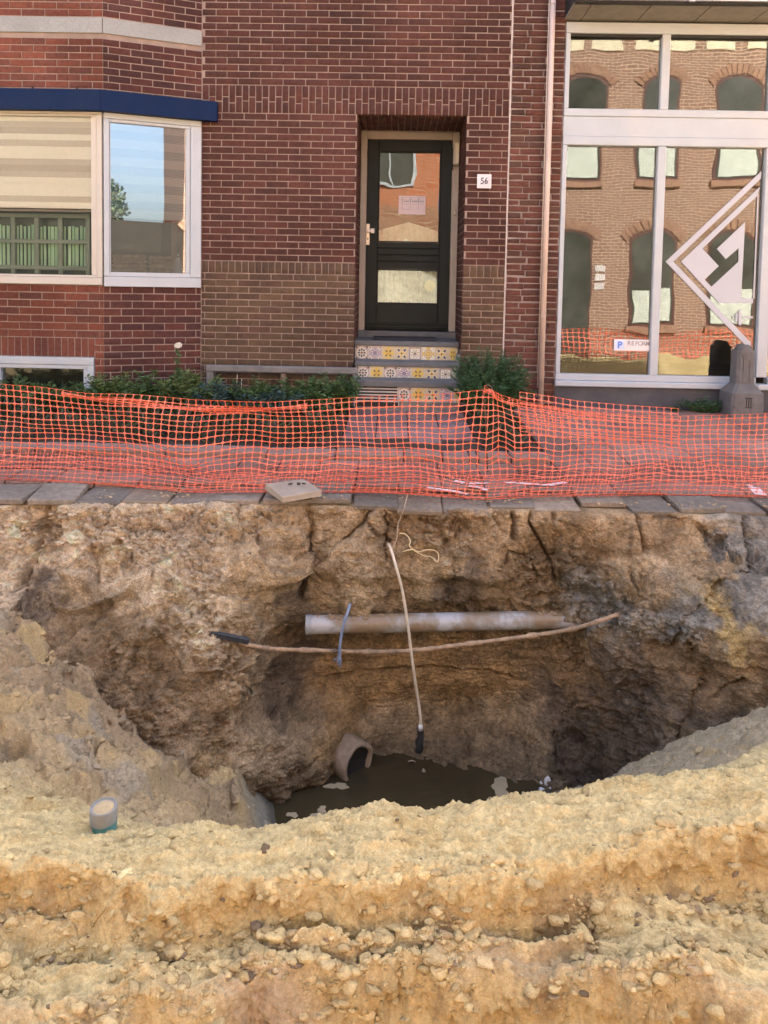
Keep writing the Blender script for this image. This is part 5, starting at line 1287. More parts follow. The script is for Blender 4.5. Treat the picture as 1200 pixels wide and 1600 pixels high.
# colours of the soil: named classes at measured spots
PALE, TAN, BRN, DRK, GRY, YEL, ORG, WET = (0.57, 0.45, 0.31), (0.37, 0.275, 0.17), (0.26, 0.182, 0.106), (0.165, 0.125, 0.088), (0.27, 0.245, 0.205), (0.45, 0.33, 0.15), (0.35, 0.235, 0.12), (0.12, 0.09, 0.06)
CP = [(30, 820, PALE), (130, 800, PALE), (100, 860, PALE), (250, 810, PALE), (330, 800, PALE), (420, 800, TAN), (400, 850, TAN), (250, 860, PALE), (200, 890, PALE), (300, 880, PALE), (350, 930, PALE), (430, 900, TAN), (40, 900, PALE), (10, 850, PALE),
      (70, 920, DRK), (60, 980, DRK), (130, 960, BRN), (180, 950, BRN), (200, 1010, DRK), (150, 1040, TAN), (230, 980, BRN), (260, 1030, BRN), (180, 1080, TAN), (250, 1080, DRK), (280, 1130, BRN), (260, 1180, DRK), (220, 1110, YEL), (310, 1020, BRN), (330, 1060, BRN), (390, 960, TAN), (400, 1040, TAN), (350, 1120, ORG), (400, 1130, TAN), (330, 1090, BRN), (400, 1180, BRN), (470, 1150, TAN), (470, 1200, BRN), (15, 1000, YEL), (10, 950, TAN),
      (540, 820, TAN), (520, 870, TAN), (560, 920, TAN), (520, 900, BRN), (650, 830, BRN), (660, 800, TAN), (720, 830, BRN), (760, 830, TAN), (700, 880, TAN), (720, 920, DRK), (660, 920, TAN), (620, 930, BRN), (800, 900, BRN), (840, 920, BRN), (900, 830, BRN), (950, 800, TAN), (960, 850, BRN), (1050, 820, BRN), (1100, 860, TAN), (1180, 830, GRY), (1150, 900, GRY), (1000, 900, TAN), (950, 940, GRY), (1050, 940, GRY), (1100, 940, YEL), (1160, 960, BRN), (1190, 1010, DRK),
      (470, 1040, DRK), (450, 1070, DRK), (560, 1000, BRN), (560, 1040, BRN), (520, 1060, ORG), (620, 1060, ORG), (700, 1060, ORG), (640, 1030, BRN), (760, 1040, BRN), (820, 1040, BRN), (900, 1020, BRN), (600, 1110, ORG), (700, 1120, ORG), (780, 1110, ORG), (540, 1140, ORG), (620, 1160, TAN), (700, 1180, TAN), (780, 1180, TAN), (830, 1160, TAN), (860, 1110, DRK), (900, 1080, BRN), (950, 1050, DRK), (900, 1160, DRK), (950, 1180, WET), (990, 1130, DRK), (1000, 1060, DRK), (1040, 1000, BRN), (1100, 1030, BRN), (1090, 1080, DRK), (1150, 1060, BRN), (1180, 1060, YEL), (1080, 1140, YEL), (1040, 1160, TAN), (1150, 1110, DRK), (480, 970, DRK), (1300, 900, TAN), (1300, 1000, BRN), (-100, 900, PALE), (-100, 1000, YEL)]
cpx = np.array([aty(px, py, 4.15)[[0, 2]] for px, py, _ in CP]); cpc = np.array([c for _, _, c in CP])
def idw_col(xq, zq, P, Cc, pw=5):
    sh = xq.shape; q = np.stack([xq.ravel(), zq.ravel()], 1); out = np.empty((len(q), 3))
    for i in range(0, len(q), 20000):
        c = q[i:i+20000]; d2 = (c[:, 0:1]-P[None, :, 0])**2+(c[:, 1:2]-P[None, :, 1])**2+2e-4; w = d2**(-pw/2); out[i:i+20000] = (w@Cc)/w.sum(1)[:, None]
    return out.reshape(*sh, 3)
COL = idw_col(XR+0.16*fbm3(P0, 5.0, 4, 0.6, 21.0)+0.03*fine, ZR+0.16*fbm3(P0, 5.0, 4, 0.6, 31.0)+0.03*lump2, cpx, cpc)
COL *= 1.12*(1+0.55*fbm3(P0, 9.0, 4, 0.65, 41.0)+0.30*big+0.25*lump*rub)[..., None]
COL += (cave*0.035*fbm(XR*1.0, lay*45, X*0+55, 3))[..., None]*np.array([1.0, 0.75, 0.42])
damp = sstep(-1.45, -1.72, Z+0.05*med); COL *= (1-0.45*damp)[..., None]      # ground wet from the water
COL = np.clip(COL, 0.02, 0.7)
# lip running back under the slabs
Yl = np.concatenate([np.full((1, NXW), 4.7), Y]); Xl = np.concatenate([X[:1], PX_]); Zl = np.concatenate([Z[:1]-0.004, PZ_]); Cl = np.concatenate([COL[:1], COL])
I = np.arange((NZW+1)*NXW).reshape(NZW+1, NXW); F = np.stack([I[:-1, :-1], I[1:, :-1], I[1:, 1:], I[:-1, 1:]], -1).reshape(-1, 4)
earth = earth_mat('earth', 0.95, 0.9, 55.0, 230.0)
pw_o = npmesh('earth_wall', np.stack([Xl, Yl, Zl], -1).reshape(-1, 3), F, earth, None, True, Cl.reshape(-1, 3)); tag(pw_o, kind='structure')
def wall_y(x, z):
    j = int(round((x+4.2)/8.4*(NXW-1))); zt = ztop_w[min(max(j, 0), NXW-1)]; i = int(round((z-zt)/(-2.0-zt)*(NZW-1)))
    i = min(max(i, 0), NZW-1); j = min(max(j, 0), NXW-1); return float(Y[max(i-4, 0):i+5, max(j-4, 0):j+5].min())
def on_wall(px, py, off=0.01):
    Yq = 4.2
    for _ in range(6):
        P = aty(px, py, Yq); Yq = wall_y(P[0], P[2])-off
    return aty(px, py, Yq)

# --- floor of the pit, side slopes and the sand in front, one height field
WZ = -1.72
FP = []
for (px, py, Yq) in [(-250, 980, 3.6), (-250, 1120, 2.9), (-250, 1200, 2.4), (0, 1015, 3.52), (0, 1100, 3.15), (0, 1180, 2.75), (60, 1075, 3.42), (100, 1130, 3.15), (100, 1200, 2.8), (130, 1118, 3.42), (200, 1170, 3.4), (200, 1210, 3.15), (200, 1268, 2.7), (140, 1262, 2.65), (300, 1232, 3.42), (300, 1268, 3.05), (290, 1290, 2.75),
                     (350, 1205, 3.72), (372, 1240, 3.62), (380, 1285, 3.42),
                     (960, 1218, 3.7), (1000, 1198, 3.55), (1050, 1168, 3.45), (1130, 1137, 3.4), (1200, 1112, 3.35), (1400, 1080, 3.3), (1000, 1226, 3.2), (1100, 1192, 2.95), (1200, 1152, 2.8), (1400, 1120, 2.7),
                     (0, 1238, 2.4), (100, 1268, 2.3), (180, 1294, 2.15), (260, 1302, 2.08), (330, 1300, 2.05), (480, 1287, 2.1), (600, 1264, 2.1), (650, 1278, 2.1), (720, 1267, 2.1), (800, 1247, 2.15), (950, 1227, 2.2), (1070, 1209, 2.25), (1200, 1197, 2.3), (1400, 1185, 2.35), (-250, 1215, 2.4)]:
    P = aty(px, py, Yq); FP.append((P[0], P[1], P[2]))
for (px, py, zq) in [(850, 1234, -1.725), (885, 1226, -1.70), (930, 1222, -1.64), (800, 1262, -1.77), (770, 1276, -1.78), (418, 1258, -1.70), (432, 1285, -1.72)]:
    P = atz(px, py, zq); FP.append((P[0], P[1], P[2]))
FP += [(-0.38, 3.7, -1.86), (-0.3, 3.4, -1.86), (0.05, 3.6, -1.87), (0.35, 3.6, -1.84), (0, 4.15, -1.85), (0.5, 3.9, -1.80), (-0.42, 4.0, -1.85), (0.1, 3.05, -1.8), (0.5, 3.1, -1.6), (-0.4, 3.05, -1.82), (0, 4.6, -1.9), (0.9, 4.6, -1.8), (-0.7, 4.5, -1.9), (2.6, 4.2, -1.15), (1.5, 3.85, -1.42), (2.4, 3.75, -1.0)]
for (px, py, Yq) in [(0, 985, 3.70), (60, 1045, 3.62), (130, 1092, 3.60), (200, 1142, 3.58), (270, 1190, 3.60), (330, 1215, 3.68), (-250, 960, 3.6)]:
    P = aty(px, py, Yq); FP.append((P[0], P[1], P[2]))
    FP.append((P[0], P[1]+0.35, P[2]-0.05))
def yl1(px_): return lin(px_, [(-400, 1340), (0, 1352), (100, 1357), (190, 1385), (260, 1402), (330, 1380), (600, 1384), (760, 1387), (850, 1376), (940, 1342), (1040, 1312), (1200, 1292), (1500, 1270)])
def zl1(px_): return lin(px_, [(-400, -0.42), (0, -0.41), (300, -0.39), (600, -0.38), (850, -0.37), (1040, -0.34), (1200, -0.33), (1500, -0.32)])
L1 = []; L2 = []
for px in range(-400, 1601, 50):
    P = atz(px, float(yl1(px)), float(zl1(px))); L1.append((P[0], P[1]))
    if px % 100 == 0:
        FP.append((P[0], P[1], P[2])); FP.append((P[0]*0.95, P[1]-0.25, P[2]-0.02)); FP.append((P[0]*0.9, P[1]-0.8, P[2]-0.03))
    P = atz(px, float(lin(px, [(-400, 1600), (0, 1592), (200, 1590), (330, 1562), (450, 1545), (600, 1528), (740, 1530), (860, 1540), (1000, 1560), (1200, 1575), (1500, 1590)])), -0.52); L2.append((P[0], P[1]))
# back of the berm
for (px, py, Yq) in [(330, 1300, 2.05), (480, 1287, 2.1), (600, 1264, 2.1), (650, 1278, 2.1), (720, 1267, 2.1), (800, 1247, 2.15), (950, 1227, 2.2), (1070, 1209, 2.25)]:
    P = aty(px, py, Yq)
    FP.append((P[0], P[1]+0.10, P[2]-0.09)); FP.append((P[0], P[1]+0.35, P[2]-(0.50 if px < 900 else 0.36)))
FP = np.array(FP)
floorf = RBF(FP[:, :2], FP[:, 2], 0.002)
NU_ = 740
t = np.linspace(-1, 1, NU_); uu = 0.78*t+0.22*t**3
l1x, l1y = zip(*sorted(L1)); l2x, l2y = zip(*sorted(L2))
def wid(y): return 0.52*y+0.95
e1c = np.full(NU_, 1.85); e2c = np.full(NU_, 1.6)
for _ in range(6):
    xa = uu*wid(e1c); e1c = np.interp(xa, l1x, l1y)+0.022*fbm(xa*6, xa*0, xa*0+2, 4, 0.6)
    xa = uu*wid(e2c); e2c = np.interp(xa, l2x, l2y)+0.030*fbm(xa*6, xa*0, xa*0+12, 4, 0.6)
e1c = np.maximum(e1c, e2c+0.12)
def seg(a, b_, n): return a[None]+(b_-a)[None]*np.linspace(0, 1, n, endpoint=False)[:, None]
one = np.ones(NU_); far = np.geomspace(2.6, 4.75, 190)
FY = np.concatenate([seg(one*1.0, e2c-0.045, 80), seg(e2c-0.045, e2c+0.012, 60), seg(e2c+0.012, e1c-0.045, 120), seg(e1c-0.045, e1c+0.012, 60), seg(e1c+0.012, one*2.6, 230), np.repeat(far[:, None], NU_, 1)])
NR = len(FY); FX = uu[None]*wid(FY)
FZ = floorf(FX, FY)
zero = FX*0
e1 = np.repeat(e1c[None], NR, 0); e2 = np.repeat(e2c[None], NR, 0)
s1 = sstep(e1+0.010, e1-0.040, FY); s2 = sstep(e2+0.010, e2-0.040, FY)
gap = sstep(0.07, 0.0, np.abs(FX+0.76+0.9*(FY-1.85)))     # gully through the first ledge on the left
d1 = 0.135+0.02*fbm(FX*3, zero, zero, 2)+0.05*sstep(0.6, 1.0, FX)
base = FZ.copy()
talus1 = np.clip(1-(e1-FY)/0.14, 0, 1)*(FY < e1)
FZ = FZ-d1*s1*(1-0.35*gap)+0.035*talus1**2*s1+0.02*s1*fbm(FX*5, FY*5, zero+6, 4)
lay2 = fbm(FX*3.0, FY*24+1.5*fbm(FX*2, FY*3, zero+141, 2), zero+140, 3); FZ = FZ+0.020*s1*(1-s2)*1.5*lay2; trk = (FY-e2)/np.maximum(e1-e2, 0.05); FZ = FZ+s1*0.03*np.exp(-((FY-e2-0.05)/0.05)**2)-0.13*s2+s1*(1-s2)*(0.022*np.sin(trk*17+1.5*fbm(FX*2.5, zero, zero+37, 2))*sstep(-0.15, 0.2, fbm(FX*3, FY*2, zero+39, 2)))
rubble = s1*(1-s2)*np.clip(0.55+1.5*fbm(FX*4, FY*5, zero+30, 3), 0, 1)
front = sstep(2.75, 2.25, FY); berm = front*(1-s1)
slopeL = sstep(-0.35, -0.8, FX)*(1-front)
mudz = sstep(-1.45, -1.62, FZ)
# relief
FZ += 0.030*fbm(FX*3.1, FY*3.1, zero+5, 4)*(1-0.5*berm)*(1-0.6*mudz)
c1, c2, cid = worley2(FX*19+0.5*fbm(FX*9, FY*9, zero, 2), FY*19, 5); c3, c4, cid2 = worley2(FX*46, FY*46, 15)
FZ += rubble*(0.030*(cid-0.35)*sstep(0.0, 0.22, c2-c1)+0.013*(cid2-0.4)*sstep(0, 0.25, c4-c3))
b1, b2, bid, btl = worley2(FX*5.5+0.3*fbm(FX*7, FY*7, zero+3, 3), FY*4.5+0.3*fbm(FX*7, FY*7, zero+4, 3), 55, True)
FZ += slopeL*((0.085*(bid-0.35)+0.17*btl)*sstep(0.0, 0.18, b2-b1)+(0.03*(cid-0.5))*sstep(0, 0.2, c2-c1)*sstep(-0.1, 0.3, fbm(FX*3, FY*3, zero+66, 3))+0.05*ridge(FX*4+FY*2, FY*5-FX*2, zero+8, 4)*0.5)*(1-mudz)
rsl = sstep(0.75, 1.1, FX)*(1-front); FZ += rsl*(0.03*ridge(FX*5, FY*5, zero+18, 4)*0.5+0.02*fbm(FX*14, FY*14, zero+1, 3))*(1-mudz)
def bil(f, sd, n=3):
    o_ = 0; a_ = 1.0
    for k_ in range(n): o_ = o_+a_*(np.abs(perlin(FX*f+0.4*fbm(FX*9, FY*9, zero+sd, 2), FY*f*0.9, zero+sd+k_))*2-0.35); f *= 2.1; a_ *= 0.55
    return o_
lmp = bil(6.0, 101, 4); lmp2 = bil(17.0, 121, 3)
FZ += (1-mudz)*(slopeL*(0.034*lmp+0.014*lmp2*sstep(-0.2, 0.2, fbm(FX*2.5, FY*2.5, zero+131, 2)))+rsl*(0.022*lmp+0.008*lmp2))
bd1, bd2, bdid, bdt = worley2(FX*7+0.5*fbm(FX*8, FY*8, zero+171, 3), FY*19+0.5*fbm(FX*8, FY*8, zero+172, 3), 63, True)
# flaky crust of the smooth sand and its crumbled crest
fl = ridge(FX*4.5+0.6*fbm(FX*5, FY*5, zero, 2), FY*17, zero+2, 4, 0.55)
FZ += berm*(0.002*lmp2*sstep(0.0, 0.3, fbm(FX*4, FY*6, zero+133, 3))+0.009*fl+0.010*fbm(FX*5, FY*28, zero+9, 4, 0.6)+0.008*(bdid-0.5)*sstep(0.0, 0.05, bd2-bd1)+0.016*bdt+0.016*fbm(FX*1.6, FY*13, zero+10, 3)-0.010*sstep(0.06, 0.0, np.abs(fbm(FX*2.2, FY*16, zero+160, 3)))*sstep(0.0, 0.2, fbm(FX*3, FY*3, zero+161, 2))+0.008*fbm(FX*45, FY*60, zero+1, 3, 0.65)+0.010*np.maximum(0, fbm(FX*16, FY*34, zero+19, 3)-0.12))
crest_y = np.interp(FX, sorted([aty(p, q, y_)[0] for p, q, y_ in [(0, 1238, 2.4), (330, 1300, 2.05), (600, 1264, 2.1), (950, 1227, 2.2), (1200, 1197, 2.3)]]), [2.4, 2.05, 2.1, 2.2, 2.3])
cz = np.exp(-((FY-crest_y)/0.07)**2)
FZ += cz*(0.010*(cid-0.4)*sstep(0, 0.25, c2-c1)+0.018*fbm(FX*12, FY*12, zero+44, 4, 0.6)+0.005*(cid2-0.4))
FZ += 0.006*fbm(FX*60, FY*70, zero+2, 3, 0.65)*(1-0.6*mudz)
lipz = np.exp(-((FY-e1-0.02)/0.03)**2); FZ += lipz*(0.012*fbm(FX*28, FY*28, zero+7, 3)+0.006*(cid2-0.5))
def floor_z(x, y):
    j = int(round(np.interp(x/wid(y), uu, np.arange(NU_)))); i = int(round(np.interp(y, FY[:, j], np.arange(NR)))); return float(FZ[i, j])

def on_floor(px, py, y0=2.2, y1=4.3):
    for k in range(240):
        Yq = y0+(y1-y0)*k/239; P = aty(px, py, Yq)
        if P[2] <= floor_z(P[0], P[1]): return P
    return aty(px, py, y1)
# sideways crumble on the ledge faces
face1 = s1*(1-sstep(0.03, 0.07, e1-FY)); face2 = s2*(1-sstep(0.03, 0.07, e2-FY)); fm = np.clip(np.maximum(4*s1*(1-s1), 4*s2*(1-s2)), 0, 1)
FZw = FZ+0.01*fbm(FX*20, FY*20, zero, 2)
gx1, gx2, gid, gtl = worley2(FX*17+0.5*fbm(FX*15, FZ*15, zero+1, 2), FZ*15+3, 33, True); gx3, gx4, gid2, gtl2 = worley2(FX*44, FZ*40+3, 37, True)
crmb = np.clip(0.5+1.5*fbm(FX*5, FZ*3, zero+81, 3), 0, 1)
FY2 = FY-fm*((0.026*(gid-0.5)+0.05*gtl)*crmb+(0.010*(gid2-0.5)+0.02*gtl2)*crmb+0.022*fbm(FX*11, FZ*11, zero+4, 4, 0.55)+0.008*fbm(FX*45, FZ*30, zero+4, 3)); FX2 = FX+0.006*fbm(FX*20, FY*20, zero+7, 2)
# colours
SAND, SANDD, CLAY, GREYP = np.array((0.575, 0.475, 0.255)), np.array((0.37, 0.26, 0.115)), np.array((0.41, 0.295, 0.125)), np.array((0.33, 0.27, 0.205))
n1 = fbm(FX*3.5, FY*5, zero+50, 4); n2 = fbm(FX*12, FY*16, zero+51, 4); n3 = fbm(FX*30, FY*36, zero+52, 3)
fc = SAND[None, None]*(1+0.20*n1+0.24*n2+0.20*n3)[..., None]
def mixc(c, col, m): return c*(1-m[..., None])+np.array(col)*m[..., None]
fc = mixc(fc, CLAY*1.05, np.clip(berm*sstep(0.12, 0.4, n1+0.4*n2)*0.6, 0, 1))
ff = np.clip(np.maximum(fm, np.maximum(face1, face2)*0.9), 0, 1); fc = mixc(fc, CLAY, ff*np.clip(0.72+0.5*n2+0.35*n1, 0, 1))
fc = mixc(fc, (0.38, 0.285, 0.145), np.clip(rubble*(0.45+0.8*n1+0.5*n2), 0, 1)); fc = mixc(fc, (0.24, 0.18, 0.10), np.clip(s1*(1-s2)*sstep(0.10, 0.5, n1+0.7*n2), 0, 0.8))
gp_ = atz(425, 1545, -0.5); gm = np.exp(-(((FX-gp_[0])/0.14)**2+((FY-gp_[1])/0.045)**2)**2); fc = mixc(fc, (0.36, 0.29, 0.21), np.clip(gm*0.8, 0, 1))
gq = np.exp(-((FY-e2-0.03)/0.03)**2)*sstep(-0.5, 0.1, n1); fc = mixc(fc, (0.40, 0.32, 0.20), np.clip(gq*0.6*(1-s2), 0, 1))
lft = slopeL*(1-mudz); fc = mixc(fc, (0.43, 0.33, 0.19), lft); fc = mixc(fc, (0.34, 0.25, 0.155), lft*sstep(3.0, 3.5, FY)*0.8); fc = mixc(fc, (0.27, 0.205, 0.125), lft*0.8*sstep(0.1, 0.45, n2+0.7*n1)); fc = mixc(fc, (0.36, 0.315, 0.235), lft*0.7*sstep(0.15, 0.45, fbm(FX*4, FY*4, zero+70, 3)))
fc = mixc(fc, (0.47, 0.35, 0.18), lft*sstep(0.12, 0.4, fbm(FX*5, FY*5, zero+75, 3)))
rg = rsl*(1-mudz); fc = mixc(fc, (0.30, 0.265, 0.195), rg*sstep(0.55, 0.85, rsl)*(0.9+0.3*n2)); fc = mixc(fc, (0.36, 0.29, 0.17), rg*sstep(0.1, 0.4, n2))
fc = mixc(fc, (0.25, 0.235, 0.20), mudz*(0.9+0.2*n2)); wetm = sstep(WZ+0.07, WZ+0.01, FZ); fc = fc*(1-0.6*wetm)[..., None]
fc = np.clip(fc, 0.03, 0.75)
P_ = on_floor(162, 1290); sy2 = float(P_[1])+0.02; sx2 = xat(162, sy2, 1265)
FZ -= 0.055*np.exp(-((FX-sx2)/0.10)**2-((FY-sy2+0.08)/0.08)**2)
I = np.arange(NR*NU_).reshape(NR, NU_); F = np.stack([I[:-1, :-1], I[:-1, 1:], I[1:, 1:], I[1:, :-1]], -1).reshape(-1, 4)
sand = earth_mat('sand', 0.95, 0.6, 80.0, 380.0, 0.55)
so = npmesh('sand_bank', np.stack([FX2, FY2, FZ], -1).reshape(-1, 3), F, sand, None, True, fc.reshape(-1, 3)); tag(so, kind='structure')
# --- clods and crumbs
def ico():
    p = (1+5**0.5)/2; v = np.array([(-1, p, 0), (1, p, 0), (-1, -p, 0), (1, -p, 0), (0, -1, p), (0, 1, p), (0, -1, -p), (0, 1, -p), (p, 0, -1), (p, 0, 1), (-p, 0, -1), (-p, 0, 1)], float)
    f = [(0, 11, 5), (0, 5, 1), (0, 1, 7), (0, 7, 10), (0, 10, 11), (1, 5, 9), (5, 11, 4), (11, 10, 2), (10, 7, 6), (7, 1, 8), (3, 9, 4), (3, 4, 2), (3, 2, 6), (3, 6, 8), (3, 8, 9), (4, 9, 5), (2, 4, 11), (6, 2, 10), (8, 6, 7), (9, 8, 1)]
    return v/np.linalg.norm(v[0]), np.array(f)
def ico2():
    v, f = ico(); v = list(map(tuple, v)); e = {}; nf = []
    def mid_(a, b):
        k = (min(a, b), max(a, b))
        if k not in e:
            m_ = (np.array(v[a])+np.array(v[b])); m_ /= np.linalg.norm(m_); e[k] = len(v); v.append(tuple(m_))
        return e[k]
    for a, b_, c in f:
        x, y, z = mid_(a, b_), mid_(b_, c), mid_(c, a); nf += [(a, x, z), (b_, y, x), (c, z, y), (x, y, z)]
    return np.array(v), np.array(nf)
I1, I2 = ico(), ico2()
def clods(name, pos, size, col, mat, label, flat=0.62):
    VV = []; FF = []; CC = []; b = 0
    for p, s, c in zip(pos, size, col):
        v, f = I2 if s > 0.008 else I1
        q = v*(1+0.12*rng.normal(size=(len(v), 1)))
        for _ in range(5):
            nn = rng.normal(size=3); nn /= np.linalg.norm(nn); q = q-np.maximum(0, q@nn-rng.uniform(0.35, 0.75))[:, None]*nn
        a = rng.normal(size=(3, 3)); Q, _ = np.linalg.qr(a)
        q = (q*np.array([1, rng.uniform(0.6, 1), rng.uniform(0.5, 0.9)]))@Q.T; q[:, 2] *= flat; q[:, 0] *= 1.25; q *= 1.2
        VV.append(q*s+p); FF.append(f+b); CC.append(np.repeat(c[None], len(v), 0)); b += len(v)
    o = npmesh(name, np.concatenate(VV), np.concatenate(FF), mat, None, False, np.concatenate(CC)); tag(o, label, 'soil', kind='stuff'); return o
def sample(weight, n, gx, gy, gz, gc, smin, smax, pw=2.4, lift=0.25, pale=None):
    w = np.maximum(weight, 0).ravel(); w = w/w.sum(); idx = rng.choice(len(w), n, p=w)
    s = smin*(1-rng.random(n)*(1-(smin/smax)**(pw-1)))**(-1/(pw-1))
    pos = np.stack([gx.ravel()[idx], gy.ravel()[idx], gz.ravel()[idx]+s*lift], 1)+rng.normal(0, 0.002, (n, 3))
    col = gc.reshape(-1, 3)[idx]*rng.uniform(0.7, 1.15, (n, 1))
    if pale is not None: k = rng.random(n) < 0.72; col[k] = np.array(pale)*rng.uniform(0.72, 1.12, (k.sum(), 1)); k = rng.random(n) < 0.03; col[k] = np.array((0.20, 0.155, 0.105))*rng.uniform(0.7, 1.3, (k.sum(), 1))
    return pos, s, np.clip(col, 0.03, 0.75)
area = np.abs(np.gradient(FY, axis=0))*wid(FY)
clo_mat = earth_mat('clod', 0.95, 0.5, 120.0, 380.0, 0.5)
wt = area*(5.0*rubble**2*sstep(-0.25, 0.15, fbm(FX*5, FY*11, zero+151, 3))+1.2*talus1*s1*(1-s2)+0.3*lipz*(1-s1)+0.10*cz+0.012*berm+0.3*s2)*(FY > 1.25)*(np.abs(FX) < 0.7*FY+0.15)
p_, s_, c_ = sample(wt, 7500, FX2, FY2, FZ, fc, 0.0034, 0.026, 2.35, -0.12, (0.46, 0.37, 0.195))
clods('sand_clods', p_, s_, c_, clo_mat, 'crumbled yellow clods of sand strewn over the near ruts')
wt = area*(lft*1.0+rg*0.35+0.15*mudz*(FZ > WZ+0.02))*(FY < 3.9)
p_, s_, c_ = sample(wt, 2600, FX2, FY2, FZ, fc, 0.004, 0.026, 2.6, -0.3)
clods('slope_clods', p_, s_, c_, clo_mat, 'lumps of sand and soil on the slopes inside the pit')
slopez = np.abs(np.gradient(Y, axis=0)); wt = (0.25+rub)*(0.3+np.clip(slopez*90, 0, 2))*(1-0.8*cave)*(Z < -0.2)*(Z > -1.6)*(np.abs(X) < 2.6)
p_, s_, c_ = sample(wt, 5200, PX_, Y-0.002, PZ_, COL, 0.004, 0.024, 2.5, 0.0)
clods('wall_clods', p_, s_, c_, earth, 'small stones and lumps sticking in the cut earth wall')
wt = (Z < -0.25)*(1-0.6*cave)+0.0; p_, s_, c_ = sample(wt, 110, PX_, Y-0.004, PZ_, COL*0+np.array((0.62, 0.58, 0.5)), 0.004, 0.010, 2.6, 0.0)
clods('shell_bits', p_, s_, c_, earth, 'scattered tiny white shell and stone bits in the earth wall')

n_e = 420; xe = rng.uniform(-2.7, 2.7, n_e); ye = edge_y(xe)+rng.exponential(0.05, n_e); keep = fbm(xe*2.5, xe*0, xe*0+5, 3) > -0.05; xe, ye = xe[keep], ye[keep]
clods('edge_crumbs', np.stack([xe, ye, ground_z(ye)+0.002], 1), rng.uniform(0.003, 0.011, len(xe)), np.array([(0.40, 0.31, 0.20)])*rng.uniform(0.7, 1.2, (len(xe), 1)), clo_mat, 'crumbs of sand lying on the broken edge of the pavement')
# --- water
b = MB(); b.box(-1.15, 1.5, 2.9, 4.55, WZ-0.02, WZ)
wm, nd, lk, bs = nodes('murky_water'); bs.inputs['Base Color'].default_value = (0.046, 0.037, 0.020, 1); bs.inputs['Roughness'].default_value = 0.03; bs.inputs['Specular IOR Level'].default_value = 0.5
g = nd.new('ShaderNodeNewGeometry'); nz = N(nd, 'ShaderNodeTexNoise', i_Scale=9.0, i_Detail=3.0); lk.new(g.outputs['Position'], nz.inputs['Vector'])
bpn = N(nd, 'ShaderNodeBump', i_Strength=0.08, i_Distance=0.01); lk.new(nz.outputs[0], bpn.inputs['Height']); lk.new(bpn.outputs[0], bs.inputs['Normal'])
wo = b.build('water', wm); tag(wo, kind='structure')
foam_m = M('scum', (0.33, 0.27, 0.17), 0.8, 0.15, 60)
def foam(px, py, rw, rh, label, lobes=5):
    P = atz(px, py, WZ+0.003); b = MB(); poly = []
    ph = [random.uniform(0, 6.28) for _ in range(4)]
    for k in range(28):
        a = 2*math.pi*k/28; r = 1+0.28*math.sin(2*a+ph[0])+0.2*math.sin(3*a+ph[1])+0.12*math.sin(7*a+ph[2])
        poly.append((float(P[0])+rw*r*math.cos(a), float(P[1])+rh*r*math.sin(a)))
    b.prism(poly, 'z', WZ+0.001, WZ+0.004); tag(b.build('scum_patch', foam_m), label, 'scum', 'pale patches of scum on the water')
foam(503, 1265, 0.028, 0.022, 'upper of the pair of scum patches at the left of the water'); foam(500, 1277, 0.06, 0.028, 'broad scum patch lowest on the water, nearest the sand'); foam(457, 1273, 0.026, 0.022, 'small scum patch furthest left on the water')
foam(527, 1228, 0.055, 0.03, 'faint scum patch left of the pipe reflection'); foam(783, 1232, 0.055, 0.085, 'tan scum patch at the right edge of the water'); foam(662, 1204, 0.012, 0.012, 'tiny scum speck below the hanging cable')

# ================================================================== THINGS IN THE PIT
# grey plastic pipe
A = aty(479, 976, 4.15); B2 = aty(925, 967, 4.27)
pvc, nd, lk, bs = nodes('grey_pvc'); bs.inputs['Roughness'].default_value = 0.35
g = nd.new('ShaderNodeNewGeometry'); nz = N(nd, 'ShaderNodeTexNoise', i_Scale=5.0, i_Detail=8.0, i_Roughness=0.65); lk.new(g.outputs['Position'], nz.inputs['Vector'])
r = ramp(nd, [(0.42, (0.36, 0.36, 0.38)), (0.50, (0.24, 0.215, 0.185)), (0.58, (0.21, 0.15, 0.095))]); lk.new(nz.outputs[0], r.inputs[0]); lk.new(r.outputs[0], bs.inputs['Base Color'])
pr_ = empty('drain_pipe', tuple(map(float, (A+B2)/2)), 'grey plastic drain pipe bridging the undercut below the pavement', 'pipe')
b = MB(); n_ = 24; path = [tuple(A+(B2-A)*k/20) for k in range(21)]; b.tube(path, 0.053, n_, False); b.tube(path, 0.049, n_, False); b.build('pipe_body', pvc, pr_)
d_ = (B2-A)/np.linalg.norm(B2-A); b = MB(); b.tube([tuple(A-d_*0.004), tuple(A+d_*0.03)], 0.0565, n_, False); b.tube([tuple(A-d_*0.004), tuple(A+d_*0.03)], 0.0485, n_, False); 
ring = []
b.build('collar', M('collar_grey', (0.27, 0.29, 0.31), 0.5, 0.1, 20), pr_)
# sand lying on the pipe
ps_ = []; 
for k in range(130):
    t = random.choice([random.uniform(0.08, 0.26), random.uniform(0.0, 0.3), random.uniform(0.8, 1.0)]); q = A+(B2-A)*t; ps_.append((q[0], q[1]-random.uniform(-0.01, 0.035), q[2]+0.046+random.uniform(-0.004, 0.008)))
clods('pipe_crumbs', np.array(ps_), rng.uniform(0.005, 0.014, len(ps_)), np.array([(0.36, 0.27, 0.17)]*len(ps_)), clo_mat, 'crumbs of sand lying on top of the grey pipe')
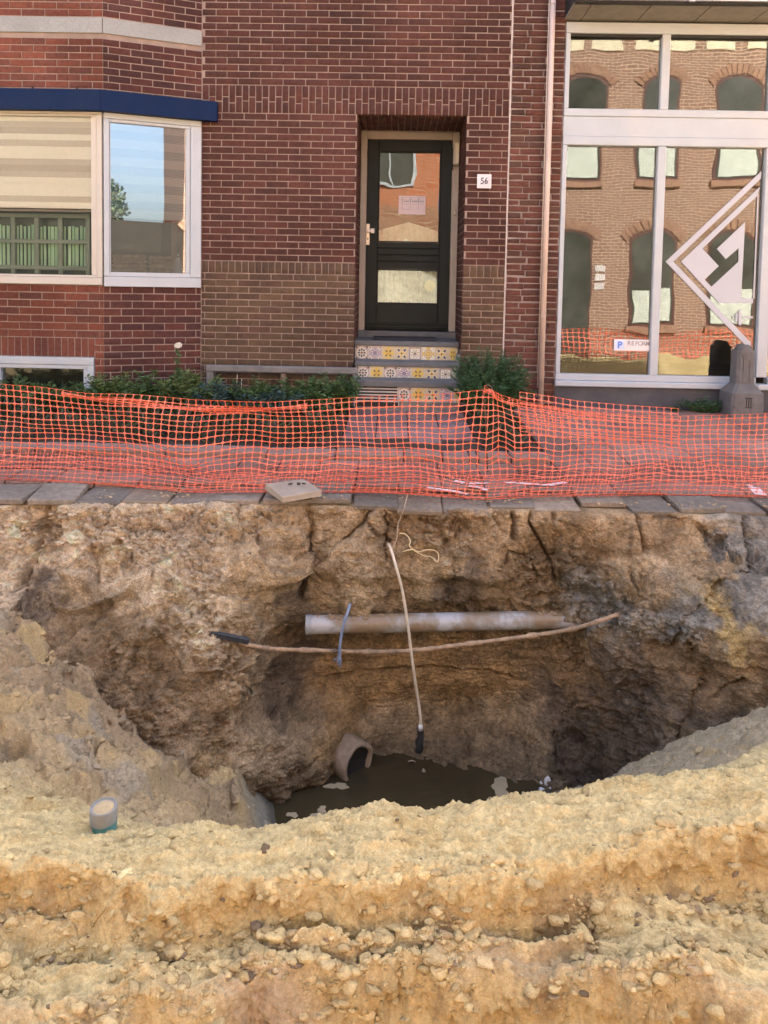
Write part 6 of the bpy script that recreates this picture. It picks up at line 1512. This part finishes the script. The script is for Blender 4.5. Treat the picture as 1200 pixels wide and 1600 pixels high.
# mud-caked cable
cp = [(372, 1004, 3.93), (400, 1010, 3.94), (430, 1014, 4.0), (500, 1016.5, 4.08), (590, 1018.5, 4.1), (650, 1016, 4.1), (700, 1010, 4.1), (780, 1000, 4.1), (860, 989, 4.1), (905, 980, 4.08), (940, 969, 4.05), (965, 960, 4.1), (990, 952, 4.25)]
def spline(P, n):
    P = [Vector(p) for p in P]; out = []
    for i in range(len(P)-1):
        p0, p1, p2, p3 = P[max(i-1, 0)], P[i], P[i+1], P[min(i+2, len(P)-1)]
        for k in range(n):
            t = k/n; out.append(0.5*((2*p1)+(-p0+p2)*t+(2*p0-5*p1+4*p2-p3)*t*t+(-p0+3*p1-3*p2+p3)*t**3))
    out.append(P[-1]); return out
path = spline([tuple(aty(a, b_, c)) for a, b_, c in cp], 14)
rad = [0.011+0.005*max(0, math.sin(i*0.37)+math.sin(i*0.83+1)+math.sin(i*1.9))*0.5 for i in range(len(path))]
b = MB(); b.tube(path, rad, 9); mcab = b.build('buried_cable', M('mud_cable', (0.34, 0.235, 0.15), 0.9, 0.3, 30, 0.8, 90, dirt=(0.06, 0.05, 0.045), dscale=7, damt=0.9)); tag(mcab, 'mud caked cable sagging across the pit below the grey pipe', 'cable')
# black ribbed scrap
A3 = aty(329, 990.5, 3.90); B3 = aty(389, 1003, 3.90); 
b = MB(); L = float(np.linalg.norm(B3-A3)); b.box(0, L, -0.012, 0.012, -0.012, 0.02, 0.004)
for k in range(12): b.box(L*k/12+0.004, L*(k+0.5)/12+0.004, -0.016, -0.011, -0.009, 0.017)
a_ = math.atan2(float(A3[2]-B3[2]), float(B3[0]-A3[0])); b.xf(Tm(*map(float, A3)) @ Matrix.Rotation(a_, 4, 'Y')); tag(b.build('plastic_strip', M('black_plastic', (0.03, 0.035, 0.045), 0.6, 0.4, 60)), 'short black ribbed plastic strip stuck in the earth left of the pipe', 'strip')
# hanging cable with taped end
hp_ = [(607, 850), (612, 862), (620, 890), (629, 925), (637, 975), (642, 1015), (648, 1060), (654, 1098), (657, 1122), (657, 1137)]
hy = [4.20, 4.15, 4.09, 4.07, 4.06, 4.055, 4.05, 4.05, 4.05, 4.05]
hc = empty('hanging_cable', tuple(map(float, aty(657, 1137, 4.05))), 'pale cable hanging into the pit with a black taped end', 'cable')
b = MB(); b.tube(spline([tuple(aty(a, c, y_)) for (a, c), y_ in zip(hp_, hy)], 8), 0.0085, 10); b.build('sheath', M('pale_sheath', (0.50, 0.43, 0.34), 0.5, 0.15, 12, dirt=(0.28, 0.22, 0.15), dscale=8, damt=0.7), hc)
q0 = aty(657, 1136, 4.05); b = MB(); ww = [(0, 0.011), (6, 0.016), (14, 0.019), (22, 0.024), (30, 0.027), (36, 0.024), (40, 0.012)]
b.tube([tuple(aty(657-0.05*k*1.0+1.2*math.sin(k*0.5), 1136+k, 4.05)) for k, _ in ww], [r_ for _, r_ in ww], 8); b.v = [(x+random.gauss(0, 0.0025), y+random.gauss(0, 0.0025), z) for (x, y, z) in b.v]; b.build('taped_end', M('black_tape', (0.022, 0.022, 0.024), 0.3, 0.3, 40, 0.3, 60), hc)
b = MB(); b.tube([tuple(aty(657, 1133, 4.04)), tuple(aty(657, 1141, 4.04))], 0.013, 8); b.build('tape_band', M('tape_grey', (0.5, 0.5, 0.5), 0.4), hc)
b = MB()
for k in range(3): b.tube([tuple(aty(655, 1174, 4.05)), tuple(aty(652-2*k, 1178, 4.05)), tuple(aty(649-k, 1182+k, 4.04))], 0.0016, 5)
b.build('bare_wire', MAT['rust'], hc)
q = atz(643, 1190, WZ+0.02); b = MB(); vs = [(float(q[0])+dx, float(q[1])+dy, WZ+0.006+dz) for dx, dy, dz in ((-0.022, 0, 0.01), (0.0, -0.012, 0.03), (0.026, 0.0, 0.012), (0.012, 0.02, 0.0), (-0.012, 0.02, 0.004))]
b.add(vs+[(x, y, z+0.004) for x, y, z in vs], [(0, 1, 2, 3, 4), (9, 8, 7, 6, 5)]+[(i, (i+1) % 5, 5+(i+1) % 5, 5+i) for i in range(5)]); tag(b.build('paper_scrap', M('scrap', (0.55, 0.46, 0.40), 0.8)), 'crumpled pale scrap on the water under the hanging cable', 'scrap')
# blue frayed cable
bl = [(547, 944), (543, 957), (537, 975), (533, 995), (531, 1012), (531, 1024)]; bly = [4.10, 4.06, 4.04, 4.035, 4.03, 4.03]
bc = empty('frayed_cable', tuple(map(float, aty(531, 1024, 4.03))), 'short blue cable with frayed end hanging over the grey pipe', 'cable')
blue = M('blue_sheath', (0.16, 0.21, 0.32), 0.5, 0.15, 20, dirt=(0.28, 0.25, 0.22), dscale=12, damt=0.5)
b = MB(); b.tube(spline([tuple(aty(a, c, y_)) for (a, c), y_ in zip(bl, bly)], 6), 0.0085, 10); b.build('sheath', blue, bc)
for k in range(13):
    ex_ = 531+random.choice([random.uniform(-14, 3), random.uniform(-3, 5)]); b = MB()
    b.tube(spline([tuple(aty(531+random.uniform(-1, 1), 1013+random.uniform(0, 8), 4.027)), tuple(aty((531*1.3+ex_*0.7)/2, 1026, 4.02)), tuple(aty(ex_, 1030+random.uniform(0, 13), 4.02+random.uniform(-0.02, 0.01)))], 5), 0.0019, 5); b.build('strand', blue, bc)
# loose yellow string
zp = [(480, 550), (540, 555), (590, 600), (610, 650), (595, 690), (640, 740), (700, 780), (780, 815), (850, 825), (915, 880), (935, 868), (935, 790), (890, 750), (800, 745), (700, 765), (650, 742), (590, 745), (520, 765)]
b = MB(); b.tube(spline([tuple(on_wall(560+x/7.5, 760+y/7.5, 0.022)) for x, y in zp], 6), 0.0032, 6); tag(b.build('loose_string', M('string', (0.62, 0.50, 0.28), 0.7)), 'looped yellow string on the earth wall right of the hanging cable', 'string')
b = MB(); zp2 = [(575, 100), (545, 200), (535, 260), (500, 350), (465, 440), (460, 540), (440, 640), (400, 730), (385, 780)]
P2 = [on_wall(560+x/7.5, 760+y/7.5, 0.03) for x, y in zp2[2:]]; P2 = [aty(560+575/7.5, 760+100/7.5, 4.30), aty(560+545/7.5, 760+215/7.5, 4.27)]+P2
b.tube(spline([tuple(p) for p in P2], 6), 0.0026, 6); tag(b.build('thin_wire', M('thin_wire', (0.42, 0.32, 0.22), 0.6)), 'thin tan wire running down from the pavement to the hanging cable', 'wire')
# broken concrete sewer pipe
na = R(46); nv = Vector((math.sin(na), -math.cos(na), 0.0)); cc = Vector(tuple(map(float, atz(561, 1194, -1.66)))); ro_, ri_ = 0.122, 0.093
conc = M('old_concrete', (0.27, 0.205, 0.145), 0.85, 0.3, 16, 0.6, 90, dirt=(0.15, 0.10, 0.06), dscale=9, damt=0.7)
su_ = nv.cross(Vector((0, 0, 1))).normalized(); b = MB(); n_ = 40; vs = []
prof = [(ri_, -0.6), (ri_, -0.01), (ri_+0.006, 0.0), (ro_-0.006, 0.0), (ro_, -0.012), (ro_+0.0, -0.10), (ro_-0.004, -0.6)]
for (r_, s) in prof:
    for k in range(n_):
        a = 2*math.pi*k/n_; jr = r_+0.003*math.sin(5*a)+random.gauss(0, 0.0008); vs.append(cc+nv*(s+0.004*math.sin(3*a+1))+(su_*math.cos(a)+Vector((0, 0, 1))*math.sin(a))*jr)
b.smooth = True; b.add(vs, [[i*n_+k, i*n_+(k+1) % n_, (i+1)*n_+(k+1) % n_, (i+1)*n_+k] for i in range(len(prof)-1) for k in range(n_)]); b.smooth = False
spo = b.build('sewer_pipe', conc); b = MB(); b.add([cc+nv*(-0.022+0.006*math.sin(k))+(su_*math.cos(2*math.pi*k/20)+Vector((0, 0, 1))*math.sin(2*math.pi*k/20))*(ri_+0.004) for k in range(20)]+[cc+nv*(-0.05)], [(k, (k+1) % 20, 20) for k in range(20)]); b.build('mouth_shade', M('mouth_shade_dark', (0.012, 0.010, 0.008), 0.8), spo); tag(spo, 'broken brown concrete sewer pipe opening half sunk in the water', 'pipe')  # near-black disc in the mouth stands in for the shade inside the pipe
# standpipe with cap
zt2 = zat(1259, sy2, 162); zf = zt2-0.24
spr = empty('stand_pipe', (sx2, sy2, zf), 'short upright blue green pipe with sandy lid on the left slope', 'pipe')
rr_ = 21/(1130/sy2)*1.03
b = MB(); b.smooth = True; b.lathe([(rr_*0.95, zf), (rr_*0.95, zt2-0.045)], sx2, sy2, 32); b.smooth = False; b.build('pipe_body', M('teal_pvc', (0.06, 0.20, 0.20), 0.45, 0.2, 30, dirt=(0.2, 0.2, 0.15), dscale=12, damt=0.4), spr)
b = MB(); b.lathe([(rr_*0.95, zt2-0.047), (rr_, zt2-0.046), (rr_, zt2-0.004), (rr_*0.96, zt2), (rr_*0.9, zt2), (rr_*0.88, zt2-0.006), (0.0005, zt2-0.006)], sx2, sy2, 32); b.build('cap', M('cap_grey', (0.24, 0.25, 0.25), 0.5, 0.1, 20, dirt=(0.42, 0.33, 0.2), dscale=10, damt=0.6), spr)
b = MB(); b.lathe([(rr_*0.74, zt2-0.0055), (rr_*0.5, zt2-0.002), (0.0005, zt2+0.001)], sx2, sy2, 24); b.build('sand_on_lid', M('lid_sand', (0.40, 0.32, 0.19), 0.95, 0.15, 40, 0.5, 150), spr)
# stones by the water
def stone(px, py, zq, s, name, mat, label, sq=(1, 1, 1), group=None):
    P = atz(px, py, zq); v, f = I2; rs = np.random.default_rng(int(px*7+py)); q = v*(1+0.16*rs.normal(size=(len(v), 1)))*s*np.array(sq)
    z0 = q[:, 2].min(); q[:, 2] -= z0; base_z = floor_z(P[0], P[1]); b = MB(); b.add(q+np.array([P[0], P[1], max(base_z, WZ)-0.004]), f.tolist()); tag(b.build(name, mat), label, 'stone', group)
white_st = M('white_stone', (0.62, 0.63, 0.66), 0.7, 0.12, 30)
stone(856, 1221, -1.69, 0.024, 'white_stone', white_st, 'largest white stone on the mud right of the water', (0.9, 0.8, 1.3)); stone(846, 1217, -1.69, 0.010, 'white_stone', white_st, 'small white stone just left of the largest one'); stone(846, 1229, -1.70, 0.012, 'white_stone', white_st, 'small white stone in front of the largest one', (1.4, 1, 0.7)); stone(861, 1229, -1.70, 0.009, 'white_stone', white_st, 'tiny white stone in front and right of the largest one'); stone(352, 1200, -1.5, 0.03, 'dark_stone', M('dark_stone', (0.09, 0.08, 0.07), 0.8, 0.2, 30), 'dark flat stone on the grey mud slope left of the water', (1.3, 1, 0.6))

# ================================================================== STREET BEHIND THE CAMERA (seen in the panes)
gm_, nd, lk, bs = nodes('street_sand'); bs.inputs['Roughness'].default_value = 0.95
g = nd.new('ShaderNodeNewGeometry'); nz = N(nd, 'ShaderNodeTexNoise', i_Scale=1.5, i_Detail=8.0); lk.new(g.outputs['Position'], nz.inputs['Vector'])
r = ramp(nd, [(0.3, (0.36, 0.26, 0.12)), (0.7, (0.50, 0.39, 0.20))]); lk.new(nz.outputs[0], r.inputs[0]); lk.new(r.outputs[0], bs.inputs['Base Color'])
b = MB()
for (x0, x1, y0, y1, z) in ((-400, 400, -400, 1.12, -0.74), (-400, -2.9, 1.12, 4.6, -0.75), (2.9, 400, 1.12, 4.6, -0.75), (-400, 400, 4.6, 400, -2.4)): b.add([(x0, y0, z), (x1, y0, z), (x1, y1, z), (x0, y1, z)], [(0, 1, 2, 3)])
go = b.build('ground', gm_); tag(go, kind='structure')
OY = -4.5
opp_brick = brick_texture('opp_brick', (0.32, 0.185, 0.135), (0.25, 0.14, 0.10), (0.60, 0.48, 0.38)); opp_or = brick_texture('opp_orange', (0.42, 0.13, 0.06), (0.36, 0.11, 0.05), (0.45, 0.3, 0.2))
ob = empty('arched_building', (9, OY, -0.7), 'tall sunlit brown brick building with arched windows, reflected in the shop glass', 'building')
AX0, AX1 = 3.95, 14.0
b = MB(); b.box(AX0, AX1, OY-1.2, OY, -0.75, 8.4); b.build('wall', opp_brick, ob)
pale_bl = M('opp_blind', (0.62, 0.68, 0.62), 0.7); dkg = M('opp_glass', (0.075, 0.08, 0.07), 0.12, 0.5, 1.5); wood = M('opp_wood', (0.12, 0.05, 0.04), 0.5)
def arch_window(cx, w, z0, z1, blind):
    rise = 0.22*w; seg = 10; half = w/2; Rr = (half*half+rise*rise)/(2*rise); a0 = math.asin(half/Rr)
    arc = [(cx+Rr*math.sin(-a0+2*a0*k/seg), z1-Rr+Rr*math.cos(-a0+2*a0*k/seg)) for k in range(seg+1)]
    b = MB(); b.prism([(cx-half, z0)]+arc+[(cx+half, z0)], 'y', OY-0.05, OY+0.02); wo_ = b.build('window', wood, ob)
    arc2 = [(cx+(x-cx)*0.9, z-0.06) for x, z in arc]; b = MB(); b.prism([(cx-half*0.9, z0+0.07)]+arc2+[(cx+half*0.9, z0+0.07)], 'y', OY+0.021, OY+0.03); b.build('pane', dkg, wo_)
    if blind: b = MB(); b.box(cx-half*0.82, cx+half*0.82, OY+0.031, OY+0.04, z0+0.1, z0+0.1+(z1-z0)*blind); b.build('blind', pale_bl, wo_)
    b = MB(); n = 13
    for k in range(n):
        t0 = -a0*1.12+2.24*a0*(k+0.08)/n; t1 = -a0*1.12+2.24*a0*(k+0.92)/n; cz_ = z1-Rr
        b.prism([(cx+(Rr+0.02)*math.sin(t0), cz_+(Rr+0.02)*math.cos(t0)), (cx+(Rr+0.27)*math.sin(t0), cz_+(Rr+0.27)*math.cos(t0)), (cx+(Rr+0.27)*math.sin(t1), cz_+(Rr+0.27)*math.cos(t1)), (cx+(Rr+0.02)*math.sin(t1), cz_+(Rr+0.02)*math.cos(t1))], 'y', OY-0.02, OY+0.03)
    b.build('arch', M('arch_brick', (0.36, 0.21, 0.145), 0.9, 0.2, 8) if 'arch_brick' not in bpy.data.materials else bpy.data.materials['arch_brick'], ob)
    b = MB(); b.box(cx-half-0.06, cx+half+0.06, OY-0.02, OY+0.07, z0-0.16, z0); b.build('sill', bpy.data.materials['arch_brick'], ob)
for i, cx in enumerate((4.55, 6.6, 8.7, 10.8, 12.9)):
    if i == 0: arch_window(cx-0.05, 0.95, -0.6, 2.75, 0)
    else: arch_window(cx, 1.25, 0.28, 2.8, 0.35)
    arch_window(cx, 1.15, 4.07, 6.75, 0.55 if i else 0.3)
    for q in (-0.5, 0.5):
        b = MB(); b.box(cx+q-0.38, cx+q+0.38, OY-0.02, OY+0.02, 7.35, 7.95); b.build('frieze_panel', M('frieze', (0.75, 0.68, 0.5), 0.7) if 'frieze' not in bpy.data.materials else bpy.data.materials['frieze'], ob)
for k in range(3): b = MB(); b.box(5.05, 5.32, OY, OY+0.02, 1.25+k*0.24, 1.42+k*0.24); b.build('name_plate', MAT['white_plate'], ob)
oh = empty('orange_house', (-1.0, OY, -0.7), 'sunlit orange brick house with white window, reflected in the door glass', 'house')
b = MB(); b.box(-3.2, 1.2, OY-6, OY, 3.35, 6.2); b.build('wall', opp_or, oh)
b = MB(); b.box(-3.2, 1.2, OY-6, OY+0.01, 2.35, 3.349); b.build('wall', brick_texture('opp_umber', (0.24, 0.11, 0.07), (0.30, 0.14, 0.08), (0.4, 0.3, 0.2)), oh)
b = MB(); b.box(-3.2, 1.2, OY-6, OY-0.02, -0.75, 2.349); b.build('wall', M('opp_plaster', (0.44, 0.42, 0.34), 0.9, 0.3, 1.5), oh)
b = MB(); b.prism([(-1.2, 1.7), (0.25, 2.3), (1.6, 1.7), (1.6, 1.8), (0.25, 2.42), (-1.2, 1.8)], 'y', OY, OY+0.4); b.build('awning', M('opp_awning', (0.5, 0.48, 0.38), 0.8), oh)
ch = empty('cream_house', (-8.0, OY, -0.7), 'house across the street, coloured pale above and dark below for the bay pane reflection', 'house')
b = MB(); b.box(-14, -3.21, OY-6, OY, 2.95, 5.6); b.build('wall', M('opp_cream', (0.52, 0.46, 0.38), 0.9, 0.1, 2), ch)  # made pale to brighten the reflection in the bay pane
b = MB(); b.box(-14, -3.21, OY-6, OY-0.05, -0.75, 2.949); b.build('shop_front', M('opp_dark', (0.05, 0.055, 0.05), 0.5, 0.2, 2), ch)  # dark lower block added to keep the low bay pane reflection dark
for (x0, x1, z0, z1) in ((-0.9, 0.45, 3.9, 5.2), (-2.8, -1.5, 3.9, 5.2)):
    b = MB(); frame_rect(b, x0, x1, z0, z1, 0.09, OY-0.02, OY+0.05); b.box((x0+x1)/2-0.03, (x0+x1)/2+0.03, OY-0.02, OY+0.045, z0+0.09, z1-0.09); wf2 = b.build('window', MAT['white_paint'], oh); b = MB(); b.box(x0+0.05, x1-0.05, OY-0.01, OY+0.01, z0+0.05, z1-0.05); b.build('pane', dkg, wf2)
lw = MB(); lw.box(1.21, 3.94, OY-0.3, OY, -0.75, 2.7); tag(lw.build('dark_screen', M('screen_dark', (0.022, 0.018, 0.014), 0.9, 0.3, 5)), 'dark screen wall across the street, added to darken the reflection in the bay side pane', 'wall')  # raised and darkened so the low part of the side pane reflects dark
tr = empty('street_tree', (2.6, OY-3, -0.7), 'leafy tree across the street, seen in the side pane of the bay', 'tree')
b = MB(); b.tube([(2.6, OY-3, -0.7), (2.65, OY-3, 1.2), (2.6, OY-3, 2.9)], [0.16, 0.12, 0.07], 10); b.build('trunk', MAT['brown_wood'], tr)
P = rng.normal(size=(5000, 3)); P /= np.linalg.norm(P, axis=1)[:, None]; P *= rng.random((5000, 1))**0.4*np.array([1.0, 1.0, 0.9]); P += np.array([2.6, OY-3, 3.3]); P = P[fbm(P[:, 0]*1.5, P[:, 1]*1.5, P[:, 2]*1.5, 2) > -0.1]
V, F = leaves(P, rng.normal(size=P.shape), rng.uniform(0.08, 0.16, len(P)), rng.uniform(0.05, 0.09, len(P))); npmesh('crown', V, F, leaf_mat('leaf_tree', (0.05, 0.09, 0.03), (0.10, 0.14, 0.05)), tr)
def So(U, V):
    sh = U.shape; x = -6+U.ravel()*0.13; v = V.ravel()/9; y = OY+1.3+0.1*np.sin(x*1.3); z = -0.72+v*(0.95+0.06*np.sin(x*1.7)); return np.stack([x, y+0.05*np.sin(v*7+x), z], 1).reshape(*sh, 3)
on = net('net', So, 150, 9, None, 0.10, 0.10); on.name = 'far_netting'; tag(on, 'orange netting on the far side of the street, seen only in the shop glass', 'netting')
b = MB(); b.tube([(6.0, OY+1.6, -0.72), (6.35, OY+1.2, 0.9)], 0.04, 6); tag(b.build('wooden_stake', M('pale_wood', (0.6, 0.42, 0.2), 0.8)), 'pale leaning wooden stake across the street, seen in the shop glass', 'stake')

hx_, hy_ = np.meshgrid(np.linspace(2.5, 13, 160), np.linspace(-0.6, 0.6, 24)); hz = -0.76+0.42*np.exp(-(hy_/0.3)**2)*(1+0.5*fbm(hx_*1.2, hy_, hx_*0+3, 3))+0.03*fbm(hx_*7, hy_*7, hx_*0, 3)
I = np.arange(160*24).reshape(24, 160); F = np.stack([I[:-1, :-1], I[:-1, 1:], I[1:, 1:], I[1:, :-1]], -1).reshape(-1, 4)
tag(npmesh('sand_heap', np.stack([hx_, hy_+OY+2.0, hz], -1).reshape(-1, 3), F, gm_, None, True), 'long sunlit heap of yellow sand across the street, seen in the shop glass', 'heap')
